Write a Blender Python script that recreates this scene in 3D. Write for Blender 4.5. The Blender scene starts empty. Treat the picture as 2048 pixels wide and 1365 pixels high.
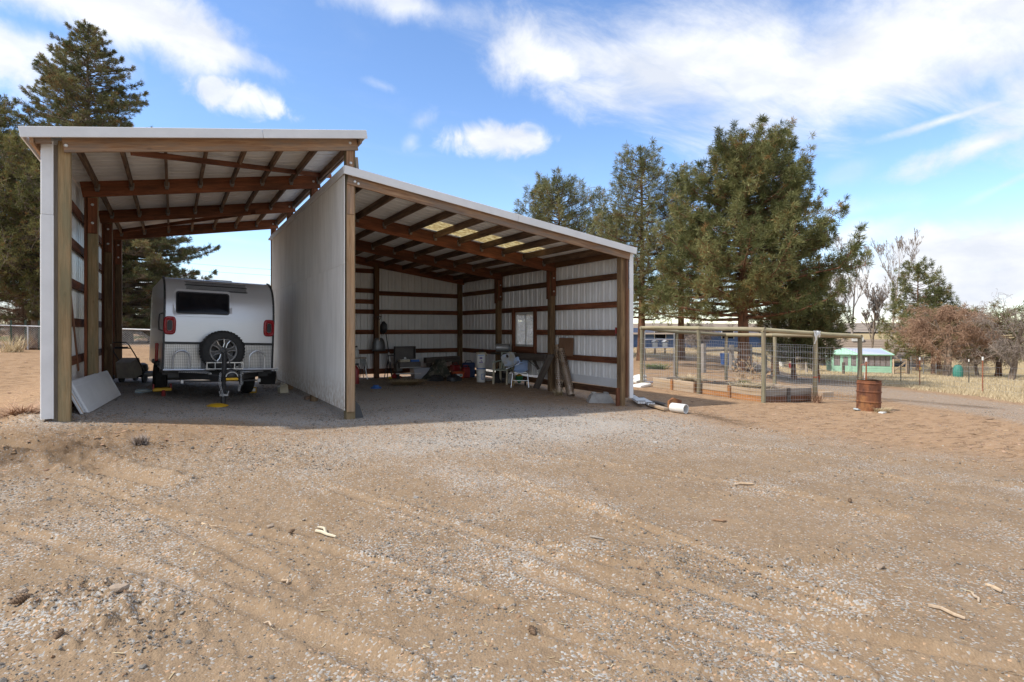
import bpy, bmesh, math, random
import numpy as np
from mathutils import Matrix, Vector, Euler
R_ = math.radians
sc = bpy.context.scene
col = sc.collection

# ------------------------------------------------------------------ camera
FPX, CX, HY = 1150.0, 1024.0, 660.0          # focal length in pixels of the 2048 wide photo, centre column, horizon row
YAW = math.atan2(679.0, FPX)
EYE = Vector((0, 0, 1.5))
FW = Vector((math.sin(YAW), math.cos(YAW), 0))
RT = Vector((math.cos(YAW), -math.sin(YAW), 0))
cd = bpy.data.cameras.new('camera')
cam = bpy.data.objects.new('camera', cd); col.objects.link(cam)
cam.location = EYE; cam.rotation_euler = (R_(90), 0, -YAW)
cd.sensor_width = 36; cd.lens = FPX/2048*36
cd.shift_y = -(682.5-HY)/2048
cd.clip_start = .05; cd.clip_end = 6000
sc.camera = cam

# ------------------------------------------------------------------ light
SUN_EL = R_(51)
SAZ = Vector((-.985, .17)).normalized()         # horizontal direction towards the sun
sun = bpy.data.lights.new('sun', 'SUN'); sun.energy = 2.2; sun.angle = R_(1.6); sun.color = (1, .94, .85)
so = bpy.data.objects.new('sun', sun); col.objects.link(so)
SD = Vector((SAZ.x*math.cos(SUN_EL), SAZ.y*math.cos(SUN_EL), math.sin(SUN_EL)))
so.rotation_euler = (-SD).to_track_quat('-Z', 'Y').to_euler(); so.location = (-20, 5, 30)

world = bpy.data.worlds.new('World'); sc.world = world; world.use_nodes = True
wn = world.node_tree.nodes; wl = world.node_tree.links
wn.clear()

def nd(t, typ, **kw):
    n = t.new(typ)
    for k, v in kw.items(): setattr(n, k, v)
    return n

def build_sky():
    out = nd(wn, 'ShaderNodeOutputWorld'); bg = nd(wn, 'ShaderNodeBackground'); bg.inputs[1].default_value = .148
    sky = nd(wn, 'ShaderNodeTexSky'); sky.sky_type = 'NISHITA'; sky.sun_disc = False
    sky.sun_elevation = SUN_EL; sky.sun_rotation = math.atan2(SAZ.x, SAZ.y)
    sky.altitude = 900; sky.air_density = 1.0; sky.dust_density = .5; sky.ozone_density = 1.6
    tc = nd(wn, 'ShaderNodeTexCoord')
    D = tc.outputs['Generated']
    def math_(op, a, b=None, clamp=False):
        n = nd(wn, 'ShaderNodeMath', operation=op, use_clamp=clamp)
        for i, v in enumerate((a, b)):
            if v is None: continue
            if isinstance(v, (int, float)): n.inputs[i].default_value = v
            else: wl.new(v, n.inputs[i])
        return n.outputs[0]
    def dot(v):
        n = nd(wn, 'ShaderNodeVectorMath', operation='DOT_PRODUCT'); wl.new(D, n.inputs[0]); n.inputs[1].default_value = v
        return n.outputs['Value']
    sep = nd(wn, 'ShaderNodeSeparateXYZ'); wl.new(D, sep.inputs[0])
    # flat cloud layer coordinates: direction divided by its height above the horizon
    zc = math_('MAXIMUM', math_('ADD', sep.outputs[2], .12), .02)
    pl = nd(wn, 'ShaderNodeCombineXYZ')
    wl.new(math_('DIVIDE', sep.outputs[0], zc), pl.inputs[0]); wl.new(math_('DIVIDE', sep.outputs[1], zc), pl.inputs[1])
    def noise(vec, scale, detail, rough=.55, dist=0, off=(0, 0, 0), sc3=(1, 1, 1), rz=0):
        mp = nd(wn, 'ShaderNodeMapping'); wl.new(vec, mp.inputs[0]); mp.inputs['Location'].default_value = off
        mp.inputs['Scale'].default_value = sc3; mp.inputs['Rotation'].default_value = (0, 0, rz)
        n = nd(wn, 'ShaderNodeTexNoise'); wl.new(mp.outputs[0], n.inputs['Vector'])
        n.inputs['Scale'].default_value = scale; n.inputs['Detail'].default_value = detail
        n.inputs['Roughness'].default_value = rough; n.inputs['Distortion'].default_value = dist
        return n.outputs['Fac']
    fine = noise(D, 9, 8, .62, .3, (3.1, 1.7, .4))
    puff = noise(D, 22, 8, .6, .5, (1.1, 7.7, 2.4))
    wisp = noise(pl.outputs[0], 1.5, 9, .64, .5, (.3, .9, 0), (1, 2.4, 1), .5)
    total = None
    # (column, row, half width, half height, tilt deg, strength, softness, ragged, which noise)
    CL = [(215, 15, 330, 80, -6, 1.0, .75, 1.3, 'f'), (430, 95, 140, 34, -10, .9, .75, 1.4, 'f'), (60, 95, 190, 50, 4, .75, .8, 1.4, 'f'), (-180, 60, 300, 90, 0, .9, .7, 1.5, 'f'),
          (425, 178, 64, 36, -4, .8, .85, 1.9, 'p'), (490, 192, 80, 36, -14, .85, .85, 1.9, 'p'), (545, 215, 50, 26, -20, .8, .85, 1.9, 'p'),
          (990, 280, 104, 36, 0, .88, .7, 1.3, 'p'), (1055, 285, 48, 27, 0, .8, .7, 1.3, 'p'),
          (845, 240, 34, 22, 30, .4, .9, 1.6, 'p'), (822, 285, 20, 26, -30, .4, .9, 1.6, 'p'), (765, 172, 40, 12, -15, .3, .9, 1.6, 'p'),
          (820, 10, 190, 42, -8, .7, .9, 1.7, 'f'), (1090, 115, 130, 80, -35, .85, .75, 1.5, 'f'),
          (1380, 110, 400, 130, -8, .85, .8, 1.3, 'w'), (1800, 90, 460, 170, 8, .9, .8, 1.3, 'w'), (2250, 140, 330, 140, 8, .85, .85, 1.6, 'w'),
          (1520, 165, 130, 62, -6, .8, .7, 1.2, 'f'), (1330, 40, 420, 55, 0, .5, .95, 1.7, 'w'),
          (1960, 290, 150, 34, 14, .85, .8, 1.8, 'f'), (1890, 240, 130, 14, 8, .75, .8, 1.7, 'f'),
          (1560, 435, 240, 24, 4, .5, .9, 1.6, 'f'), (1690, 350, 60, 26, 15, .3, .9, 1.6, 'f'), (2010, 370, 110, 14, 25, .45, .9, 1.7, 'f'),
          (1960, 510, 330, 76, 3, 1.0, .6, 1.2, 'f'), (1850, 575, 420, 70, 0, 1.0, .6, 1.2, 'f'), (2300, 540, 420, 110, 0, 1.0, .6, 1.3, 'f'), (1690, 480, 120, 40, 8, .7, .8, 1.4, 'f'),
          (470, 585, 300, 40, 0, .85, .7, 1.4, 'f'), (470, 480, 130, 14, -5, .3, .9, 1.7, 'f'), (100, 600, 320, 40, 0, .7, .8, 1.4, 'f'), (1150, 600, 420, 36, 0, .5, .8, 1.4, 'f')]
    for (px, py, hw, hh, tilt, st, soft, rag, kind) in CL:
        d = (FW + RT*((px-CX)/FPX) + Vector((0, 0, (HY-py)/FPX)))
        L = d.length; d.normalize()
        r = Vector((-d.y, d.x, 0)).normalized()*-1; u = r.cross(d)*1
        if u.z < 0: u = -u
        t = R_(tilt); r2 = r*math.cos(t)+u*math.sin(t); u2 = -r*math.sin(t)+u*math.cos(t)
        a = hw/FPX/L; b = hh/FPX/L
        x = math_('MULTIPLY', dot(r2), 1/a); y = math_('MULTIPLY', dot(u2), 1/b)
        q = math_('ADD', math_('MULTIPLY', x, x), math_('MULTIPLY', y, y))
        q = math_('POWER', q, .5)
        nz = {'f': fine, 'p': puff, 'w': wisp}[kind]
        m = math_('ADD', math_('SUBTRACT', 1.18, q), math_('MULTIPLY', math_('SUBTRACT', nz, .5), rag*1.35))
        front = math_('GREATER_THAN', dot(d), .3)
        m = math_('DIVIDE', m, soft*1.1, True)
        m = math_('MULTIPLY', math_('MULTIPLY', m, st), front)
        total = m if total is None else math_('MAXIMUM', total, m)
    # unseen cloud cover goes on over the sky outside these, thickened for more fill light
    gen = math_('MULTIPLY', math_('SUBTRACT', noise(pl.outputs[0], .9, 8, .58, .4, (4.2, 8.1, 0)), .37), 5.0, True)
    away = math_('MULTIPLY', math_('SUBTRACT', .62, dot(FW.normalized())), 4.0, True)
    total = math_('MAXIMUM', total, math_('MULTIPLY', gen, away))
    thin = math_('MULTIPLY', math_('SUBTRACT', wisp, .47), 1.3, True)
    total = math_('MAXIMUM', total, math_('MULTIPLY', thin, .55))
    ramp = nd(wn, 'ShaderNodeMapRange', interpolation_type='SMOOTHSTEP'); wl.new(total, ramp.inputs['Value'])
    # sunlit body and grey-lavender underside of the clouds
    body = noise(D, 7, 6, .55, .2, (9, 2, 5), (1, 1, 2.2))
    cc = nd(wn, 'ShaderNodeValToRGB'); wl.new(body, cc.inputs[0])
    cc.color_ramp.elements[0].position = .36; cc.color_ramp.elements[0].color = (2.6, 2.75, 3.05, 1)
    cc.color_ramp.elements[1].position = .58; cc.color_ramp.elements[1].color = (3.35, 3.4, 3.5, 1)
    # clear sky a little more saturated
    hs = nd(wn, 'ShaderNodeHueSaturation'); hs.inputs['Hue'].default_value = .504; hs.inputs['Saturation'].default_value = 1.12; hs.inputs['Value'].default_value = .82
    wl.new(sky.outputs[0], hs.inputs['Color'])
    mx = nd(wn, 'ShaderNodeMix', data_type='RGBA'); wl.new(ramp.outputs[0], mx.inputs['Factor'])
    wl.new(hs.outputs[0], mx.inputs[6]); wl.new(cc.outputs[0], mx.inputs[7])
    wl.new(mx.outputs[2], bg.inputs[0]); wl.new(bg.outputs[0], out.inputs[0])
build_sky()

vs = sc.view_settings
vs.view_transform = 'Standard'; vs.look = 'None'; vs.gamma = 1; vs.use_curve_mapping = False; vs.exposure = 1.12
sc.cycles.max_bounces = 10; sc.cycles.diffuse_bounces = 8; sc.cycles.transparent_max_bounces = 16

# ------------------------------------------------------------------ ground height and picture-to-place helpers
def sstep(a, b, x):
    t = np.clip((x-a)/(b-a), 0, 1); return t*t*(3-2*t)
def g(x, y):
    """broad height of the yard at a place"""
    right = np.clip(-.03*(x-2.56), -.26, 0)
    right = right*(1-.62*sstep(10.2, 14.5, y)*sstep(9.6, 8.9, x))
    pad = .25*sstep(2.56, -1.6, x)*sstep(-3.6, -1.7, x)*sstep(7.4, 9.3, y)
    left = .07*sstep(-1.5, -6, x)*sstep(8, 14, y)
    rr = np.hypot(x, y)                                     # the land falls away towards the houses on the right
    far = -.045*(np.clip(rr, 15, 64)-15)*sstep(1.2, 1.55, x/np.maximum(y, .5))*(x > 0)*(y > 0)
    far = np.where((y <= .5) & (x > 0), -.045*(np.clip(rr, 15, 64)-15), far)
    rise = .6*sstep(18.8, 25, y)*sstep(9, 3, x)
    return right+pad+left+far+rise
def G(x, y): return float(g(np.float64(x), np.float64(y)))
def ray(px, py): return FW + RT*((px-CX)/FPX) + Vector((0, 0, (HY-py)/FPX))
def gp(px, py):
    """the ground point seen at a picture position"""
    r = ray(px, py); z = 0
    for _ in range(12):
        t = (z-1.5)/min(r.z, -1e-3); p = EYE+r*t; z = .5*z+.5*G(p.x, p.y)
    t = (G(p.x, p.y)-1.5)/min(r.z, -1e-3); p = EYE+r*t
    if px < 1250 and p.x > 8.52 and p.y > 9.9: p = EYE+r*(8.52/r.x)      # nothing inside the right bay reaches past its wall
    return Vector((p.x, p.y, G(p.x, p.y)))
def onY(px, py, Y): r = ray(px, py); return EYE+r*(Y/r.y)
def onX(px, py, X): r = ray(px, py); return EYE+r*(X/r.x)
def atd(px, py, d): return EYE+ray(px, py)*d
def gd(px, d):
    p = atd(px, 660, d); return Vector((p.x, p.y, G(p.x, p.y)))

# ------------------------------------------------------------------ noise for meshes
def _hash(ix, iy, s):
    h = (ix.astype(np.int64)*374761393 + iy.astype(np.int64)*668265263 + s*1274126177) & 0xffffffff
    h = ((h ^ (h >> 13))*1274126177) & 0xffffffff
    return ((h ^ (h >> 16)) & 0xffff)/65535.0
def vnoise(x, y, s=0):
    ix = np.floor(x); iy = np.floor(y); fx = x-ix; fy = y-iy
    fx = fx*fx*(3-2*fx); fy = fy*fy*(3-2*fy)
    a = _hash(ix, iy, s); b = _hash(ix+1, iy, s); c = _hash(ix, iy+1, s); d = _hash(ix+1, iy+1, s)
    return (a*(1-fx)+b*fx)*(1-fy)+(c*(1-fx)+d*fx)*fy
def fbm(x, y, o=4, s=0):
    t = 0; a = .5
    for i in range(o):
        t = t+a*vnoise(x*2**i, y*2**i, s+i*17); a *= .5
    return t

# ------------------------------------------------------------------ materials
def newmat(name):
    m = bpy.data.materials.new(name); m.use_nodes = True
    n = m.node_tree.nodes; b = n['Principled BSDF']
    return m, n, m.node_tree.links, b
def mixc(n, l, f, a, b, blend='MIX'):
    x = n.new('ShaderNodeMix'); x.data_type = 'RGBA'; x.blend_type = blend
    for i, v in ((0, f), (6, a), (7, b)):
        if isinstance(v, (int, float)): x.inputs[i].default_value = v
        elif isinstance(v, tuple): x.inputs[i].default_value = (*v[:3], 1)
        else: l.new(v, x.inputs[i])
    return x.outputs[2]
def noi(n, l, scale, detail=5, rough=.55, stretch=(1, 1, 1), coord='Object', dist=0, seed=True):
    tc = n.new('ShaderNodeTexCoord'); mp = n.new('ShaderNodeMapping'); mp.inputs['Scale'].default_value = stretch
    l.new(tc.outputs[coord], mp.inputs[0])
    if seed:
        oi = n.new('ShaderNodeObjectInfo'); mu = n.new('ShaderNodeMath'); mu.operation = 'MULTIPLY'; mu.inputs[1].default_value = 37.0
        l.new(oi.outputs['Random'], mu.inputs[0]); l.new(mu.outputs[0], mp.inputs['Location'])
    t = n.new('ShaderNodeTexNoise'); t.inputs['Scale'].default_value = scale; t.inputs['Detail'].default_value = detail
    t.inputs['Roughness'].default_value = rough; t.inputs['Distortion'].default_value = dist
    l.new(mp.outputs[0], t.inputs['Vector']); return t.outputs['Fac']
def rmp(n, l, v, a, b, lo=0, hi=1):
    r = n.new('ShaderNodeMapRange'); l.new(v, r.inputs[0])
    for i, q in enumerate((a, b, lo, hi)): r.inputs[i+1].default_value = q
    return r.outputs[0]
def bump(n, l, b, h, st, dist=.01):
    k = n.new('ShaderNodeBump'); k.inputs['Strength'].default_value = st; k.inputs['Distance'].default_value = dist
    l.new(h, k.inputs['Height']); l.new(k.outputs[0], b.inputs['Normal'])
def mat(name, c1, c2=None, scale=6, rough=.6, metal=0, bmp=0, stretch=(1, 1, 1), lo=.35, hi=.65, rv=0, spec=None, bd=.01):
    """a plain surface: two colours mixed by noise, optional fine relief and a little change from object to object"""
    m, n, l, b = newmat(name)
    c2 = c2 or tuple(v*.8 for v in c1)
    f = rmp(n, l, noi(n, l, scale, 6, .6, stretch), lo, hi)
    c = mixc(n, l, f, c1, c2)
    if rv:
        oi = n.new('ShaderNodeObjectInfo'); c = mixc(n, l, 1.0, c, mixc(n, l, oi.outputs['Random'], (1-rv,)*3, (1+rv,)*3), 'MULTIPLY')
    l.new(c, b.inputs['Base Color'])
    b.inputs['Roughness'].default_value = rough; b.inputs['Metallic'].default_value = metal
    if spec is not None: b.inputs['Specular IOR Level'].default_value = spec
    if bmp: bump(n, l, b, noi(n, l, scale*5, 4, .6, stretch), bmp, bd)
    return m
def wood(name, dark, light, weather=None, wamt=.3, rough=.8, knots=.25):
    """sawn timber: grain along the board's own X axis, knots, stains, tone changing from board to board"""
    m, n, l, b = newmat(name)
    gr = noi(n, l, 7, 8, .65, (.35, 6, 6), dist=.6)
    broad = noi(n, l, 1.3, 3, .5, (.6, 2, 2))
    c = mixc(n, l, rmp(n, l, gr, .34, .66), dark, light)
    c = mixc(n, l, rmp(n, l, broad, .4, .75, 0, .55), c, tuple(v*.55 for v in dark))
    tc = n.new('ShaderNodeTexCoord'); mp = n.new('ShaderNodeMapping'); mp.inputs['Scale'].default_value = (1, 2.2, 2.2); l.new(tc.outputs['Object'], mp.inputs[0])
    vo = n.new('ShaderNodeTexVoronoi'); vo.inputs['Scale'].default_value = 2.6; l.new(mp.outputs[0], vo.inputs['Vector'])
    kn = rmp(n, l, vo.outputs['Distance'], .05, .13, knots*2, 0)
    c = mixc(n, l, kn, c, tuple(v*.45 for v in dark))
    if weather:
        c = mixc(n, l, rmp(n, l, noi(n, l, 2.2, 6, .65, (.5, 3, 3)), .42, .62, 0, wamt*1.6), c, weather)
    oi = n.new('ShaderNodeObjectInfo')
    c = mixc(n, l, 1.0, c, mixc(n, l, oi.outputs['Random'], (.74, .74, .76), (1.2, 1.17, 1.12)), 'MULTIPLY')
    l.new(c, b.inputs['Base Color']); b.inputs['Roughness'].default_value = rough; b.inputs['Specular IOR Level'].default_value = .3
    bump(n, l, b, gr, .5, .004)
    return m

MT = {}
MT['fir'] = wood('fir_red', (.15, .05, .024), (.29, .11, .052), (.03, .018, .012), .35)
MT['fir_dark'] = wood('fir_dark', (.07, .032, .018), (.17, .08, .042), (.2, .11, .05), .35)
MT['purlin'] = wood('purlin_wood', (.12, .068, .04), (.3, .19, .115), (.03, .02, .015), .4)
MT['header'] = wood('header_wood', (.24, .13, .07), (.5, .32, .19), (.2, .17, .145), .5)
MT['treated'] = wood('treated_post', (.25, .17, .082), (.43, .31, .17), (.18, .18, .11), .4)
MT['treated_dark'] = wood('treated_post_dark', (.15, .09, .045), (.3, .2, .105), (.06, .035, .02), .4)
MT['postlight'] = wood('post_light', (.4, .23, .11), (.64, .43, .25), (.3, .24, .18), .3, knots=.4)
MT['board_pale'] = wood('board_pale', (.42, .3, .19), (.6, .47, .33), (.45, .4, .34), .3)
MT['board_orange'] = wood('board_orange', (.3, .13, .045), (.48, .23, .09), (.4, .27, .16), .3)
MT['board_red'] = wood('board_red', (.17, .065, .03), (.28, .12, .06), (.25, .17, .11), .25)
MT['board_grey'] = wood('board_grey', (.26, .23, .2), (.43, .4, .36), (.33, .26, .19), .3)
MT['board_old'] = wood('board_old', (.07, .055, .045), (.16, .13, .105), (.2, .17, .14), .3)
MT['log'] = wood('log_rail', (.22, .2, .125), (.38, .35, .24), (.3, .23, .15), .35)
MT['ply'] = mat('plywood_brown', (.19, .1, .055), (.25, .14, .08), 3, .7)
MT['white_metal'] = mat('white_sheet_metal', (.74, .745, .75), (.66, .665, .67), 2.5, .38, 0, 0, rv=.02)
MT['wall_sheet'] = mat('wall_sheet_inside', (.84, .83, .81), (.77, .76, .74), 1.5, .3, 0, 0, rv=.03)
MT['roof_sheet'] = mat('roof_sheet_inside', (.8, .785, .755), (.7, .675, .63), 1.8, .5, 0, 0, rv=.03)
MT['bolt'] = mat('zinc_bolt', (.72, .72, .7), (.55, .55, .55), 20, .4, .6)
MT['hanger'] = mat('dull_hanger', (.26, .24, .22), (.16, .14, .13), 12, .5, .5)
MT['galv'] = mat('galvanised', (.55, .56, .57), (.42, .43, .44), 12, .42, .75)
MT['alu'] = mat('alu_tube', (.75, .76, .77), (.66, .67, .68), 10, .3, .85)
MT['black'] = mat('black_plastic', (.018, .018, .02), (.03, .03, .032), 8, .45)
MT['rubber'] = mat('tyre_rubber', (.022, .022, .023), (.035, .034, .033), 20, .75, 0, .3)
MT['conc'] = mat('concrete', (.42, .4, .37), (.3, .28, .26), 7, .9, 0, .6)
m, n, l, b = newmat('rust')
f = noi(n, l, 5, 7, .7, (1, 1, .5)); f2 = noi(n, l, 14, 5, .7, (1, 1, .25)); f3 = noi(n, l, 2.2, 4, .6)
c = mixc(n, l, rmp(n, l, f, .36, .64), (.075, .028, .016), (.24, .085, .032)); c = mixc(n, l, rmp(n, l, f3, .52, .66, 0, .75), c, (.4, .18, .06)); c = mixc(n, l, rmp(n, l, f2, .55, .7, 0, .7), c, (.05, .025, .018))
l.new(c, b.inputs['Base Color']); b.inputs['Roughness'].default_value = .8; bump(n, l, b, f2, .5, .006); MT['rust'] = m
MT['white_plastic'] = mat('white_plastic', (.76, .76, .74), (.68, .67, .63), 4, .4)
MT['white_paint'] = mat('white_paint', (.74, .74, .72), (.62, .61, .57), 3, .6)
MT['red'] = mat('red_paint', (.36, .03, .03), (.25, .022, .022), 6, .4)
MT['orange'] = mat('orange_plastic', (.6, .11, .03), (.5, .09, .025), 6, .4)
MT['yellow'] = mat('yellow_plastic', (.72, .42, .015), (.58, .33, .012), 8, .45)
MT['blue'] = mat('blue_plastic', (.05, .17, .5), (.04, .13, .4), 8, .4)
MT['navy'] = mat('navy', (.02, .045, .13), (.03, .06, .16), 6, .5)
MT['glassdark'] = mat('dark_glass', (.008, .009, .011), (.014, .014, .017), 3, .08, 0, 0, spec=.25)

# ------------------------------------------------------------------ mesh building
WM = {}
ROOTF = {}
Z = Vector((0, 0, 1))
def link(ob, parent, Mw, rootf):
    col.objects.link(ob)
    if parent is not None:
        ob.parent = parent; ob.matrix_basis = WM[parent].inverted() @ Mw
    else: ob.matrix_basis = Mw
    WM[ob] = Mw; ROOTF[ob] = rootf
def tag(o, label=None, cat=None, group=None, kind=None):
    if label: o['label'] = label
    if cat: o['category'] = cat
    if group: o['group'] = group
    if kind: o['kind'] = kind
    return o
def root(name, label, cat, loc, rz=0, group=None, rot=None):
    o = bpy.data.objects.new(name, None); o.empty_display_size = .2
    Mw = Matrix.Translation(Vector(loc)) @ (rot if rot is not None else Matrix.Rotation(rz, 4, 'Z'))
    link(o, None, Mw, Mw); return tag(o, label, cat, group)
def basis(a, b, up=Z):
    x = (b-a).normalized(); up = Vector(up)
    if abs(x.dot(up)) > .995: up = Vector((0, 1, 0))
    y = up.cross(x).normalized(); z = x.cross(y)
    return x, y, z
def cbox(hx, hy, hz, c):
    """box with its edges taken off by c: vertices and faces"""
    V = []; idx = {}
    for sx in (-1, 1):
        for sy in (-1, 1):
            for sz in (-1, 1):
                for ax in range(3):
                    p = [sx*hx, sy*hy, sz*hz]
                    for k in range(3):
                        if k != ax: p[k] -= (sx, sy, sz)[k]*c
                    idx[(sx, sy, sz, ax)] = len(V); V.append(tuple(p))
    Fc = []
    S = (-1, 1)
    for ax in range(3):
        for s in S:
            q = []
            for (u, v) in ((-1, -1), (1, -1), (1, 1), (-1, 1)):
                k = [0, 0, 0]; k[ax] = s; k[(ax+1) % 3] = u; k[(ax+2) % 3] = v
                q.append(idx[(*k, ax)])
            Fc.append(q if s > 0 else q[::-1])
    for ax in range(3):
        a1, a2 = (ax+1) % 3, (ax+2) % 3
        for s1 in S:
            for s2 in S:
                k = [0, 0, 0]; k[a1] = s1; k[a2] = s2
                k[ax] = -1; a = tuple(k); k[ax] = 1; b = tuple(k)
                q = [idx[(*a, a1)], idx[(*b, a1)], idx[(*b, a2)], idx[(*a, a2)]]
                Fc.append(q if s1*s2 < 0 else q[::-1])
    for sx in S:
        for sy in S:
            for sz in S:
                q = [idx[(sx, sy, sz, k)] for k in range(3)]
                Fc.append(q if sx*sy*sz > 0 else q[::-1])
    return V, Fc
class MB:
    def __init__(s): s.v = []; s.f = []; s.m = []
    def add(s, vs, fs, mi=0):
        o = len(s.v); s.v += [tuple(v) for v in vs]; s.f += [tuple(i+o for i in f) for f in fs]; s.m += [mi]*len(fs); return s
    def box(s, c, size, rot=None, ch=0, mi=0):
        hx, hy, hz = (q/2 for q in size)
        ch = min(ch, hx*.45, hy*.45, hz*.45)
        if ch > 0: V, Fc = cbox(hx, hy, hz, ch)
        else:
            V = [(x, y, z) for x in (-hx, hx) for y in (-hy, hy) for z in (-hz, hz)]
            Fc = [(0, 1, 3, 2), (4, 6, 7, 5), (0, 4, 5, 1), (2, 3, 7, 6), (0, 2, 6, 4), (1, 5, 7, 3)]
        Rm = rot if isinstance(rot, Matrix) else (Euler(rot).to_matrix() if rot else Matrix.Identity(3))
        Rm = Rm.to_3x3(); c = Vector(c)
        return s.add([Rm @ Vector(v)+c for v in V], Fc, mi)
    def beam(s, a, b, w, h, up=Z, ch=.003, mi=0):
        a = Vector(a); b = Vector(b); x, y, z = basis(a, b, up)
        Rm = Matrix((x, y, z)).transposed()
        return s.box((a+b)/2, ((b-a).length, w, h), Rm, ch, mi)
    def tube(s, pts, r, n=8, cap=True, mi=0):
        pts = [Vector(p) for p in pts]; k = len(pts)
        rs = r if isinstance(r, (list, tuple)) else [r]*k
        V = []; Fc = []; ref = None
        for i, p in enumerate(pts):
            t = (pts[min(i+1, k-1)]-pts[max(i-1, 0)])
            t = t.normalized() if t.length > 1e-9 else Z
            if ref is None: ref = Vector((0, 0, 1)) if abs(t.z) < .9 else Vector((1, 0, 0))
            y = (ref-t*ref.dot(t)).normalized(); z = t.cross(y); ref = y
            for j in range(n):
                q = 2*math.pi*j/n; V.append(p+(y*math.cos(q)+z*math.sin(q))*rs[i])
        for i in range(k-1):
            for j in range(n):
                Fc.append((i*n+j, i*n+(j+1) % n, (i+1)*n+(j+1) % n, (i+1)*n+j))
        if cap: Fc.append(tuple(range(n))[::-1]); Fc.append(tuple((k-1)*n+j for j in range(n)))
        return s.add(V, Fc, mi)
    def lathe(s, prof, n=24, c=(0, 0, 0), Rm=None, mi=0, close=False):
        """profile of (radius, height) turned round the Z axis of Rm"""
        c = Vector(c); Rm = (Rm or Matrix.Identity(3)).to_3x3(); V = []; Fc = []; k = len(prof)
        for (r, h) in prof:
            for j in range(n):
                q = 2*math.pi*j/n; V.append(Rm @ Vector((r*math.cos(q), r*math.sin(q), h))+c)
        for i in range(k-1 + (1 if close else 0)):
            i2 = (i+1) % k
            for j in range(n): Fc.append((i*n+j, i*n+(j+1) % n, i2*n+(j+1) % n, i2*n+j))
        return s.add(V, Fc, mi)
    def prism(s, poly, depth, Mx=None, mi=0):
        """flat outline in XY given thickness along Z, placed by Mx"""
        Mx = Mx or Matrix.Identity(4); k = len(poly)
        V = [Mx @ Vector((p[0], p[1], z)) for z in (-depth/2, depth/2) for p in poly]
        Fc = [tuple(range(k))[::-1], tuple(range(k, 2*k))]+[(i, (i+1) % k, (i+1) % k+k, i+k) for i in range(k)]
        return s.add(V, Fc, mi)
    def sweep(s, prof, a, b, side, up, mi=0, thick=0):
        """open profile of (across, out) swept straight from a to b; thick > 0 gives the sheet a second face"""
        a = Vector(a); b = Vector(b); side = Vector(side); up = Vector(up); k = len(prof)
        V = [e+side*p[0]+up*(p[1]+t) for t in ((0, thick) if thick else (0,)) for e in (a, b) for p in prof]
        Fc = [(i, i+1, k+i+1, k+i) for i in range(k-1)]
        if thick:
            o = 2*k; Fc += [(o+i, o+k+i, o+k+i+1, o+i+1) for i in range(k-1)]
            Fc += [(0, k, o+k, o), (k-1, o+k-1, o+2*k-1, 2*k-1)]
            Fc += [(i, o+i, o+i+1, i+1) for i in range(k-1)]+[(k+i, k+i+1, o+k+i+1, o+k+i) for i in range(k-1)]
        return s.add(V, Fc, mi)
    def build(s, name, mt, parent=None, smooth=False, frame=None, label=None, kind=None, auto=40):
        me = bpy.data.meshes.new(name); me.from_pydata(s.v, [], s.f)
        mts = mt if isinstance(mt, (list, tuple)) else [mt]
        for q in mts: me.materials.append(MT[q] if isinstance(q, str) else q)
        if len(mts) > 1: me.polygons.foreach_set('material_index', s.m)
        if smooth:
            me.polygons.foreach_set('use_smooth', [True]*len(me.polygons))
            if auto: 
                bm = bmesh.new(); bm.from_mesh(me); bmesh.ops.recalc_face_normals(bm, faces=bm.faces)
                for e in bm.edges:
                    if len(e.link_faces) == 2 and e.calc_face_angle(0) > R_(auto): e.smooth = False
                bm.to_mesh(me); bm.free()
        me.update()
        o = bpy.data.objects.new(name, me)
        rf = ROOTF[parent] if parent is not None else (frame or Matrix.Identity(4))
        link(o, parent, frame if frame is not None else rf, rf)
        if label: o['label'] = label
        if kind: o['kind'] = kind
        return o
BOARDS = {}
def board(name, a, b, w, h, mt, parent, up=Z, ch=.004, label=None, kind=None):
    """one sawn board from a to b (in the thing's own frame), grain along its length; w across, h along 'up'"""
    a = Vector(a); b = Vector(b); x, y, z = basis(a, b, up); L = (b-a).length
    key = (round(L, 4), w, h, mt, ch)
    if key not in BOARDS:
        V, Fc = cbox(L/2, w/2, h/2, min(ch, w*.3, h*.3)); me = bpy.data.meshes.new(name); me.from_pydata(V, [], Fc)
        me.materials.append(MT[mt]); BOARDS[key] = me
    o = bpy.data.objects.new(name, BOARDS[key])
    Mx = Matrix((x, y, z)).transposed().to_4x4(); Mx.translation = (a+b)/2
    link(o, parent, ROOTF[parent] @ Mx, ROOTF[parent])
    if label: o['label'] = label
    if kind: o['kind'] = kind
    return o
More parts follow.
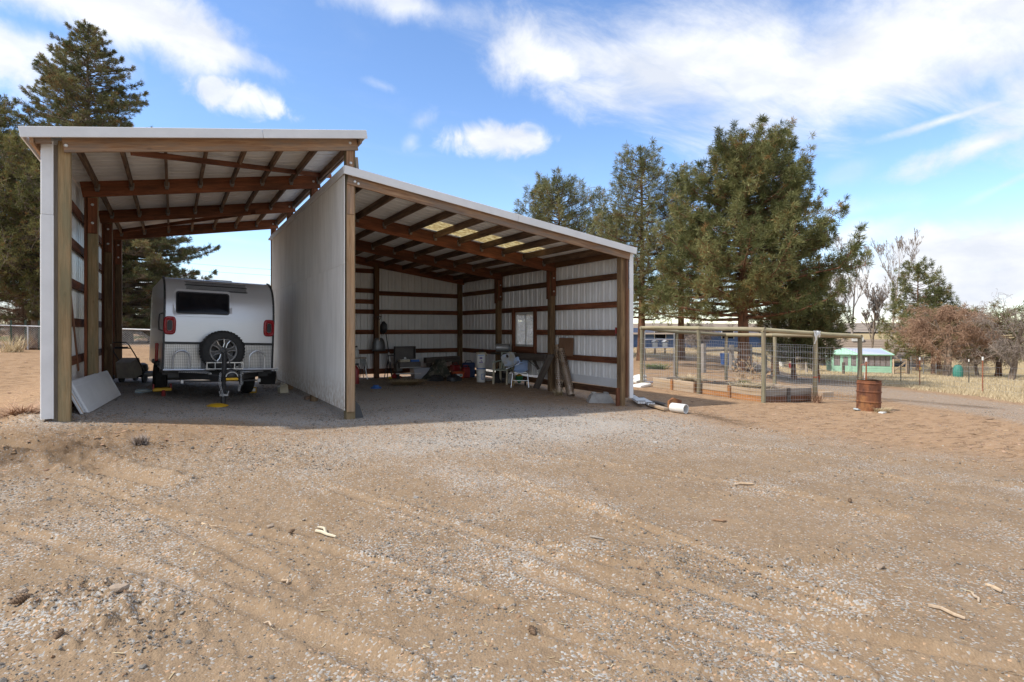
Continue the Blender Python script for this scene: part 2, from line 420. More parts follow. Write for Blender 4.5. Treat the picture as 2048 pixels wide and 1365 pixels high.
def mesh_np(name, V, Fc, mt, parent=None, attrs=None, smooth=False, frame=None, kind=None):
    """big mesh from numpy arrays: V (n,3), Fc (m,3 or 4); attrs = {name: per-vertex float array}"""
    me = bpy.data.meshes.new(name); k = Fc.shape[1]
    me.vertices.add(len(V)); me.vertices.foreach_set('co', np.ascontiguousarray(V, dtype=np.float32).ravel())
    me.loops.add(Fc.size); me.loops.foreach_set('vertex_index', np.ascontiguousarray(Fc, dtype=np.int32).ravel())
    me.polygons.add(len(Fc)); me.polygons.foreach_set('loop_start', np.arange(0, Fc.size, k, dtype=np.int32))
    if smooth: me.polygons.foreach_set('use_smooth', np.ones(len(Fc), dtype=bool))
    for q in (mt if isinstance(mt, (list, tuple)) else [mt]): me.materials.append(MT[q] if isinstance(q, str) else q)
    for an, av in (attrs or {}).items():
        at = me.attributes.new(an, 'FLOAT', 'POINT'); at.data.foreach_set('value', np.ascontiguousarray(av, dtype=np.float32))
    me.update(calc_edges=True); me.validate()
    o = bpy.data.objects.new(name, me)
    rf = ROOTF[parent] if parent is not None else (frame or Matrix.Identity(4))
    link(o, parent, rf, rf)
    if kind: o['kind'] = kind
    return o
def dup(src, loc, rz=0, label=None, group=None, scale=None):
    """copy of a thing with its parts and their sub-parts, stood somewhere else"""
    def cp(o, par):
        c = o.copy(); col.objects.link(c)
        if par is not None: c.parent = par
        for ch in kids.get(o, []): cp(ch, c)
        return c
    kids = {}
    for o in col.objects:
        if o.parent is not None: kids.setdefault(o.parent, []).append(o)
    c = cp(src, None)
    c.matrix_basis = Matrix.Translation(Vector(loc)) @ Matrix.Rotation(rz, 4, 'Z')
    if scale: c.scale = (scale,)*3 if isinstance(scale, (int, float)) else scale
    if label: c['label'] = label
    if group: c['group'] = group
    return c
def T(x, y, z): return Matrix.Translation((x, y, z))
def arc(c, r, a0, a1, n, ex, ez):
    c = Vector(c); ex = Vector(ex); ez = Vector(ez)
    return [c+ex*(r*math.cos(a0+(a1-a0)*i/n))+ez*(r*math.sin(a0+(a1-a0)*i/n)) for i in range(n+1)]

# ================================================================== GROUND
def ground_material():
    m, n, l, b = newmat('yard_dirt')
    def at(nm):
        a = n.new('ShaderNodeAttribute'); a.attribute_name = nm; return a.outputs['Fac']
    grav, org, gra, dark, smooth = (at(k) for k in ('gravel', 'orange', 'grass', 'dark', 'smooth'))
    def N(scale, detail=6, rough=.6, st=(1, 1, 1)): return noi(n, l, scale, detail, rough, st, seed=False)
    big = N(.5, 5); mid = N(3, 6, .65); fin = N(26, 5, .7); grit = N(120, 3, .7)
    tc = n.new('ShaderNodeTexCoord')
    def vor(scale):
        v = n.new('ShaderNodeTexVoronoi'); v.inputs['Scale'].default_value = scale; l.new(tc.outputs['Object'], v.inputs['Vector']); return v
    v1 = vor(85); v2 = vor(150)
    sepc = n.new('ShaderNodeSeparateColor'); l.new(v1.outputs['Color'], sepc.inputs[0])
    dirt = mixc(n, l, rmp(n, l, mid, .35, .68), (.222, .154, .094), (.3, .216, .138))
    dirt = mixc(n, l, rmp(n, l, big, .38, .62, 0, .75), dirt, (.278, .2, .13))
    dirt = mixc(n, l, rmp(n, l, fin, .46, .72, 0, .62), dirt, (.155, .103, .062))
    dirt = mixc(n, l, rmp(n, l, N(1.6, 7, .7), .5, .7, 0, .6), dirt, (.19, .135, .09))
    oran = mixc(n, l, rmp(n, l, mid, .35, .66), (.37, .24, .14), (.29, .18, .1))
    oran = mixc(n, l, rmp(n, l, fin, .48, .7, 0, .7), oran, (.43, .3, .19))
    oran = mixc(n, l, rmp(n, l, N(9, 5, .7, (.35, 1, 1)), .5, .66, 0, .8), oran, (.13, .078, .043))
    c = mixc(n, l, org, dirt, oran)
    # stones: one tone per cell, only where cells are chosen by the gravel amount
    stone = mixc(n, l, sepc.outputs[0], (.27, .26, .245), (.43, .415, .39))
    stone = mixc(n, l, rmp(n, l, sepc.outputs[1], .82, .9), stone, (0.490, 0.317, 0.196))
    sel = n.new('ShaderNodeMath'); sel.operation = 'SUBTRACT'
    l.new(grav, sel.inputs[0]); l.new(sepc.outputs[2], sel.inputs[1])
    pick = rmp(n, l, sel.outputs[0], -.06, .06)
    c = mixc(n, l, pick, c, stone)
    c = mixc(n, l, rmp(n, l, v2.outputs['Distance'], .0, .35, .45, 0), c, (0.100, 0.071, 0.046))
    sm = mixc(n, l, rmp(n, l, fin, .3, .7), (.325, .23, .143), (.28, .193, .118)); c = mixc(n, l, smooth, c, sm)
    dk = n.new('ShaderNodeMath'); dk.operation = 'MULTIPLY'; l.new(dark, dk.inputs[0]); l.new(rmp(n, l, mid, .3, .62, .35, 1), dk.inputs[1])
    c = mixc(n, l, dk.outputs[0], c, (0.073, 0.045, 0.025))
    gr = mixc(n, l, rmp(n, l, mid, .35, .65), (0.425, 0.333, 0.185), (0.306, 0.220, 0.111)); c = mixc(n, l, gra, c, gr)
    green = at('green'); c = mixc(n, l, green, c, mixc(n, l, mid, (0.070, 0.100, 0.021), (0.131, 0.135, 0.043)))
    c = mixc(n, l, 1.0, c, mixc(n, l, grit, (.8, .8, .8), (1.18, 1.18, 1.18)), 'MULTIPLY')
    l.new(c, b.inputs['Base Color']); b.inputs['Roughness'].default_value = .95; b.inputs['Specular IOR Level'].default_value = .15
    h = n.new('ShaderNodeMath'); h.operation = 'MULTIPLY_ADD'; l.new(v1.outputs['Distance'], h.inputs[0]); h.inputs[1].default_value = -.8; l.new(fin, h.inputs[2])
    bump(n, l, b, h.outputs[0], .45, .012)
    return m
MT['ground'] = ground_material()

TRACKS = [([(0, 888), (70, 902), (150, 925), (255, 956), (330, 972)], .30, .06, .6), ([(240, 1015), (420, 1050), (640, 1100), (860, 1165), (1000, 1215)], .1, .02, .2),
          ([(1000, 950), (1160, 1012), (1330, 1075), (1520, 1150), (1720, 1222)], .12, .028, .3), ([(1040, 1140), (1240, 1215), (1480, 1290), (1700, 1345)], .13, .03, .55),
          ([(1090, 1095), (1180, 1122), (1270, 1138), (1420, 1142), (1580, 1136), (1700, 1118)], .09, .028, .1), ([(1340, 1165), (1560, 1232), (1800, 1290), (2060, 1345)], .13, .03, .6),
          ([(1640, 930), (1790, 958), (1900, 972), (2060, 968)], .14, .035, .6), ([(1500, 905), (1700, 938), (1900, 985), (2060, 1010)], .12, .025, .2),
          ([(1100, 1270), (1300, 1330), (1450, 1368)], .12, .025, .3), ([(640, 970), (860, 1040), (1100, 1120), (1340, 1210)], .12, .018, .25), ([(0, 1060), (240, 1130), (520, 1230), (800, 1350)], .14, .02, .35),
          ([(900, 900), (1200, 930), (1500, 975), (1800, 1040)], .16, .02, .25), ([(60, 940), (250, 1000), (450, 1100), (600, 1180)], .13, .02, .25), ([(1500, 860), (1750, 880), (2050, 905)], .16, .03, .2),
          ([(1450, 890), (1700, 915), (2050, 935)], .14, .03, .2)]
def seg_dist(x, y, pts):
    best = np.full(x.shape, 1e9); side = np.zeros(x.shape)
    for (a, b) in zip(pts[:-1], pts[1:]):
        dx, dy = b[0]-a[0], b[1]-a[1]; L2 = dx*dx+dy*dy
        t = np.clip(((x-a[0])*dx+(y-a[1])*dy)/L2, 0, 1)
        d = np.hypot(x-a[0]-t*dx, y-a[1]-t*dy)
        best = np.minimum(best, d)
    return best
def smooth_line(pts, n=5):
    P = [np.array(p) for p in pts]; out = []
    for i in range(len(P)-1):
        p0 = P[max(i-1, 0)]; p1 = P[i]; p2 = P[i+1]; p3 = P[min(i+2, len(P)-1)]
        for k in range(n):
            t = k/n; out.append(.5*((2*p1)+(-p0+p2)*t+(2*p0-5*p1+4*p2-p3)*t*t+(-p0+3*p1-3*p2+p3)*t**3))
    out.append(P[-1]); return out
TW = [(smooth_line([tuple(gp(*p).xy) for p in pts]), w, d, s) for pts, w, d, s in TRACKS]
def relief(x, y):
    """small relief of the yard (ruts, clods) and how bare each place is"""
    r = np.hypot(x, y)
    near = np.clip(1-(r-9)/14, 0, 1); inside = ((x > -1.6) & (x < 8.8) & (y > 9.2) & (y < 18.4)).astype(float)
    h = (fbm(x*.35, y*.35, 3, 5)-.45)*.035*(1-inside)
    h = h+(fbm(x*2.3, y*2.3, 4, 11)-.47)*.02*np.maximum(near, .3)*(1-.7*inside)
    clod = np.maximum(fbm(x*9, y*9, 3, 23)-.5, 0); h = h+clod*.075*near*(1-.75*inside)
    sm = np.zeros_like(x)
    for pts, w, d, s in TW:
        w = w*.42; d = d*.85; wob = .05*(vnoise(x*1.7, y*1.7, 31)-.5)
        q = seg_dist(x, y, pts)+wob
        br = .35+.9*vnoise(x*1.1+3, y*1.1, 37)
        h = h-d*np.exp(-(q/w)**2)*1.0*np.minimum(br, 1)
        h = h+d*.9*np.exp(-((q-1.7*w)/(.55*w))**2)*(br*(.2+1.1*vnoise(x*12, y*12, 41)+.9*vnoise(x*34, y*34, 43)))
        sm = np.maximum(sm, s*np.exp(-(q/(w*1.05))**2))
    # clods heaped by the left post and in the left foreground
    for (px, py, rad, hh) in ((200, 1215, .36, .05), (265, 1270, .3, .05), (120, 1200, .22, .05), (130, 905, .9, .06), (70, 840, .7, .07), (420, 920, 1.6, .03), (1330, 1135, .35, .03)):
        p = gp(px, py); q = np.hypot(x-p.x, y-p.y)/rad
        h = h+.75*hh*np.exp(-q*q)*(.1+1.1*vnoise(x*31, y*31, 53)+1.6*vnoise(x*14, y*14, 53)*vnoise(x*5, y*5, 59))
    return h*np.clip((r-.5)/1.0, 0, 1), np.clip(sm, 0, 1)
def masks(x, y):
    r = np.hypot(x, y)
    nz = fbm(x*.55, y*.55, 4, 71); nz2 = fbm(x*1.6, y*1.6, 4, 77)
    # grey gravel floor under the shed and a fan of it in front
    fx = np.clip((x-1.0)/7, 0, 1)
    front = 9.5-2.2*fx+1.6*(nz-.47)
    pad = sstep(-.7, .7, y-front)*sstep(-2.1, -1.2, x)*sstep(10.2, 8.7, x+.6*(nz2-.5))*sstep(20, 18.3, y)
    fan = np.exp(-(((x-5.6)/4.2)**2+((y-7.9)/1.7)**2))*.88
    grav = np.clip(np.maximum(pad*.93, fan)+1.0*np.maximum(nz2-.42, 0)*np.clip(1.5-r/12, 0, 1)+.07, 0, 1)
    rr = .436*x+.9*y
    right = sstep(8.2, 11.5, x+1.1*y*.25+1.5*(nz-.5)-.0)
    left = sstep(-1.2, -2.6, x+.8*(nz-.5))*sstep(7, 9.5, y)
    back = sstep(18.4, 20, y)
    org = np.clip(np.maximum(np.maximum(right*sstep(2.6, 5.5, y+.2*x), left), back), 0, 1)*.95
    org = np.maximum(org, .55*sstep(7.0, 8.6, y)*(1-pad)*sstep(6, 3, x)*nz*1.6)
    grav = grav*(1-.82*org)
    # straw and dirt blown to the back of the shed
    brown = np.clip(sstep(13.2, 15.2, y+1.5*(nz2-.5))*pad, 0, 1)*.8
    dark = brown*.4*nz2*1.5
    left_strip = np.maximum(np.exp(-((x-.6)/.9)**2)*sstep(11.5, 13, y)*pad, 0); dark = np.maximum(dark, .5*left_strip)  # darker strip down the middle of the left bay floor
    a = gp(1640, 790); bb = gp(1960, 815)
    q = seg_dist(x, y, [(a.x+.6, a.y+.3), (bb.x, bb.y)]); dark = np.maximum(dark, .75*np.exp(-(q/.45)**2)*nz2*1.6)  # shadow streak from the garden's right side, painted dark into the dirt
    a = gp(1290, 806); bb = gp(1480, 846); q = seg_dist(x, y, [(a.x, a.y), (bb.x, bb.y)]); dark = np.maximum(dark, .8*np.exp(-(q/.28)**2))  # stripe of the shed's cast shadow off its right corner, painted dark
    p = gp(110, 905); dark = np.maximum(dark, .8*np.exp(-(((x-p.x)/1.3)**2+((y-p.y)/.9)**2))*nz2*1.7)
    # dry grass beyond the lane on the right, a lawn far left
    a = gp(1560, 742); bb = gp(2048, 806); nxy = np.array([-(bb.y-a.y), bb.x-a.x]); nxy = nxy/np.linalg.norm(nxy)
    if nxy[0]*a.x+nxy[1]*a.y < 0: nxy = -nxy
    off = (x-a.x)*nxy[0]+(y-a.y)*nxy[1]
    right_sec = sstep(9, 13, x)
    gra = sstep(-.2, 1.2, off+1.5*(nz-.5))*right_sec
    # the lane itself is grey-brown
    lane = sstep(-4.4, -3.6, off+.6*(nz-.5))*sstep(-.3, -1.1, off+.6*(nz-.5))*right_sec
    grav = np.maximum(grav, lane*.3); org = org*(1-.65*lane)
    far_l = sstep(52, 58, y)*sstep(14, 8, x)
    green = far_l*sstep(98, 88, y)*.85
    gra = np.maximum(gra, sstep(55, 70, r)*.9*(1-far_l))
    gra = np.maximum(gra, sstep(24, 30, y)*sstep(2, 8, x)*.55*nz*1.8)
    return np.clip(grav, 0, 1), np.clip(org, 0, 1), np.clip(gra, 0, 1), np.clip(dark, 0, 1), np.clip(green, 0, 1)
def build_ground():
    dense = np.linspace(-52, 52, 560); rest = np.linspace(52, 308, 66)[1:-1]
    ang = np.radians(np.concatenate([dense, rest])); nc = len(ang)
    rr = [.35]
    while rr[-1] < 1800: rr.append(rr[-1]*(1.0078 if 1.9 < rr[-1] < 10 else 1.0125 if 1.6 < rr[-1] < 24 else 1.05)+(.002 if rr[-1] > 1.9 else .004))
    rr = np.array(rr); nr = len(rr)
    Rr, A = np.meshgrid(rr, ang, indexing='ij'); th = YAW+A
    x = Rr*np.sin(th); y = Rr*np.cos(th)
    h, sm = relief(x, y); z = g(x, y)+h
    V = np.stack([x, y, z], -1).reshape(-1, 3)
    i, j = np.meshgrid(np.arange(nr-1), np.arange(nc), indexing='ij'); j2 = (j+1) % nc
    Fc = np.stack([i*nc+j, i*nc+j2, (i+1)*nc+j2, (i+1)*nc+j], -1).reshape(-1, 4)[:, ::-1]
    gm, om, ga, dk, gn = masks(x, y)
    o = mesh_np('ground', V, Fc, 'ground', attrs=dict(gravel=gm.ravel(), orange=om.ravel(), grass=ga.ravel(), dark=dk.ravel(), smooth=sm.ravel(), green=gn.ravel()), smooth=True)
    tag(o, 'dry brown dirt and gravel yard with tyre ruts, running out to fields', kind='structure')
    cb = MB(); k = 24; cb.add([(.36*math.cos(2*math.pi*q/k), .36*math.sin(2*math.pi*q/k), -.004) for q in range(k)], [tuple(range(k))])
build_ground()
def GR(x, y):
    a = np.array([float(x)]); b = np.array([float(y)]); h, _ = relief(a, b); return float(g(a, b)[0]+h[0])
def gpr(px, py):
    p = gp(px, py); return Vector((p.x, p.y, GR(p.x, p.y)))

# hills on the skyline
def build_hills():
    m, n, l, b = newmat('hill_scrub')
    f = noi(n, l, .02, 6, .7, (1, 1, 3), seed=False); f2 = noi(n, l, .12, 4, .7, seed=False)
    c = mixc(n, l, rmp(n, l, f, .4, .6), (.2, .15, .12), (.31, .25, .19)); c = mixc(n, l, rmp(n, l, f2, .52, .6, 0, .8), c, (.07, .08, .055))
    l.new(c, b.inputs['Base Color']); b.inputs['Roughness'].default_value = 1; MT['hill'] = m
    ang = np.radians(np.linspace(-75, 75, 260))
    V = []; k = 6
    for a in ang:
        for i in range(k):
            t = i/(k-1); d = 700+420*t
            hh = (np.sin(t*math.pi/2))*(5+10*fbm(np.array([a*9.]), np.array([1.7]), 4, 3)[0]+5*max(0, math.sin(a*2.1+.6)))-1
            th = YAW+a; V.append((d*math.sin(th), d*math.cos(th), hh))
    V = np.array(V); n_ = len(ang)
    i, j = np.meshgrid(np.arange(n_-1), np.arange(k-1), indexing='ij')
    Fc = np.stack([i*k+j, i*k+j+1, (i+1)*k+j+1, (i+1)*k+j], -1).reshape(-1, 4)
    tag(mesh_np('hills', V, Fc, 'hill', smooth=True), 'low brown scrub hills along the skyline', kind='structure')
build_hills()

# ================================================================== THE SHED
SH = Vector((2.56, 9.74, 0))
shed = root('pole_shed', 'open fronted white metal pole shed with two bays and exposed brown timber framing', 'shed', SH)
S = lambda p: Vector(p)-SH
zL = lambda x: 4.12+.165*(x+3.89)
zR = lambda x: 4.18-.1405*x
PY = (0, 2.8, 5.65, 8.4)
def bolt(c, parent, nrm=(0, -1, 0)):
    mb = MB(); n = Vector(nrm); q = n.to_track_quat('Z', 'Y').to_matrix()
    mb.lathe([(0, .012), (.016, .012), (.019, .006), (.024, .003), (.024, 0)], 8, c, q); return mb.build('bolt', 'bolt', parent)
def ribs(W, pitch=.229, h=.038):
    out = []; y = 0
    while y < W-1e-6:
        for (a, b) in ((0, 0), (pitch*.33, 0), (pitch*.37, h*.28), (pitch*.41, 0), (pitch*.66, 0), (pitch*.76, h), (pitch*.9, h)):
            if y+a <= W: out.append((y+a, b))
        y += pitch
    out.append((W, 0)); return out
def roof_sheet(y0, W, xa, xb, zf, mt, name='roof_panel', dz=-.03, label=None):
    mb = MB(); mb.sweep(ribs(W), (xa, y0, zf(xa)+dz), (xb, y0, zf(xb)+dz), (0, 1, 0), (0, 0, 1), thick=.0015)
    return mb.build(name, mt, shed, label=label)
# ---- roofs (sheets run down the slope)
m, n, l, b = newmat('skylight_fibreglass')
f = noi(n, l, 20, 5, .7, (.5, 1, 1)); c = mixc(n, l, rmp(n, l, f, .42, .58), (.86, .8, .6), (.6, .5, .3))
tr = n.new('ShaderNodeBsdfTranslucent'); l.new(c, tr.inputs[0]); l.new(c, b.inputs['Base Color']); ms = n.new('ShaderNodeMixShader'); ms.inputs[0].default_value = .72
l.new(b.outputs[0], ms.inputs[1]); l.new(tr.outputs[0], ms.inputs[2]); l.new(ms.outputs[0], n['Material Output'].inputs[0]); MT['skylight'] = m
y = -.28
for i in range(10):
    W = .916; roof_sheet(y, W, -4.2, .2, zL, 'roof_sheet'); y += W
y = -.18
for i in range(10):
    W = .916 if i < 9 else .6
    if i == 2:
        roof_sheet(y, W, -.12, 2.2, zR, 'roof_sheet'); roof_sheet(y, W, 2.2, 5.1, zR, 'skylight', 'skylight_panel', -.027); roof_sheet(y, W, 5.1, 6.26, zR, 'roof_sheet')
    else: roof_sheet(y, W, -.12, 6.26, zR, 'roof_sheet')
    y += W
# ---- white fascia and edge trims
def trim(pts, sec, name='fascia', mt='white_metal'):
    pass
def slope_board(name, x0, x1, zf, y, top, hgt, th, mt, ch=.004):
    return board(name, (x0, y, zf(x0)+top-hgt/2), (x1, y, zf(x1)+top-hgt/2), th, hgt, mt, shed, ch=ch)
xs = S(onY(525, 270, 9.45)).x
slope_board('fascia', -4.23, xs-.002, zL, -.31, .01, .137, .022, 'white_metal'); slope_board('fascia', xs+.002, .215, zL, -.31, .01, .137, .022, 'white_metal')
xs = S(onY(1036, 420, 9.55)).x
slope_board('fascia', -.13, xs-.002, zR, -.2, .01, .14, .022, 'white_metal'); slope_board('fascia', xs+.002, 6.27, zR, -.2, .01, .14, .022, 'white_metal')
board('rake_trim', (-4.22, -.29, zL(-4.22)-.05), (-4.22, 8.9, zL(-4.22)-.05), .02, .12, 'white_metal', shed)
board('rake_trim', (.205, -.29, zL(.205)-.05), (.205, 8.9, zL(.205)-.05), .02, .12, 'white_metal', shed)
board('rake_trim', (-.125, -.18, zR(-.12)-.055), (-.125, 8.1, zR(-.12)-.055), .02, .13, 'white_metal', shed)
board('rake_trim', (6.265, -.18, zR(6.26)-.055), (6.265, 8.6, zR(6.26)-.055), .02, .12, 'white_metal', shed)
board('eave_board', (-4.12, -.26, zL(-4.12)-.12), (-4.12, 8.8, zL(-4.12)-.12), .04, .14, 'header', shed)
board('eave_board', (.13, -.26, zL(.13)-.12), (.13, 8.8, zL(.13)-.12), .04, .14, 'header', shed)
for xx in (-4.0,):
    board('blocking', (-4.1, -.2, zL(-4.1)-.11), (-3.93, -.2, zL(-3.93)-.11), .04, .13, 'header', shed)
# ---- rafters and headers
h = slope_board('header', -3.82, .1, zL, -.125, -.02, .255, .04, 'header'); bolt((-3.78, -.147, zL(-3.78)-.19), h); bolt((-.02, -.147, zL(0)-.16), h)
for yy in PY[1:]:
    r = slope_board('rafter', -3.93, .1, zL, yy-.09, -.035, .27, .045, 'fir'); bolt((-3.7, yy-.115, zL(-3.7)-.17), r); bolt((-.03, yy-.115, zL(0)-.17), r)
h = slope_board('header', -.05, 6.14, zR, -.125, -.02, .25, .04, 'header')
for q in ((.03, .1), (.06, .2), (.12, .22)): bolt((q[0], -.147, zR(q[0])-q[1]), h)
for yy in PY[1:3]: slope_board('rafter', .0, 6.14, zR, yy-.09, -.035, .29, .045, 'fir')
slope_board('rafter', .0, 6.14, zR, PY[3]-.17, -.035, .24, .045, 'fir')
# ---- purlins in metal hangers
hang = {}
def purlin(x, ya, yb, zf, dep=.14, mt='purlin'):
    z = zf(x)-.035-dep/2
    p = board('purlin', (x, ya, z), (x, yb, z), .042, dep, mt, shed)
    mb = MB(); mb.box((x, yb-.025, z-.05-dep*.18), (.056, .05, dep*.62), None, .002); mb.box((x, yb-.004, z-.03), (.085, .004, .1)); mb.build('hanger', 'hanger', p)
for k in range(3):
    ya = PY[k]-(.1 if k == 0 else .06); yb = PY[k+1]-.115
    for i in range(8): purlin(-3.74+.545*i if i else -3.7, ya, yb, zL)
    for i in range(10): purlin(.28+.605*i, ya, yb, zR, .145)
    board('eave_purlin', (6.1, ya, zR(6.1)-.12), (6.1, yb, zR(6.1)-.12), .045, .16, 'fir_dark', shed)
# ---- diagonal braces
board('brace', S(onY(262, 305, 9.66)), S(onY(662, 353, 12.42)), .04, .085, 'fir', shed)
board('brace', S(onY(238, 463, 17.9)), S(onY(512, 425, 15.2)), .04, .085, 'fir', shed)
# ---- posts
def post(x, y, z0, z1, mt, w=.14, scab=None, smt='fir', bolts=(), side=-1):
    p = board('post', (x, y, z0), (x, y, z1), w, w, mt, shed, up=(0, 1, 0), ch=.008)
    if scab:
        s = board('scab_board', (x, y-w/2-.022, scab[0]), (x, y-w/2-.022, scab[1]), w*.92, .04, smt, shed, up=(0, 1, 0))
        for zz in bolts: bolt((x, y-w/2-.043, zz), s)
    return p
gz = lambda x, y: G(x+SH.x, y+SH.y)-.12
xl = -3.87
post(xl+.06, 0, gz(xl, 0), zL(xl)-.1, 'treated', .135)
board('corner_post', (xl-.03, .04, gz(xl, 0)), (xl-.03, .04, zL(xl)-.15), .09, .1, 'board_grey', shed, up=(0, 1, 0))
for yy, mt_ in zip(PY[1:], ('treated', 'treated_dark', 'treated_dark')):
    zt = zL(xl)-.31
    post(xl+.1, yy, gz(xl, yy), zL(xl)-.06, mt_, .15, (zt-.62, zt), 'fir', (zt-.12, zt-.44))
    board('scab_board', (xl+.0, yy-.05, gz(xl, yy)), (xl+.0, yy-.05, zL(xl)-.1), .04, .1, 'fir', shed, up=(0, 1, 0))
# centre row
p = post(.01, 0, gz(0, 0), zL(0)-.05, 'treated', .155)
board('scab_board', (-.0, -.098, .13), (-.0, -.098, 3.42), .125, .04, 'postlight', shed, up=(0, 1, 0))
board('scab_board', (-.0, -.1, 3.425), (-.0, -.1, 3.93), .115, .045, 'header', shed, up=(0, 1, 0))
s_ = board('scab_board', (-.01, -.1, 4.2), (-.01, -.1, 4.56), .12, .04, 'header', shed, up=(0, 1, 0)); bolt((.0, -.122, 4.28), s_)
board('post_offcut', (.16, .02, 4.0), (.12, .02, 4.42), .05, .1, 'board_grey', shed, up=(0, 1, 0))
for yy in PY[1:]:
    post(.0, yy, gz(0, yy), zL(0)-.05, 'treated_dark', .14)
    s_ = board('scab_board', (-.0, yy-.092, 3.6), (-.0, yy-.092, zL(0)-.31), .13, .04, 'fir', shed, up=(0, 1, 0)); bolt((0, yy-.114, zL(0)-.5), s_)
# right row
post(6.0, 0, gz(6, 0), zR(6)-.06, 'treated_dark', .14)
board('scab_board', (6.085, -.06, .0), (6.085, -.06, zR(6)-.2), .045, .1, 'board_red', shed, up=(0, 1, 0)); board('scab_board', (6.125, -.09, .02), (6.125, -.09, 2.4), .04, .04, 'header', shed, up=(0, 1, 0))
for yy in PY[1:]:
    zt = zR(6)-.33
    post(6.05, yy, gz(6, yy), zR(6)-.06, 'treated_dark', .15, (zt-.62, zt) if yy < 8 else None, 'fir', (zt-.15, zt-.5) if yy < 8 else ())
    if yy < 8: board('scab_board', (5.955, yy+.02, zt-.7), (5.955, yy+.02, zt+.05), .03, .12, 'fir', shed, up=(0, 1, 0))
post(3.05, 8.28, gz(3, 8.2), zR(3.05)-.12, 'fir_dark', .15)
# ---- white corner trims at the front
def corner_trim(x0, x1, y, z0, z1):
    mb = MB(); mb.box(((x0+x1)/2, y, (z0+z1)/2), (x1-x0, .02, z1-z0), None, .004); mb.box((x0 if x0 < 0 else x1, y+.13, (z0+z1)/2), (.018, .24, z1-z0), None, .004)
    mb.box((x1-.012 if x0 < 0 else x0+.012, y-.014, (z0+z1)/2), (.022, .012, z1-z0), None, .003)
    return mb.build('corner_trim', 'white_metal', shed)
corner_trim(-4.05, -3.915, -.085, .32, 3.02); corner_trim(-4.047, -3.918, -.083, 3.023, zL(-4)-.1)
corner_trim(6.15, 6.275, -.085, -.02, zR(6.2)-.1)
# ---- sheet metal walls
def wall_sheet(u0, u1, fixed, axis, z0, zt, outward, mt='wall_sheet', name='wall_panel'):
    """ribbed sheet standing between u0 and u1; zt(u) is its top"""
    pr = ribs(u1-u0); mb = MB(); k = len(pr); V = []
    for t in (0, .0015*outward):
        for top in (0, 1):
            for (a, o) in pr:
                u = u0+a; f = fixed+outward*o+t
                V.append(((f, u) if axis == 'y' else (u, f))+((zt(u) if top else z0),))
    Fc = []
    for o in (0, 2*k): Fc += [(o+i, o+i+1, o+k+i+1, o+k+i) for i in range(k-1)]
    mb.add(V, Fc); return mb.build(name, mt, shed)
WY = (3.78, 4.83); WZ = (1.05, 1.96)
rt = lambda u: zR(6.2)-.05
for a, b_ in ((-.04, .92), (.92, 1.87), (1.87, 2.83), (2.83, WY[0]), (WY[1], 5.78), (5.78, 6.72), (6.72, 7.66), (7.66, 8.53)): wall_sheet(a, b_, 6.205, 'y', .22, rt, 1)
wall_sheet(WY[0], WY[1], 6.205, 'y', .22, lambda u: WZ[0]-.03, 1); wall_sheet(WY[0], WY[1], 6.205, 'y', WZ[1]+.03, rt, 1)
u = .1
while u < 6.1:
    wall_sheet(u, min(u+.915, 6.19), 8.5, 'x', .22, lambda q: zR(q)-.05, 1); u += .915
u = -.05
while u < 8.4:
    wall_sheet(u, min(u+.915, 8.45), -4.01, 'y', .42, lambda q: zL(-4.0)-.05, -1); u += .915
# girts
for z in (.8, 1.43, 2.08, 2.72):
    for k in range(3):
        if k == 1 and z == 1.43:
            board('girt', (6.165, PY[1], z), (6.165, WY[0]-.1, z), .04, .14, 'fir', shed); board('girt', (6.165, WY[1]+.1, z), (6.165, PY[2], z), .04, .14, 'fir', shed)
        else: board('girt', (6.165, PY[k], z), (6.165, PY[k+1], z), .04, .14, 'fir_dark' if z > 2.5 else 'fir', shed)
for z in (.8, 1.43, 2.08): board('girt', (3.1, 8.43, z), (6.0, 8.43, z), .04, .14, 'fir', shed); board('girt', (.08, 8.43, z), (3.0, 8.43, z), .04, .14, 'fir', shed)
board('girt', (3.1, 8.43, 2.68), (6.0, 8.43, 2.66), .04, .14, 'fir', shed)
for z in (2.4, 2.75, 3.38): board('girt', (.08, 8.43, z), (3.0, 8.43, z), .04, .14, 'fir', shed)
for z in (1.0, 1.62, 2.25, 2.9, 3.5):
    for k in range(3): board('girt', (-3.955, PY[k], z), (-3.955, PY[k+1], z), .04, .14, 'fir', shed)
# skirt boards and the flat white strip above them; daylight shows under both walls
for k in range(3):
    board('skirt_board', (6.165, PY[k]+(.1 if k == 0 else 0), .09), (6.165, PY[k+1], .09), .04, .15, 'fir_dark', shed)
board('white_strip', (6.192, .07, .27), (6.192, 2.7, .29), .006, .2, 'white_metal', shed); board('white_strip', (6.192, 2.9, .27), (6.192, 3.6, .27), .006, .2, 'white_metal', shed)
board('skirt_board', (.08, 8.43, .17), (3.0, 8.43, .17), .04, .17, 'fir', shed); board('skirt_board', (3.1, 8.43, .16), (6.0, 8.43, .16), .04, .17, 'fir', shed)
for k in range(3): board('skirt_board', (-3.955, PY[k], .34), (-3.955, PY[k+1], .34), .04, .17, 'fir', shed)
board('block', (5.9, -.02, -.2), (5.9, -.02, .22), .12, .05, 'fir', shed, up=(0, 1, 0))
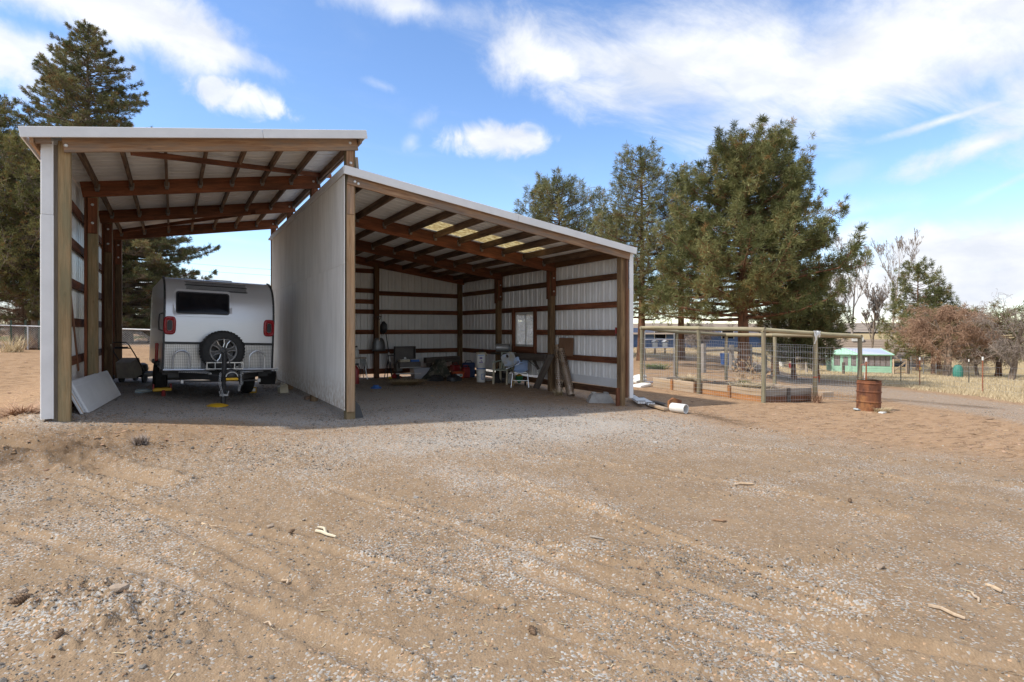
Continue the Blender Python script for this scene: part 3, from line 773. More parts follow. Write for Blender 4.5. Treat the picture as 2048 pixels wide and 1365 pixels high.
# window with its studs
for yy in (WY[0]-.06, WY[1]+.06): board('stud', (6.13, yy, .72), (6.13, yy, 2.1), .1, .06, 'fir', shed, up=(0, 1, 0))
wf = MB()
for a, b_ in (((WY[0], WZ[0]), (WY[1], WZ[0])), ((WY[0], WZ[1]), (WY[1], WZ[1])), ((WY[0], WZ[0]), (WY[0], WZ[1])), ((WY[1], WZ[0]), (WY[1], WZ[1])), ((4.28, WZ[0]), (4.28, WZ[1]))):
    wf.beam((6.2, *a), (6.2, *b_), .06, .05, (1, 0, 0))
wfo = wf.build('window_frame', 'white_plastic', shed)
m, n, l, b = newmat('bright_film_pane')
tp = n.new('ShaderNodeBsdfTransparent'); ms = n.new('ShaderNodeMixShader'); f = noi(n, l, 7, 6, .7)
l.new(rmp(n, l, f, .4, .58, .35, .92), ms.inputs[0]); tl_ = n.new('ShaderNodeBsdfTranslucent'); tl_.inputs[0].default_value = (.9, .9, .86, 1); m3 = n.new('ShaderNodeMixShader'); m3.inputs[0].default_value = .6
l.new(b.outputs[0], m3.inputs[1]); l.new(tl_.outputs[0], m3.inputs[2]); l.new(tp.outputs[0], ms.inputs[1]); l.new(m3.outputs[0], ms.inputs[2]); l.new(ms.outputs[0], n['Material Output'].inputs[0])
b.inputs['Base Color'].default_value = (.75, .75, .7, 1); b.inputs['Roughness'].default_value = .3; MT['pane'] = m  # white translucent film put in the pane so it looks bright with daylight
for a, b_ in ((WY[0]+.03, 4.255), (4.305, WY[1]-.03)):
    MB().box((6.2+(.012 if a > 4 else -.012), (a+b_)/2, (WZ[0]+WZ[1])/2), (.005, b_-a, WZ[1]-WZ[0]-.06)).build('pane', 'pane', wfo)
board('window_sill_board', (6.15, WY[0]-.1, WZ[0]-.11), (6.15, WY[1]+.1, WZ[0]-.11), .05, .16, 'fir', shed)
board('splintered_block', (6.1, WY[0]-.12, .68), (6.1, WY[0]-.02, .7), .05, .2, 'board_grey', shed)
# ---- white partition of painted sheets between the bays
m, n, l, b = newmat('partition_paint')
f = noi(n, l, 3.2, 7, .65, (1, 1, .25)); f2 = noi(n, l, 70, 3, .6)
c = mixc(n, l, rmp(n, l, f, .38, .7), (.86, .85, .81), (.72, .71, .67)); tc = n.new('ShaderNodeTexCoord'); sx = n.new('ShaderNodeSeparateXYZ'); l.new(tc.outputs['Object'], sx.inputs[0]); mu = n.new('ShaderNodeMath'); mu.operation = 'MULTIPLY'; l.new(rmp(n, l, sx.outputs[2], .18, .75, 1, 0), mu.inputs[0]); l.new(rmp(n, l, noi(n, l, 9, 6, .7, seed=False), .38, .62), mu.inputs[1])
c = mixc(n, l, mu.outputs[0], c, (.5, .4, .3)); c = mixc(n, l, rmp(n, l, noi(n, l, 6, 5, .7, (1, 4, .1), seed=False), .56, .72, 0, .4), c, (.5, .48, .44))
l.new(c, b.inputs['Base Color']); b.inputs['Roughness'].default_value = .65; bump(n, l, b, f2, .25, .004); MT['partition'] = m
ys = [-.09, 2.35, 4.79, 7.23, 8.0]
for a, b_ in zip(ys[:-1], ys[1:]):
    MB().box((-.095, (a+b_)/2, 1.375), (.013, b_-a-.003, 2.437), None, .002).build('sheet_panel', 'partition', shed)
    MB().box((-.095, (a+b_)/2, 3.345), (.013, b_-a-.003, 1.497), None, .002).build('sheet_panel', 'partition', shed)
board('partition_sill', (-.06, .1, .19), (-.06, 8.0, .25), .06, .09, 'board_old', shed)
for z in (1.2, 2.6, 3.6): board('partition_rail', (-.06, .1, z), (-.06, 8.3, z), .04, .09, 'fir', shed)

# ================================================================== TRAVEL TRAILER
m, n, l, b = newmat('silver_skin')
f = noi(n, l, 5, 3, .5, (1, 1, 30)); c = mixc(n, l, f, (.62, .63, .65), (.7, .71, .73)); l.new(c, b.inputs['Base Color']); b.inputs['Metallic'].default_value = .45; b.inputs['Roughness'].default_value = .3; MT['silver'] = m
m, n, l, b = newmat('tread_plate')
tc = n.new('ShaderNodeTexCoord'); h = None
for sgn in (1,):
    mp = n.new('ShaderNodeMapping'); mp.inputs['Rotation'].default_value = (0, R_(45*sgn), 0); mp.inputs['Scale'].default_value = (1, .001, 1); l.new(tc.outputs['Object'], mp.inputs[0])
    w = n.new('ShaderNodeTexChecker'); w.inputs['Scale'].default_value = 46; l.new(mp.outputs[0], w.inputs['Vector'])
    if h is None: h = w.outputs['Fac']
    else:
        q = n.new('ShaderNodeMath'); q.operation = 'ADD'; l.new(h, q.inputs[0]); l.new(w.outputs['Fac'], q.inputs[1]); h = q.outputs[0]
l.new(mixc(n, l, rmp(n, l, h, 0, 1), (.3, .3, .3), (.62, .62, .62)), b.inputs['Base Color']); b.inputs['Metallic'].default_value = .8; b.inputs['Roughness'].default_value = .33; bump(n, l, b, h, .6, .006); MT['tread'] = m
m, n, l, b = newmat('red_lens'); b.inputs['Base Color'].default_value = (.33, .012, .02, 1); b.inputs['Roughness'].default_value = .15; MT['lens'] = m

tr = root('travel_trailer', 'silver off road travel trailer with spare wheel parked in the left bay', 'trailer', (.80, 12.9, .075), rot=Matrix.Rotation(R_(4.5), 4, 'Z') @ Matrix.Rotation(R_(1.7), 4, 'Y'))
YZX = Matrix(((0, 0, 1, 0), (1, 0, 0, 0), (0, 1, 0, 0), (0, 0, 0, 1)))      # outline drawn in (y, z), thickness along x
front = [(0, .62), (0, 1.55), (.018, 1.78), (.06, 1.97), (.13, 2.13), (.23, 2.26), (.36, 2.35), (.52, 2.42), (.72, 2.455)]
body = front+[(3.9, 2.43), (4.15, 2.3), (4.3, 2.0), (4.35, .62)]
mb = MB(); mb.prism(body, 1.98, YZX); mb.build('body', 'silver', tr, smooth=True, auto=25)
for sx in (-1, 1):
    mb = MB(); k = len(front)
    for (p, q) in zip(front[:-1], front[1:]): mb.beam((sx*.985, p[0]-.008, p[1]), (sx*.985, q[0]-.008, q[1]), .05, .035, (1, 0, 0), .006)
    mb.build('edge_trim', 'black', tr)
# window
wz0, wz1, wx0, wx1 = 1.72, 2.16, -.80, .14
def onfront(z):
    for p, q in zip(front[:-1], front[1:]):
        if p[1] <= z <= q[1]:
            t = (z-p[1])/(q[1]-p[1]); return p[0]+(q[0]-p[0])*t
    return front[-1][0]
def facepanel(x0, x1, z0, z1, r, out, th, n=5):
    """rounded panel bent to the front of the trailer"""
    pts = []
    for (cx_, cz_, a0) in ((x1-r, z1-r, 0), (x0+r, z1-r, 90), (x0+r, z0+r, 180), (x1-r, z0+r, 270)):
        for i in range(n+1):
            a = R_(a0+90*i/n); pts.append((cx_+r*math.cos(a), cz_+r*math.sin(a)))
    k = len(pts); cz = (z0+z1)/2; cx_ = (x0+x1)/2
    V = [(p[0], onfront(p[1])-out, p[1]) for p in pts]+[(p[0], onfront(p[1])-out+th, p[1]) for p in pts]
    return V, [tuple(range(k))]+[(i, (i+1) % k, (i+1) % k+k, i+k) for i in range(k)], k
V, Fc, k = facepanel(wx0-.05, wx1+.05, wz0-.05, wz1+.05, .08, .022, .03)
fr = MB().add(V, Fc).build('window_frame', 'silver', tr)
V, Fc, k = facepanel(wx0, wx1, wz0, wz1, .05, .034, .02); MB().add(V, Fc).build('window_rim', 'black', fr)
V, Fc, k = facepanel(wx0+.025, wx1-.025, wz0+.025, wz1-.025, .04, .04, .01); MB().add(V, Fc).build('window_pane', 'glassdark', fr)
# louvred vent at the top of the front
ve = MB(); zz = [2.2+.024*i for i in range(8)]
ve.add([(-.64, onfront(2.2)-.004, 2.2), (.5, onfront(2.2)-.004, 2.2), (.5, onfront(2.3)-.004, 2.3), (-.64, onfront(2.3)-.004, 2.3), (.5, onfront(2.38)-.004, 2.38), (-.64, onfront(2.38)-.004, 2.38)], [(0, 1, 2, 3), (3, 2, 4, 5)])
MT['vent'] = mat('vent_grey', (.05, .052, .056), (.07, .072, .076), 8, .5)
vent = ve.build('louvre_panel', 'vent', tr)
for z in zz: MB().beam((-.62, onfront(z)-.006, z), (.48, onfront(z)-.006, z), .016, .006, (0, -.5, 1)).build('louvre', 'vent', vent)
MB().box((.1, 1.4, 2.475), (.5, .6, .07), None, .02).build('roof_vent', 'white_plastic', tr)
# red lamps on both front corners
for sx in (-1, 1):
    xa, xb = (-1.0, -.79) if sx < 0 else (.79, 1.0)
    z0, z1 = (1.31, 1.66)
    def loop(ins, y):
        pts = []
        for i in range(28):
            a = 2*math.pi*i/28; cx_, cz_ = (xa+xb)/2, (z0+z1)/2
            ux = math.copysign(abs(math.cos(a))**.55, math.cos(a)); uz = math.copysign(abs(math.sin(a))**.55, math.sin(a))
            pts.append((cx_+ux*((xb-xa)/2-ins), y, cz_+uz*((z1-z0)/2-ins*1.25)))
        return pts
    rings = [loop(0, .01), loop(0, -.035), loop(.014, -.05), loop(.034, -.05), loop(.043, -.03), loop(.05, -.03), loop(.056, -.046), loop(.06, -.046)]
    mb = MB(); V = [p for r in rings for p in r]; k = 28
    Fc = [(i*k+j, i*k+(j+1) % k, (i+1)*k+(j+1) % k, (i+1)*k+j) for i in range(len(rings)-1) for j in range(k)]
    mb.add(V, Fc); lamp = mb.build('corner_lamp', 'lens', tr, smooth=True, auto=60)
    mb = MB(); r = loop(.064, -.038); mb.add(r, [tuple(range(28))]); mb.build('lamp_slot', 'black', lamp)
# lower front: bright tread plate, black trim, side panels and the box behind the wheel
MB().box((0, -.012, 1.15), (1.93, .03, .045), None, .006).build('trim_strip', 'black', tr)
MB().box((-.66, -.012, .89), (.6, .02, .47), None, .004).build('tread_panel', 'tread', tr); MB().box((.68, -.012, .89), (.56, .02, .47), None, .004).build('tread_panel', 'tread', tr)
mb = MB(); mb.prism([(-.345, 0), (.385, 0), (.31, -.13), (-.27, -.13)], .49, T(0, -.004, .89)); mb.build('tread_box', 'tread', tr)
for x in (-.36, .4): MB().box((x, -.03, 1.1), (.04, .03, .12), None, .004).build('latch', 'black', tr)
MB().box((0, .5, .58), (1.96, 1.0, .1), None, .01).build('chassis', 'black', tr)
mb = MB()
for sx in (-1, 1): mb.beam((sx*.85, .3, .53), (sx*.05, -1.15, .53), .07, .1)
mb.beam((-.9, .02, .53), (.9, .02, .53), .08, .1); mb.box((0, -1.17, .56), (.2, .24, .09), None, .01); mb.build('tongue', 'black', tr)
# platform with front tube, slanted tread wings
mb = MB(); mb.tube([(-1.0, -.3, .645), (1.03, -.3, .645)], .019, 8); mb.box((0, -.15, .635), (1.96, .28, .012)); mb.build('platform', 'alu', tr)
for sx in (-1, 1):
    mb = MB(); mb.prism([(sx*.75, -.33), (sx*.3, -.33), (sx*.26, -.75), (sx*.31, -.8)], .02, T(0, 0, .61)); mb.box((sx*.29, -.55, .57), (.02, .44, .09)); mb.build('wing_plate', 'tread', tr)
for x0, x1 in ((-.84, -.56), (.49, .78)):
    r = (x1-x0)/2; pts = [(x0, -.27, .65)]+[p for p in arc(((x0+x1)/2, -.27, .65+.36-r), r, math.pi, 0, 10, (1, 0, 0), (0, 0, 1))]+[(x1, -.27, .65)]
    MB().tube(pts, .017, 8).build('hoop', 'alu', tr, smooth=True)
mb = MB()
for z in (.67, .79): mb.tube([(-.3, -.34, z), (-.3, -.52, z), (.33, -.52, z), (.33, -.34, z)], .012, 6)
for x in (-.3, -.16, .18, .33): mb.tube([(x, -.52, .66), (x, -.52, .79)], .011, 6)
mb.build('rack', 'alu', tr)
MB().box((-.25, -.58, .56), (.05, .01, .08)).build('label_plate', 'white_plastic', tr)
# spare wheel
RY = Matrix.Rotation(R_(90), 3, 'X')
ty = MB(); ty.lathe([(.235, -.11), (.27, -.125), (.34, -.12), (.375, -.1), (.392, -.07), (.396, 0), (.392, .07), (.375, .1), (.34, .12), (.25, .12)], 40, (0, -.25, 1.01), RY)
spare = ty.build('spare_tyre', 'rubber', tr, smooth=True, auto=50)
mb = MB()
for i in range(40):
    a = 2*math.pi*i/40
    for s in (-1, 1):
        mb.box((.392*math.cos(a+.03*s), -.25+s*.075, 1.01+.392*math.sin(a+.03*s)), (.014, .06, .034), (0, -a, 0), .003)
mb.build('tread_blocks', 'rubber', spare, kind='stuff')
rim = MB(); rim.lathe([(.236, .105), (.243, .12), (.236, .128), (.222, .118), (.214, .06), (.2, -.03), (.1, -.05), (0, -.05)], 36, (0, -.25, 1.01), RY); 
m = mat('dark_alloy', (.06, .06, .063), (.04, .04, .042), 8, .35, .4); MT['alloy_dark'] = m
rimo = rim.build('rim', ['alu'], tr, smooth=True, auto=30)
MB().lathe([(.21, .062), (.2, -.02), (.09, -.035), (0, -.035)], 30, (0, -.25, 1.01), RY).build('rim_dish', 'alloy_dark', rimo, smooth=True)
MB().lathe([(.075, .0), (.075, .085), (.055, .1), (.03, .105), (.03, .12), (0, .12)], 20, (0, -.25, 1.01), RY).build('hub', 'alloy_dark', rimo, smooth=True, auto=30)
for i in range(6):
    a = 2*math.pi*(i+.25)/6; u = Vector((math.cos(a), 0, math.sin(a))); v = Vector((-math.sin(a), 0, math.cos(a))); cc = Vector((0, -.25, 1.01))
    sp = MB()
    sp.add([cc+u*.055+v*s*.03+Vector((0, -.1, 0)) for s in (-1, 1)]+[cc+u*.228+v*s*.062+Vector((0, -.105, 0)) for s in (1, -1)]+[cc+u*.055+v*s*.03+Vector((0, -.05, 0)) for s in (-1, 1)]+[cc+u*.228+v*s*.062+Vector((0, -.06, 0)) for s in (1, -1)],
           [(0, 1, 2, 3), (0, 3, 7, 4), (1, 5, 6, 2), (0, 4, 5, 1), (4, 7, 6, 5)])
    so_ = sp.build('spoke', 'alloy_dark', rimo)
    for s in (-1, 1): sp2 = MB(); sp2.tube([cc+u*.07+v*s*.028+Vector((0, -.108, 0)), cc+u*.15+v*s*.026+Vector((0, -.112, 0)), cc+u*.226+v*s*.058+Vector((0, -.112, 0))], .0105, 5); sp2.build('spoke_edge', 'alu', rimo)
# jack, coupler, chains
J = Vector((-.09, -1.12, 0))
mb = MB(); mb.tube([J+Vector((0, 0, .06)), J+Vector((0, 0, .5))], .034, 12); mb.tube([J+Vector((0, 0, .5)), J+Vector((0, 0, 1.0))], .042, 12); mb.tube([J+Vector((0, 0, .04)), J+Vector((0, 0, .2))], .045, 12)
mb.tube([J+Vector((0, -.02, .98)), J+Vector((.02, -.1, .98)), J+Vector((.1, -.12, .72))], .009, 6); jk = mb.build('jack_post', 'black', tr, smooth=True)
mb = MB(); mb.tube([J+Vector((-.08, -.05, .3)), J+Vector((-.06, -.05, .24)), J+Vector((.06, -.05, .24)), J+Vector((.08, -.05, .3))], .01, 6); mb.tube([J+Vector((-.07, -.05, .22)), J+Vector((.07, -.05, .22))], .012, 6); mb.build('jack_pin', 'galv', jk)
mb = MB(); mb.lathe([(.0, .0), (.09, .0), (.105, .03), (.105, .12), (.08, .17), (0, .19)], 18, (0, -1.28, .53)); cp = mb.build('coupler', 'black', tr, smooth=True, auto=40)
MB().tube(arc((0, -1.38, .56), .1, R_(10), R_(170), 10, (1, 0, 0), (0, 0, 1)), .011, 6).build('coupler_bail', 'galv', cp)
MB().box((0, -1.4, .535), (.2, .05, .045), None, .01).build('coupler_latch', 'yellow', cp)
for sx, ln in ((-1, 13), (1, 10)):
    mb = MB(); p = Vector((sx*.17, -1.25, .62))
    for i in range(ln):
        a = .5 if i % 2 else -.9; q = p+Vector((0, 0, 0))
        mb.tube([q+Vector((.016*math.cos(t)*math.cos(a), .016*math.cos(t)*math.sin(a), -.024*math.sin(t))) for t in [2*math.pi*k/8 for k in range(9)]], .0058, 5, False)
        p = p+Vector((-sx*.009 if i > 4 else sx*.002, 0, -.033))
    mb.build('safety_chain', 'galv', tr, kind='stuff')
MB().box((-.08, -.65, .45), (1.3, .06, .03), None, .005).build('stabiliser_bar', 'black', tr)
for x in (-.72, .6): MB().box((x, -.68, .45), (.05, .05, .07), None, .006).build('stabiliser_bracket', 'galv', tr)
# road wheels, side marker, grab handle
for x in (-.92, .8):
    w = MB(); w.lathe([(.2, -.1), (.3, -.12), (.36, -.09), (.375, 0), (.36, .09), (.3, .12), (.2, .1)], 32, (x, 1.6, .365), Matrix.Rotation(R_(90), 3, 'Y')); wo = w.build('road_wheel', 'rubber', tr, smooth=True, auto=40)
    MB().lathe([(.2, -.09), (.1, -.06), (0, -.06)], 20, (x, 1.6, .365), Matrix.Rotation(R_(90), 3, 'Y')).build('wheel_rim', 'alloy_dark', wo)
MB().box((-1.01, 1.3, .72), (.12, 1.2, .09), None, .02).build('fender', 'black', tr); MB().box((-1.05, .75, .95), (.06, .14, .36), None, .02).build('side_marker', 'lens', tr)
mb = MB(); mb.tube([(-.99, .25, 1.72), (-1.05, .25, 1.7), (-1.06, .25, 1.55), (-1.05, .25, 1.4), (-.99, .25, 1.38)], .014, 6); mb.build('grab_handle', 'black', tr)
MB().box((0, 1.6, .36), (1.6, .08, .08)).build('axle', 'black', tr)

def at_ground(px, py): p = gp(px, py); return p
def single(mb, name, mt, loc, label, cat, rz=0, group=None, rot=None, smooth=False, auto=40):
    fm = Matrix.Translation(Vector(loc)) @ (rot if rot is not None else Matrix.Rotation(rz, 4, 'Z'))
    return tag(mb.build(name, mt, None, smooth, fm, auto=auto), label, cat, group)
# yellow pad under the jack, chocks under the wheels
p = gp(434, 813); single(MB().lathe([(0, .05), (.08, .05), (.11, .045), (.19, .012), (.19, 0), (0, 0)], 16), 'jack_pad', 'yellow', (p.x, p.y, p.z), 'round yellow plastic pad under the trailer jack', 'jack pad', smooth=True)
p = gp(324, 792); lv = root('wheel_leveller', 'yellow leveller with red screw under the left trailer wheel', 'leveller', (p.x, p.y, p.z), .08)
MB().box((0, 0, .13), (.32, .2, .06), None, .01).build('ramp', 'yellow', lv); MB().box((-.15, 0, .19), (.03, .2, .1), None, .008).build('ramp_end', 'red', lv); MB().box((.15, 0, .19), (.03, .2, .1), None, .008).build('ramp_end', 'red', lv)
MB().tube([(.02, -.08, .0), (.02, -.08, .12)], .035, 8).build('screw_foot', 'red', lv)
p = gp(504, 786); ck = root('wheel_chock', 'yellow chock box with a grey label beside the right trailer wheel', 'chock', (p.x, p.y, p.z), .1)
MB().box((0, 0, .07), (.17, .16, .14), None, .012).build('body', 'yellow', ck); MB().box((.0, -.083, .075), (.11, .006, .07)).build('label_plate', 'alu', ck)

# ================================================================== THINGS IN THE LEFT BAY
rnd = random.Random(4)
P1 = Vector((-1.08, 10.55, G(-1.08, 10.55)+.01)); P2 = Vector((-.86, 13.3, G(-.86, 13.3)+.01))
for i, (off, lab) in enumerate(((0, 'white ribbed door panel leaning in front on the left posts'), (1, 'white door panel half hidden behind the one leaning in front'))):
    a = P1+Vector((-.05*off, -.16*off, 0)); b_ = P2+Vector((-.05*off, -.3*off, 0)); ax = (b_-a).normalized(); up = Vector((-.42, 0, .9)); up = (up-ax*up.dot(ax)).normalized(); nr = ax.cross(up)
    r = root('door_panel', lab, 'door panel', a, group='white door panels leaning on the left posts')
    L = (b_-a).length; fm = Matrix((ax, up, nr)).transposed()
    mb = MB(); mb.box(ax*L/2+up*.27, (L, .53, .03), fm, .006); pn = mb.build('panel', 'white_metal', r)
    for q in (.09, .45): MB().box(ax*L/2+up*q+nr*.018, (L-.04, .018, .008), fm, .002).build('rib', 'white_metal', pn)
    for q in (.03, L-.03): MB().box(ax*q+up*.27+nr*.018, (.03, .5, .008), fm, .002).build('end_stile', 'board_pale' if i else 'white_metal', pn)
a = onX(138, 560, -1.30); b_ = onX(157, 742, -1.26)
r = root('leaning_lath', 'thin reddish lath leaning against the left wall girts', 'lath', (b_.x, b_.y, b_.z)); board('lath', (0, 0, 0), a-b_, .02, .05, 'board_red', r)
a = onX(222, 690, -1.05); p = gp(224, 760)
r = root('long_handled_tool', 'long wooden handled tool leaning by the rear left post', 'tool', p); mb = MB(); mb.tube([(0, 0, .05), a-p], .016, 6); mb.build('handle', 'board_pale', r); MB().box((0, 0, .06), (.12, .05, .1), None, .01).build('head', 'black', r)
p = gp(285, 787); mb = MB(); mb.lathe([(0, 0), (.04, 0), (.045, .02), (.045, .2), (.03, .25), (.014, .27), (.014, .3), (0, .3)], 12)
m, n, l, b = newmat('clear_bottle'); b.inputs['Base Color'].default_value = (.5, .58, .58, 1); b.inputs['Roughness'].default_value = .1; b.inputs['Transmission Weight'].default_value = .6; MT['bottle'] = m
single(mb, 'plastic_bottle', 'bottle', (p.x-.13, p.y, p.z+.047), 'clear plastic bottle lying on the floor beside the trailer', 'bottle', rot=Matrix.Rotation(R_(90), 4, 'Y'), smooth=True)
# lawn mower with grass bag
MT['bag'] = mat('bag_cloth', (.42, .38, .31), (.33, .3, .25), 9, .9, 0, .5)
p = gp(262, 766); mw = root('lawn_mower', 'black push mower with a tan grass bag behind the left posts', 'lawn mower', p, -.5)
MB().box((0, .35, .18), (.5, .55, .13), None, .04).build('deck', 'black', mw); MB().lathe([(0, 0), (.14, 0), (.16, .05), (.14, .16), (.08, .2), (0, .2)], 14, (0, .4, .25)).build('engine', 'black', mw, smooth=True)
for x in (-.27, .27):
    for y in (.08, .62): MB().lathe([(0, -.02), (.1, -.02), (.1, .02), (0, .02)], 14, (x, y, .1), Matrix.Rotation(R_(90), 3, 'Y')).build('wheel', 'rubber', mw)
mb = MB(); q = [(-.21, -.18, .12), (.21, -.18, .12), (.21, .12, .2), (-.21, .12, .2), (-.17, -.3, .5), (.17, -.3, .5), (.19, .0, .6), (-.19, .0, .6)]
mb.add(q, [(0, 1, 2, 3)[::-1], (4, 5, 6, 7), (0, 1, 5, 4), (1, 2, 6, 5), (2, 3, 7, 6), (3, 0, 4, 7)]); mb.build('grass_bag', 'bag', mw)
mb = MB()
for x in (-.22, .22): mb.tube([(x, .2, .22), (x*1.02, -.25, .72), (x*.95, -.42, .92)], .013, 6)
mb.tube([(-.21, -.42, .92), (-.17, -.47, .98), (.17, -.47, .98), (.21, -.42, .92)], .013, 6); mb.tube([(-.21, -.36, .84), (.21, -.36, .84)], .013, 6); mb.build('handle', 'black', mw)
MB().box((0, -.36, .85), (.3, .06, .05), None, .012).build('control_bar', 'black', mw)
# right of the trailer
p = gp(534, 768); r = root('black_tote', 'black plastic tote on the ground beside the trailer', 'tote', p, -.1)
mb = MB(); mb.add([(-.2, -.15, 0), (.2, -.15, 0), (.2, .15, 0), (-.2, .15, 0), (-.25, -.19, .34), (.25, -.19, .34), (.25, .19, .34), (-.25, .19, .34)], [(3, 2, 1, 0), (0, 1, 5, 4), (1, 2, 6, 5), (2, 3, 7, 6), (3, 0, 4, 7), (4, 5, 6, 7)]); mb.build('tub', 'black', r)
MB().box((0, 0, .345), (.53, .41, .03), None, .01).build('lid', 'black', r); MB().box((-.05, -.2, .3), (.2, .02, .05)).build('handle', 'black', r)
p = gp(541, 752); mb = MB(); rr_ = random.Random(3); mb.lathe([(.28, 0), (.26, .12), (.2, .26), (.1, .36), (0, .4)], 12); mb.v = [(v[0]*(1+rr_.uniform(-.15, .15)), v[1]*(1+rr_.uniform(-.15, .15)), v[2]) for v in mb.v]; mb.tube([(.1, -.1, .2), (.42, -.25, .38)], .014, 6)
MT['maroon'] = mat('maroon_cloth', (.12, .02, .022), (.08, .014, .016), 6, .8, 0, .3)
single(mb, 'maroon_sack', 'maroon', p, 'slumped dark red sack behind the black tote', 'sack', smooth=True)
p = gp(561, 762)
r = root('timber_pile', 'short pile of weathered boards against the white partition', 'timber pile', p, .25)
for i, (z, dy, w) in enumerate(((.04, 0, .2), (.12, .05, .16), (.19, .1, .12), (.25, .16, .1))): board('plank', (-.14+dy*.3, dy, z), (.16-dy*.2, dy+.05, z), w, .05, 'board_old' if i % 2 else 'board_grey', r)
p = gp(566, 786); r = root('plastic_jug', 'cream plastic jug on the gravel by the partition', 'jug', p, .3)
MT['cream'] = mat('cream_plastic', (.62, .55, .4), (.5, .44, .33), 5, .5)
mb = MB(); mb.add([(-.1, -.07, 0), (.1, -.07, 0), (.1, .07, 0), (-.1, .07, 0), (-.11, -.07, .15), (.08, -.07, .19), (.08, .07, .19), (-.11, .07, .15), (0, -.04, .21), (.06, -.04, .22), (.06, .04, .22), (0, .04, .21)], [(3, 2, 1, 0), (0, 1, 5, 4), (1, 2, 6, 5), (2, 3, 7, 6), (3, 0, 4, 7), (4, 5, 9, 8), (5, 6, 10, 9), (6, 7, 11, 10), (7, 4, 8, 11), (8, 9, 10, 11)]); mb.build('body', 'cream', r); MB().tube([(-.08, 0, .15), (-.03, 0, .23), (.02, 0, .22)], .012, 6).build('handle', 'cream', r)
p = gp(618, 799); r = root('wood_block', 'short wooden block on the gravel under the partition edge', 'wood block', p, .6); board('block', (-.11, 0, .035), (.11, 0, .035), .09, .07, 'header', r)

# ================================================================== THINGS IN THE RIGHT BAY
p = gp(718, 838); r = root('rubber_flap', 'black bent rubber flap leaning on the centre post', 'rubber flap', p+Vector((0, .1, 0)))
mb = MB(); mb.prism([(-.05, 0), (.11, -.02), (.05, .2), (-.02, .3), (-.05, .3)], .02, Matrix.Rotation(R_(80), 4, 'X')); mb.build('flap', 'black', r)
# extinguisher
p = gp(712, 768); r = root('fire_extinguisher', 'red fire extinguisher standing behind the centre post', 'fire extinguisher', p)
MB().lathe([(0, 0), (.08, 0), (.085, .03), (.085, .4), (.06, .46), (.03, .48), (.03, .52), (0, .52)], 18).build('cylinder', 'red', r, smooth=True); MB().box((.02, 0, .55), (.12, .03, .05), None, .01).build('valve', 'black', r); MB().tube([(.05, 0, .53), (.12, -.02, .4), (.1, -.03, .15)], .012, 6).build('hose', 'black', r)
# folding trestle with a white jug
p = gp(716, 760); r = root('folding_trestle', 'folding metal trestle with dark hanging straps near the back wall', 'trestle', p)
MB().box((0, .1, .66), (.5, .3, .04), None, .005).build('top_board', 'board_pale', r)
for x in (-.2, .22):
    for s in (-1, 1): MB().tube([(x, .1, .64), (x+.04, .1+s*.2, 0)], .014, 6).build('leg', 'alu', r)
mb = MB()
for i in range(6): mb.tube([(.05+.03*i, -.07, .64), (.07+.035*i, -.1, .45), (.1+.035*i+.02*(i % 3), -.1, .12+.05*(i % 3))], .009, 5)
mb.build('straps', 'black', r, kind='stuff')
q = Vector((p.x-.07, p.y+.08, p.z+.68)); r = root('white_jug', 'white jug with dark sprayer top on the trestle', 'jug', q); MB().lathe([(0, 0), (.1, 0), (.12, .04), (.12, .2), (.06, .27), (.05, .3), (0, .3)], 16).build('body', 'white_plastic', r, smooth=True); MB().box((0, 0, .33), (.16, .06, .05), None, .012).build('sprayer', 'black', r)
# scoop shovel hung on the back post
YB = 17.88
ta = onY(757, 633, YB); tb = onY(757.5, 676, YB); tl = onY(741, 703, YB); tr_ = onY(768, 703, YB); tt = onY(750, 675, YB); t2 = onY(764, 675, YB)
MT['steel_dark'] = mat('dark_steel', (.2, .2, .2), (.13, .13, .13), 5, .4, .5)
r = root('scoop_shovel', 'wide grey scoop shovel hanging on the back post', 'shovel', (tb.x, tb.y-.03, tl.z)); o_ = Vector((tb.x, tb.y-.03, tl.z))
H = tb.z-tl.z; Wb = (tr_.x-tl.x)/2
mb = MB(); rows = []
for i in range(7):
    t = i/6; w = Wb*(1-.28*t**2) if t < .8 else Wb*(.82-(t-.8)*1.6)
    for j in range(9):
        u = -1+j/4; rows.append((u*w, -.09*(1-abs(u)**3)*(1-.3*t)+.03, t*H))
Fc = [(i*9+j, i*9+j+1, (i+1)*9+j+1, (i+1)*9+j) for i in range(6) for j in range(8)]
mb.add(rows, Fc); bl = mb.build('blade', 'steel_dark', r, smooth=True); sol = bl.modifiers.new('thick', 'SOLIDIFY'); sol.thickness = .004
hz = ta.z-o_.z
MB().tube([(0, -.03, H*.75), (0, -.02, hz-.12)], .018, 8).build('shaft', 'board_pale', r)
mb = MB(); mb.tube([(0, -.02, hz-.14), (-.06, -.02, hz-.02), (.06, -.02, hz-.02), (0, -.02, hz-.14)], .012, 6); mb.tube([(-.07, -.02, hz-.01), (.07, -.02, hz-.01)], .016, 8); mb.build('grip', 'board_old', r)
q = onY(767, 655, 17.95); mb = MB(); rr_ = random.Random(8); mb.lathe([(0, -.2), (.09, -.16), (.13, -.05), (.11, .08), (.05, .16), (0, .17)], 12); mb.v = [tuple(c*(1+rr_.uniform(-.2, .2)) for c in v) for v in mb.v]
single(mb, 'hanging_bag', 'black', q, 'small black bag hanging beside the scoop shovel', 'bag', smooth=True)
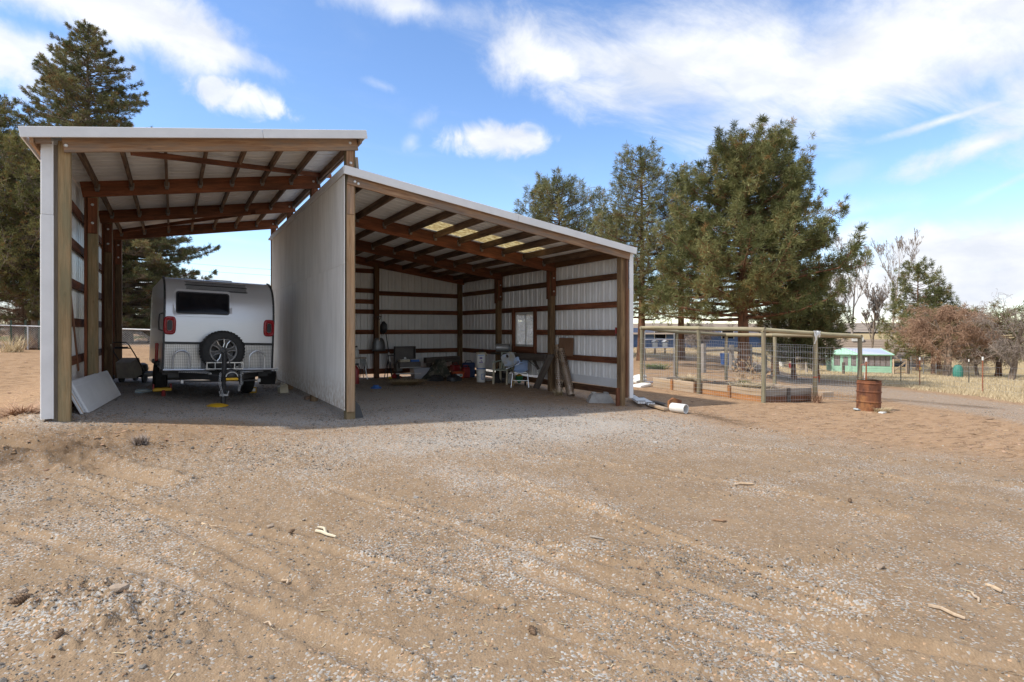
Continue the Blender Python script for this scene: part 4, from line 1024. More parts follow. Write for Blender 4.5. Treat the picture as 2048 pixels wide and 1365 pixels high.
# string trimmer
a = onY(772, 668, 17.95); p = gp(785, 757)
r = root('string_trimmer', 'string trimmer with red head leaning on the back wall', 'trimmer', p); v = a-p
MB().tube([v*.06, v], .015, 6).build('shaft', 'black', r); MB().box(v*.47, (.05, .05, .3), v.to_track_quat('Z', 'Y').to_matrix(), .01).build('sleeve', 'white_plastic', r)
mb = MB(); mb.tube([v*.5+Vector(q_) for q_ in ((-.06, -.02, 0), (.02, -.1, .02), (.14, -.1, .01), (.16, -.03, -.04))], .014, 6); mb.build('loop_handle', 'black', r)
MB().lathe([(0, 0), (.1, 0), (.12, .04), (.1, .1), (.04, .14), (0, .14)], 12, (.06, -.05, .02)).build('head', 'red', r, smooth=True); MB().box((.18, -.05, .06), (.2, .14, .05), (0, .4, .2), .02).build('guard', 'red', r); MB().lathe([(0, 0), (.06, 0), (.05, .06), (0, .06)], 10, (-.1, -.06, .0)).build('spool', 'yellow', r)
p = gp(776, 756); r = root('black_stand', 'three legged black stand between trimmer and post', 'stand', p); tp = Vector((.0, 0, .6))
for i, q in enumerate(((-.14, -.05, 0), (.1, -.08, 0), (.02, .12, 0))): MB().tube([q, tp], .014, 6).build('leg', 'black', r)
MB().tube([tp-Vector((0, 0, .1)), tp+Vector((0, 0, .18))], .012, 6).build('post', 'black', r)
# gas grill with open lid
p = gp(814, 752); p = Vector((p.x, 17.35, G(p.x, 17.35)))
MT['grill'] = mat('grill_grey', (.14, .125, .115), (.1, .09, .083), 4, .5, .3)
gx0 = onY(789, 700, 17.5).x-p.x; gx1 = onY(830, 700, 17.5).x-p.x; lz0 = onY(810, 735, 17.5).z-p.z; lz1 = onY(810, 693, 17.5).z-p.z
r = root('grill', 'grey portable grill with its lid standing open', 'grill', p)
mb = MB(); mb.box(((gx0+gx1)/2, .22, (lz0+lz1)/2), (gx1-gx0, .03, lz1-lz0), None, .01); mb.box((gx0+.015, .15, (lz0+lz1)/2+.03), (.03, .16, lz1-lz0-.1), None, .008); mb.box((gx1-.015, .15, (lz0+lz1)/2+.03), (.03, .16, lz1-lz0-.1), None, .008); mb.box(((gx0+gx1)/2, .15, lz1-.015), (gx1-gx0, .17, .03), None, .008); lid = mb.build('lid', 'grill', r)
MB().box(((gx0+gx1)/2, .19, lz0+.12), (gx1-gx0-.1, .03, .07), None, .01).build('heat_plate', 'navy', lid); MB().lathe([(0, 0), (.04, 0), (.035, .02), (0, .03)], 12, ((gx0+gx1)/2+.03, .2, lz0+.28), RY).build('gauge', 'alu', lid)
bx0 = onY(798, 730, 17.2).x-p.x; bx1 = onY(840, 730, 17.2).x-p.x; bz0 = onY(810, 736, 17.2).z-p.z; bz1 = onY(810, 724.5, 17.2).z-p.z
mb = MB(); mb.box(((bx0+bx1)/2, -.06, (bz0+bz1)/2), (bx1-bx0, .34, bz1-bz0), None, .015); bx = mb.build('firebox', 'grill', r); MB().box(((bx0+bx1)/2, -.26, bz0+.01), (bx1-bx0, .05, .02), None, .004).build('drip_rail', 'alu', bx)
MB().box((gx0+.08, .06, lz0+.02), (.2, .3, .26), None, .02).build('side_shelf', 'grill', r)
for x in (gx0+.08, gx1-.05): MB().box((x, .12, (bz0)/2), (.05, .3, bz0)).build('leg', 'black', r)
for (x, w, mt_, nm, lab) in ((bx0+.19, .32, 'cream', 'carton', 'pale flat carton on top of the grill'), (bx1-.18, .28, 'blue', 'storage_tin', 'blue tin with white lid on top of the grill')):
    r2 = root(nm, lab, nm.split('_')[-1], (p.x+x, p.y-.08, p.z+bz1)); MB().box((0, 0, .035), (w, .24, .07), None, .008).build('case', mt_, r2); MB().box((.01, -.02, .077), (w*.8, .2, .014), None, .006).build('lid', 'white_plastic', r2)
m, n, l, b = newmat('clear_tub'); b.inputs['Base Color'].default_value = (.52, .53, .58, 1); b.inputs['Roughness'].default_value = .3; tp_ = n.new('ShaderNodeBsdfTransparent'); ms = n.new('ShaderNodeMixShader'); ms.inputs[0].default_value = .75; l.new(tp_.outputs[0], ms.inputs[1]); l.new(b.outputs[0], ms.inputs[2]); l.new(ms.outputs[0], n['Material Output'].inputs[0]); MT['cleartub'] = m
q = Vector((p.x+.02, p.y-.1, p.z)); r = root('clear_storage_tub', 'clear plastic storage tub under the open grill', 'storage tub', q); w = .31; hh = bz0-.02
mb = MB(); mb.add([(-w*.86, -.17, 0), (w*.86, -.17, 0), (w*.86, .17, 0), (-w*.86, .17, 0), (-w, -.2, hh), (w, -.2, hh), (w, .2, hh), (-w, .2, hh)], [(3, 2, 1, 0), (0, 1, 5, 4), (1, 2, 6, 5), (2, 3, 7, 6), (3, 0, 4, 7)]); mb.build('tub', 'cleartub', r)
for i in range(14): MB().box((-w*.9+w*1.8*i/13, -.2+.005, hh*.6), (.012, .012, hh*.6)).build('rib', 'cleartub', r)
MB().box((0, 0, hh-.01), (2*w+.04, .42, .02), None, .006).build('rim', 'cleartub', r)
a = onY(792, 748, 17.05); b_ = onY(842, 747.5, 17.05); r = root('chrome_bar', 'shiny chrome bar lying across in front of the clear tub', 'bar', a); MB().tube([(0, 0, 0), b_-a], .022, 10).build('bar', 'alu', r, smooth=True)
# bench and camouflage tarp
a = onY(850, 721, 17.6); b_ = onY(917, 718, 17.6)
r = root('plank_bench', 'low dark plank bench behind the camouflage tarp', 'bench', (a.x, a.y, G(a.x, a.y))); zz_ = a.z-G(a.x, a.y); L = b_.x-a.x
board('seat', (0, 0, zz_), (L, 0, zz_+.03), .25, .17, 'board_old', r); board('leg', (.15, 0, 0), (.15, 0, zz_-.08), .2, .05, 'board_old', r, up=(0, 1, 0)); board('leg', (L-.12, 0, 0), (L-.12, 0, zz_-.05), .2, .14, 'board_old', r, up=(0, 1, 0))
m, n, l, b = newmat('camouflage')
f = noi(n, l, 5, 2, .5, dist=.6); f2 = noi(n, l, 6.5, 2, .5, dist=.8); c = mixc(n, l, rmp(n, l, f, .48, .52), (.085, .08, .055), (.05, .055, .04)); c = mixc(n, l, rmp(n, l, f2, .56, .6), c, (.16, .14, .11)); l.new(c, b.inputs['Base Color']); b.inputs['Roughness'].default_value = .9; MT['camo'] = m
p = gp(872, 757); p = Vector((p.x, 17.0, G(p.x, 17.0)))
nx, ny = 36, 18; V = []
for i in range(nx):
    for j in range(ny):
        x = -.52+1.04*i/(nx-1); y = -.34+.68*j/(ny-1)
        env = max(0, 1-(abs(x-.02)/.53)**2.2)*max(0, 1-(abs(y)/.35)**3)
        fold = fbm(np.array([x*5+3.]), np.array([y*6+1.]), 4, 9)[0]
        V.append((x, y, env*(.34+.34*math.exp(-((x-.1)/.2)**2))*(.55+.85*fold)))
Fc = [(i*ny+j, (i+1)*ny+j, (i+1)*ny+j+1, i*ny+j+1) for i in range(nx-1) for j in range(ny-1)]
single(MB().add(V, Fc), 'camouflage_tarp', 'camo', p, 'crumpled camouflage tarp heaped in front of the low bench', 'tarp', smooth=True, auto=0)
p = gp(866, 761); mb = MB(); rr_ = random.Random(2); mb.lathe([(0, .16), (.14, .13), (.2, .07), (.22, 0)], 14); mb.v = [(v[0]*1.2*(1+rr_.uniform(-.15, .15)), v[1]*(1+rr_.uniform(-.15, .15)), v[2]*(1+rr_.uniform(-.3, .3))) for v in mb.v]; single(mb, 'rubber_boots', 'black', (p.x, p.y-.2, p.z), 'black bundle lying on the floor in front of the tarp', 'bundle', smooth=True)
# orange box, black bag, fuel cans, navy case
p = gp(915, 758); r = root('orange_crate', 'orange plastic box with a white label on the floor', 'box', p, -.1)
mb = MB(); mb.add([(-.16, -.12, .02), (.16, -.12, .02), (.16, .12, .02), (-.16, .12, .02), (-.18, -.14, .2), (.18, -.14, .2), (.18, .14, .2), (-.18, .14, .2)], [(3, 2, 1, 0), (0, 1, 5, 4), (1, 2, 6, 5), (2, 3, 7, 6), (3, 0, 4, 7)]); mb.build('tub', 'orange', r); MB().box((0, 0, .215), (.41, .31, .045), None, .012).build('lid', 'orange', r)
MB().box((.02, -.138, .115), (.2, .008, .09), (R_(-6), 0, 0)).build('label', 'white_plastic', r); MB().box((.06, -.145, .12), (.07, .006, .04), (R_(-6), 0, 0)).build('label_picture', mat('green_print', (.05, .25, .12)), r)
p = gp(905, 762); mb = MB(); rr_ = random.Random(12); mb.lathe([(.2, 0), (.21, .06), (.17, .14), (.08, .18), (0, .18)], 14); mb.v = [(v[0]*1.15*(1+rr_.uniform(-.2, .2)), v[1]*.8*(1+rr_.uniform(-.2, .2)), v[2]*(1+rr_.uniform(-.3, .3))) for v in mb.v]; single(mb, 'black_bag', 'black', (p.x-.02, p.y-.12, p.z), 'black plastic bag slumped against the orange box', 'bag', smooth=True)
for (px, py, dy, sz, rz, lab) in ((922, 756, .45, 1.15, .2, 'dark red fuel can against the corner post'), (938, 757, .25, 1.0, -.2, 'smaller red fuel can nearest the white buckets')):
    p = gp(px, py); r = root('fuel_can', lab, 'fuel can', (p.x, p.y+dy, G(p.x, p.y+dy)), rz, 'red fuel cans in the back corner')
    MB().box((0, 0, .17*sz), (.26*sz, .2*sz, .34*sz), None, .03).build('body', 'red', r); MB().tube([(-.08*sz, 0, .34*sz), (-.06*sz, 0, .4*sz), (.06*sz, 0, .4*sz), (.08*sz, 0, .34*sz)], .014, 6).build('handle', 'red', r); MB().lathe([(0, .06), (.03, .06), (.03, 0)], 10, (.1*sz, 0, .34*sz)).build('cap', 'black', r)
p = gp(948, 757); r = root('navy_case', 'dark blue tool case behind the fuel cans', 'case', (p.x+.05, p.y+.5, G(p.x, p.y+.5)), -.3); MB().box((0, 0, .24), (.4, .26, .48), None, .03).build('case', 'navy', r); MB().tube([(-.1, 0, .48), (-.08, 0, .54), (.08, 0, .54), (.1, 0, .48)], .014, 6).build('handle', 'black', r)
# stacked buckets
p = gp(962, 764.5)
def bucket(z, h, r0, r1, mt_, lab, band=None, lid=False, sq=False, p=p, rz=0, cat='bucket', g_='white buckets stacked by the right wall'):
    r = root('bucket', lab, cat, (p.x, p.y, p.z+z), rz, g_)
    n_ = 24
    if sq:
        mb = MB(); mb.box((0, 0, h/2), (2*r1, 2*r1, h), None, .03); b_ = mb.build('body', mt_, r)
    else: b_ = MB().lathe([(0, .0), (r0, 0), (r1, h-.05), (r1+.012, h-.05), (r1+.012, h), (r1-.006, h), (r1-.01, h-.03), (r0-.01, .02), (0, .02)], n_).build('body', mt_, r, smooth=True)
    if band:
        mb = MB(); rm = r0+(r1-r0)*band[0]/h; mb.lathe([(rm+.002, band[0]), (rm+.006, band[0]), (rm+.007, band[1]), (rm+.002, band[1])], n_); mb.build('band', 'blue', b_, smooth=True)
    if lid: MB().lathe([(0, h+.02), (r1+.005, h+.02), (r1+.018, h+.008), (r1+.018, h-.015)], n_).build('lid', mt_, r, smooth=True)
    return r
r = bucket(0, .38, .125, .14, 'white_plastic', 'lowest white bucket of the stack, blue square print')
mb = MB()
fwd = (EYE-p); fwd.z = 0; fa = math.atan2(fwd.y, fwd.x)
def onbucket(mb, a0, a1, z0, z1, r0, r1, h):
    k = 6; V = []
    for i in range(k+1):
        a = a0+(a1-a0)*i/k
        for z in (z0, z1):
            rr_ = r0+(r1-r0)*z/h+.0035; V.append((rr_*math.cos(a), rr_*math.sin(a), z))
    mb.add(V, [(2*i, 2*i+2, 2*i+3, 2*i+1) for i in range(k)])
for (a0, a1, z0, z1) in ((.1, .9, .24, .255), (.1, .9, .09, .105), (.1, .2, .1, .25), (.82, .9, .1, .25)): onbucket(mb, fa+a0, fa+a1, z0, z1, .125, .14, .38)
mb.build('print', 'blue', r); MB().tube([(math.cos(fa+t)*(.155), math.sin(fa+t)*.155, .33-.19*math.sin((t+1.35)/2.7*math.pi)) for t in [-1.35+2.7*i/12 for i in range(13)]], .004, 5).build('handle', 'galv', r)
bucket(.27, .26, .132, .142, 'white_plastic', 'middle white bucket of the stack, plain with blue foot band', (.12, .15))
r = bucket(.53, .32, .13, .13, 'white_plastic', 'square white pail topping the bucket stack, purple print', sq=True, rz=fa-math.pi/2+math.pi)
MT['purple'] = mat('purple_print', (.16, .1, .38)); MT['skyprint'] = mat('pale_blue_print', (.3, .45, .75))
for (x, z, w, h, mt_) in ((0, .265, .17, .022, 'skyprint'), (0, .19, .08, .05, 'purple'), (.01, .115, .02, .03, 'purple'), (0, .065, .12, .022, 'purple'), (.02, .095, .05, .012, 'purple')): MB().box((x, -.1325, z), (w, .004, h)).build('print', mt_, r)
q = Vector((p.x, p.y, p.z+.85)); r = root('paint_tray', 'paint tray with roller and black handle on the top pail', 'paint tray', q, .3)
MB().box((0, 0, .02), (.24, .2, .04), None, .01).build('tray', 'cream', r); MB().tube([(-.06, 0, .04), (-.06, 0, .12), (.08, 0, .13), (.09, 0, .05)], .014, 6).build('handle', 'black', r); MB().tube([(.08, -.08, .03), (.14, -.1, -.06)], .03, 8).build('roller', 'cream', r)
# wire rack and black slatted panel
p = gp(981, 763); r = root('wire_rack', 'white wire shelf rack standing next to the buckets', 'wire rack', (p.x, p.y+.1, p.z), -.35); mb = MB()
for i in range(9): mb.tube([(-.12+.03*i, 0, 0), (-.12+.03*i, .06, .62)], .004, 4)
for i in range(12): mb.tube([(-.13, .005*i, .02+.05*i), (.13, .005*i, .02+.05*i)], .004, 4)
mb.build('grid', 'white_metal', r, kind='stuff'); MB().tube([(-.13, 0, 0), (-.13, .06, .64), (.13, .06, .64), (.13, 0, 0)], .009, 6).build('frame', 'alu', r)
p = gp(988, 767); r = root('black_slatted_panel', 'black slatted plastic panel leaning on the third wall post', 'panel', p, -.42)
dirv = Vector((.35, .4, .78))
for i in range(20): MB().beam((0, 0, .03)+Vector((0, 0, 0)) if False else Vector((-.05, 0, 0))+dirv*(.03+.036*i), Vector((.34, .1, 0))+dirv*(.03+.036*i), .012, .026).build('slat', 'black', r)
for t in (0, .5, 1): MB().beam(Vector((-.05, .012, 0))+Vector((.39, .1, 0))*t, Vector((-.05, .012, 0))+Vector((.39, .1, 0))*t+dirv*.78, .016, .03).build('stile', 'black', r)
# wall shelf with duct
a = onX(990, 707, 8.55); b_ = onX(1101, 711, 8.5)
r = root('wall_shelf', 'weathered wooden shelf plank fixed along the right wall', 'shelf', (a.x, a.y, a.z)); board('plank', (0, 0, 0), b_-a, .3, .05, 'board_old', r); board('front_rail', (-.14, -.6, -.07), b_-a+Vector((-.16, 0, -.07)), .04, .15, 'board_old', r)
for t in (.2, .75): q = (b_-a)*t; board('bracket', q+Vector((-.1, 0, -.03)), q+Vector((.12, 0, -.4)), .04, .07, 'board_old', r)
p = onX(1006, 704, 8.42); r = root('duct_pipe', 'grey metal duct pipe lying on the wall shelf', 'duct', (p.x, p.y, p.z+.12), -.75)
RX = Matrix.Rotation(R_(90), 3, 'Y')
MB().lathe([(.115, -.2), (.12, -.18), (.115, -.16), (.115, .17), (.12, .2), (.108, .2), (.105, -.2)], 22, (0, 0, 0), RX, close=True).build('shell', 'galv', r, smooth=True); MB().lathe([(.06, -.16), (.06, .1), (.0, .1)], 14, (0, 0, 0), RX).build('inner_tube', 'steel_dark', r, smooth=True); MB().box((.05, .02, .11), (.2, .06, .012), (R_(-15), 0, 0)).build('paper_label', 'cream', r)
# ---- chairs
MT['greenish'] = mat('faded_green_plastic', (.42, .5, .43), (.52, .55, .45), 3, .5); MT['bluegrey'] = mat('pale_blue_plastic', (.3, .42, .66), (.36, .47, .68), 3, .45); MT['dust'] = mat('dusty_blue_plastic', (.42, .49, .6), (.4, .36, .28), 5, .7)
p = gp(1007, 769); r = root('garden_chair', 'faded green plastic garden chair beside the blue chairs', 'chair', (p.x+.05, p.y+.1, p.z), -1.0)
MB().box((0, 0, .41), (.46, .44, .035), None, .015).build('seat', 'greenish', r)
for i in range(5): MB().beam((-.17+.085*i, .2, .43), (-.17+.085*i, .32, .84), .05, .014, (0, -1, 0)).build('back_slat', 'greenish', r)
MB().beam((-.23, .33, .86), (.23, .33, .86), .05, .08).build('back_rail', 'greenish', r)
for x in (-.22, .22):
    MB().beam((x, -.2, .0), (x*.97, -.17, .62), .05, .045).build('leg', 'cream', r); MB().beam((x, .26, .0), (x*.97, .2, .6), .05, .045).build('leg', 'cream', r); MB().beam((x, -.22, .63), (x, .27, .66), .06, .03).build('armrest', 'greenish', r)
def shell_chair(px, py, rz, lab, legs, lift, tilt, mt_):
    p = gp(px, py); r = root('shell_chair', lab, 'chair', (p.x, p.y, p.z+lift), rot=Matrix.Rotation(rz, 4, 'Z') @ Matrix.Rotation(tilt[0], 4, 'X') @ Matrix.Rotation(tilt[1], 4, 'Y'), group='pale blue shell chairs stacked by the wall')
    # shell: seat curving up into the back, sides lifted
    prof = [(-.22, .4), (-.19, .435), (-.05, .42), (.08, .41), (.16, .44), (.2, .52), (.22, .62), (.24, .72), (.255, .8), (.26, .84)]
    W = [.16, .2, .215, .21, .19, .175, .19, .2, .185, .12]; nu = 13; V = []
    for (y, z), w in zip(prof, W):
        for j in range(nu):
            u = -1+2*j/(nu-1); cv = .045*abs(u)**2.5
            V.append((u*w, y-(cv if z > .46 else 0), z+(cv if z <= .46 else 0)))
    Fc = [(i*nu+j, i*nu+j+1, (i+1)*nu+j+1, (i+1)*nu+j) for i in range(len(prof)-1) for j in range(nu-1) if not (i == 7 and 5 <= j <= 6)]
    o = MB().add(V, Fc).build('shell', mt_, r, smooth=True, auto=0); md = o.modifiers.new('thick', 'SOLIDIFY'); md.thickness = .008; md2 = o.modifiers.new('round', 'SUBSURF'); md2.levels = md2.render_levels = 1
    if legs:
        for s in (-1, 1):
            MB().tube([(s*.24, -.25, 0), (s*.2, -.19, .38), (s*.19, -.1, .405), (s*.19, .1, .4), (s*.22, .24, 0)], .011, 6).build('leg_frame', 'alu', r, smooth=True)
        MB().tube([(-.19, -.05, .4), (.19, -.05, .4)], .01, 6).build('cross_bar', 'alu', r); MB().tube([(-.22, .17, .18), (.22, .17, .18)], .009, 6).build('stretcher', 'alu', r)
    else: MB().tube([(-.2, -.05, .4), (.2, -.05, .4), (.3, .1, .38)], .01, 6).build('cross_bar', 'alu', r)
    return r
shell_chair(1041, 775, -.62, 'pale blue shell chair standing on metal legs, lower of two', True, 0, (R_(-4), 0), 'bluegrey')
shell_chair(1036, 775, -.5, 'dusty pale blue shell chair tipped on top of the other', False, .2, (R_(-12), R_(-22)), 'dust')
a = onX(1057, 722, 8.2); r = root('metal_rod', 'thin metal rod leaning over beside the blue chairs', 'rod', a); MB().tube([(0, 0, 0), onX(1077, 738, 8.2)-a], .009, 5).build('rod', 'steel_dark', r)
# spreader, white pail
p = gp(1041, 773); r = root('seed_spreader', 'small green and yellow seed spreader under the blue chairs', 'spreader', (p.x+.05, p.y+.15, p.z), -.5)
MT['green'] = mat('green_plastic', (.03, .2, .08), (.025, .16, .07), 8, .4)
MB().lathe([(.04, .08), (.1, .2), (.11, .28), (.1, .28), (.03, .1)], 14).build('hopper', 'green', r, smooth=True); MB().lathe([(0, .06), (.07, .03), (.09, 0)], 12, (0, 0, .28)).build('lid', 'yellow', r)
for x in (-.17, .17): MB().lathe([(0, -.025), (.1, -.025), (.1, .025), (0, .025)], 14, (x, 0, .1), RX).build('wheel', 'yellow' if x < 0 else 'black', r)
MB().tube([(0, .05, .2), (0, .3, .5)], .01, 6).build('handle', 'black', r)
p = gp(1021, 768); bucket(0, .27, .1, .115, 'white_plastic', 'small white bucket under the blue chairs', p=Vector((p.x+.12, p.y+.15, p.z)), g_=None)
# plank, perforated tubes, plywood, concrete pier
p = gp(1072, 779); a = onX(1102, 713, 8.45); r = root('leaning_plank', 'grey weathered plank leaning against the second wall post', 'plank', p+Vector((0, 0, .03))); board('plank', (0, 0, 0), a-p, .04, .17, 'board_old', r, up=(-1, .4, .3))
MT['perf'] = mat('worn_tin', (.46, .37, .28), (.3, .2, .13), 6, .38, .7)
def perforated(name, a, b_, rad, lab):
    a = Vector(a); b_ = Vector(b_); x, y, z = basis(a, b_); L = (b_-a).length
    r = root(name, lab, 'tube', a, group='perforated metal tubes leaning on the wall post')
    na, nl = 12, int(L/(2*math.pi*rad/12)); V = []; Fc = []; mb = MB()
    da = 2*math.pi/na; dl = L/nl
    def P(u, v): return x*(v)+(y*math.cos(u)+z*math.sin(u))*rad
    for i in range(nl):
        for j in range(na):
            o = len(V); u0 = j*da+(da/2 if i % 2 else 0); v0 = i*dl
            for (s, t) in ((0, 0), (.5, 0), (1, 0), (1, .5), (1, 1), (.5, 1), (0, 1), (0, .5)): V.append(P(u0+s*da, v0+t*dl))
            hr = .3 if 0 < i < nl-1 else .02
            for k in range(8):
                t = -3*math.pi/4+k*math.pi/4; V.append(P(u0+(.5+hr*math.cos(t))*da, v0+(.5+hr*math.sin(t))*dl))
            Fc += [(o+k, o+(k+1) % 8, o+8+(k+1) % 8, o+8+k) for k in range(8)]
    mb.add(V, Fc); mb.build('shell', 'perf', r, smooth=True, auto=0)
    mb = MB()
    for q in (0, L): mb.tube([x*q+(y*math.cos(t)+z*math.sin(t))*rad for t in [2*math.pi*k/20 for k in range(21)]], .006, 5, False)
    mb.build('rim', 'perf', r)
p = gp(1119, 786); perforated('perforated_tube', p+Vector((0, 0, .02)), onX(1115, 692, p.x+.22), .105, 'taller perforated metal tube standing nearly upright')
p = gp(1142, 787); perforated('perforated_tube', p+Vector((0, 0, .02)), onX(1122, 701, p.x+.12), .105, 'shorter perforated metal tube slanting beside the upright one')
p = onX(1130, 712, 8.66); r = root('plywood_offcut', 'brown plywood offcut resting on the wall girt behind the tubes', 'plywood', p); hz_ = onX(1130, 676, 8.66).z-p.z
MB().box((.03, .0, hz_/2), (.015, .62, hz_), (0, R_(3), 0), .003).build('sheet', 'ply', r)
p = gp(1200, 800); mb = MB()
def ringp(s, z, k=8): return [(sx*s*.3, sy*s*.2, z) for sx, sy in ((-1, -1), (1, -1), (1, 1), (-1, 1))]
V = ringp(1, 0)+ringp(.72, .17)+ringp(.6, .2); mb.add(V, [(0, 1, 5, 4), (1, 2, 6, 5), (2, 3, 7, 6), (3, 0, 4, 7), (4, 5, 9, 8), (5, 6, 10, 9), (6, 7, 11, 10), (7, 4, 8, 11), (8, 9, 10, 11)])
r = root('concrete_pier', 'trapezoid grey concrete pier block on the gravel by the right wall', 'concrete block', p, -.5); mb.build('block', 'conc', r)
for (x, y) in ((-.14, -.07), (.14, -.07), (-.14, .07), (.14, .07)): MB().box((x, y, .205), (.1, .07, .06), None, .015).build('lug', 'conc', r)
p = onX(1241, 668, 8.55); r = root('red_hand_tool', 'small red handled tool hanging beside the right front post', 'tool', p+Vector((0, .15, 0))); MB().tube([(0, 0, .14), (0, 0, .0)], .02, 8).build('grip', 'red', r); MB().tube([(0, 0, 0), (0, 0, -.12)], .008, 6).build('shank', 'steel_dark', r)
p = gp(752, 777); r = root('plastic_lid', 'bright blue plastic lid lying on the shed floor', 'dish', p); MB().lathe([(0, .05), (.1, .05), (.14, .02), (.15, 0)], 18).build('disc', 'blue', r, smooth=True); MB().lathe([(.07, .0), (.07, .03), (.05, .03)], 14, (0, 0, .05)).build('ring', 'blue', r)  # a blue plastic lid with a raised ring

# small white outbuilding seen through the window
wx0, wx1, wy0, wy1, wz_ = 10.0, 12.2, 16.6, 19.4, 2.05
r = root('white_outbuilding', 'small white weathered outbuilding seen through the shed window', 'outbuilding', (wx0, wy0, G(wx0, wy0)-.1))
for i in range(10):
    z = .1+.21*i; MB().box((1.1, 0, z), (2.2, .03, .2), (R_(3), 0, 0), .003).build('siding_board', 'white_paint', r); MB().box((0, 1.4, z), (.03, 2.8, .2), (0, R_(3), 0), .003).build('siding_board', 'white_paint', r)
MB().box((1.1, 2.8, 1.1), (2.2, .04, 2.1)).build('back_wall', 'white_paint', r); MB().box((2.2, 1.4, 1.1), (.04, 2.8, 2.1)).build('side_wall', 'white_paint', r)
MB().box((1.1, 1.4, 2.32), (2.6, 3.2, .06), (0, R_(6), 0)).build('roof', 'board_grey', r)

# ================================================================== THINGS LYING BY THE RIGHT CORNER
def lying(name, pa, pb, z, lab, cat, fn, group=None):
    a = gp(*pa)+Vector((0, 0, z)); b_ = gp(*pb)+Vector((0, 0, z)); r = root(name, lab, cat, a, group=group); fn(r, b_-a); return r
def gutter(r, v):
    x, y, z_ = basis(Vector((0, 0, 0)), v)
    for s in (-1, 0, 1):
        MB().beam(y*s*.055, v+y*s*.055, .045, .05, Z).build('channel', 'white_metal', r)
    for t in (.03, .97): MB().beam(v*t-y*.09+Z*.03, v*t+y*.09+Z*.03, .02, .015).build('strap', 'black', r)
lying('gutter_bundle', (1283, 815), (1262, 800), .1, 'pale strapped gutter lengths poking out under the right corner', 'gutter', gutter)
lying('gutter_bundle', (1303, 815), (1281, 803), .07, 'white strapped gutter lengths lying next to the shed corner', 'gutter', gutter)
def plankf(mt_): 
    def f_(r, v): board('plank', (0, 0, 0), v, .12, .05, mt_, r)
    return f_
lying('scrap_board', (1333, 824), (1300, 814), .05, 'tan scrap board between the gutters and white pipe', 'board', plankf('board_pale'))
lying('scrap_board', (1342, 820), (1308, 809), .06, 'dark grey scrap board behind the tan one', 'board', plankf('board_old'))
def wpipe(r, v):
    x, y, z_ = basis(Vector((0, 0, 0)), v); q = Matrix((y, z_, x)).transposed(); L = v.length
    MB().lathe([(.085, 0), (.095, .02), (.095, L), (.08, L), (.08, .01)], 20, (0, 0, 0), q, close=True).build('shell', 'white_paint', r, smooth=True); MB().lathe([(0, .1), (.078, .1)], 16, (0, 0, 0), q).build('plug', 'rust', r)
p = gp(1343, 824); r = root('white_pipe', 'short white pipe with a broken rusty end on the dirt', 'pipe', p+Vector((0, 0, .095))); wpipe(r, gp(1372, 828)-p)
p = gp(1338, 822); mb = MB(); mb.add([(0, 0, 0), (.3, -.05, 0), (.32, -.05, .2), (.15, .0, .26), (.02, .02, .2), (.0, .04, 0), (.3, .04, .0), (.32, .04, .2), (.15, .06, .26), (.02, .06, .2)], [(0, 1, 2, 3, 4), (5, 6, 7, 8, 9)[::-1], (0, 4, 9, 5), (4, 3, 8, 9), (3, 2, 7, 8), (2, 1, 6, 7)])
single(mb, 'rusty_scrap', 'rust', p, 'rusty brown scrap standing at the broken end of white pipe', 'scrap')
for i, (px, py, z, w, rz, lab) in enumerate(((1288, 775, 0, .5, .1, 'bottom white sack, flat edge showing on the dirt'), (1281, 771, .09, .44, -.1, 'middle white sack of the heap by the corner'), (1282, 769, .18, .4, .2, 'top white sack of the heap by the corner'))):
    p = gp(px, py); mb = MB(); rr_ = random.Random(i); mb.box((0, 0, .05), (w, .34, .1), None, .045); mb.v = [(v[0]*(1+rr_.uniform(-.05, .05)), v[1], v[2]+.02*math.sin(v[0]*9)) for v in mb.v]
    single(mb, 'white_sack', 'white_plastic', (p.x, p.y+.1, p.z+z), lab, 'sack', rz, 'white sacks heaped behind the right corner', smooth=True)
a = gp(1299, 767); b_ = gp(1317, 766); r = root('lavender_pipe', 'thin pale lavender pipe lying by the white sacks', 'pipe', a+Vector((0, 0, .03))); MB().tube([(0, 0, 0), b_-a], .025, 8).build('pipe', mat('lavender_plastic', (.42, .42, .62)), r)

# ================================================================== PLANTS
def leafmat(name, dark, light, third=None, rough=.6, trans=.25):
    m, n, l, b = newmat(name)
    a = n.new('ShaderNodeAttribute'); a.attribute_name = 'tone'
    c = mixc(n, l, rmp(n, l, a.outputs['Fac'], 0, .8), dark, light)
    if third: c = mixc(n, l, rmp(n, l, a.outputs['Fac'], .9, .93), c, third)
    l.new(c, b.inputs['Base Color']); b.inputs['Roughness'].default_value = rough; b.inputs['Specular IOR Level'].default_value = .25
    tr_ = n.new('ShaderNodeBsdfTranslucent'); l.new(c, tr_.inputs[0]); ms = n.new('ShaderNodeMixShader'); ms.inputs[0].default_value = trans
    l.new(b.outputs[0], ms.inputs[1]); l.new(tr_.outputs[0], ms.inputs[2]); l.new(ms.outputs[0], n['Material Output'].inputs[0])
    MT[name] = m
leafmat('pine_needles', (.08, .095, .032), (.27, .265, .11), (.3, .16, .06))
leafmat('pine_needles_far', (.09, .102, .04), (.28, .275, .13), (.26, .16, .07))
leafmat('spruce_needles', (.078, .092, .038), (.26, .25, .118), (.24, .13, .06))
leafmat('juniper', (.08, .094, .032), (.265, .25, .095), (.25, .14, .06))
leafmat('straw', (.42, .33, .2), (.68, .57, .38), None, .8)
leafmat('dry_twigs', (.2, .115, .075), (.42, .27, .18), None, .8, 0)
leafmat('grey_twigs', (.15, .12, .1), (.36, .3, .26), None, .8, 0)
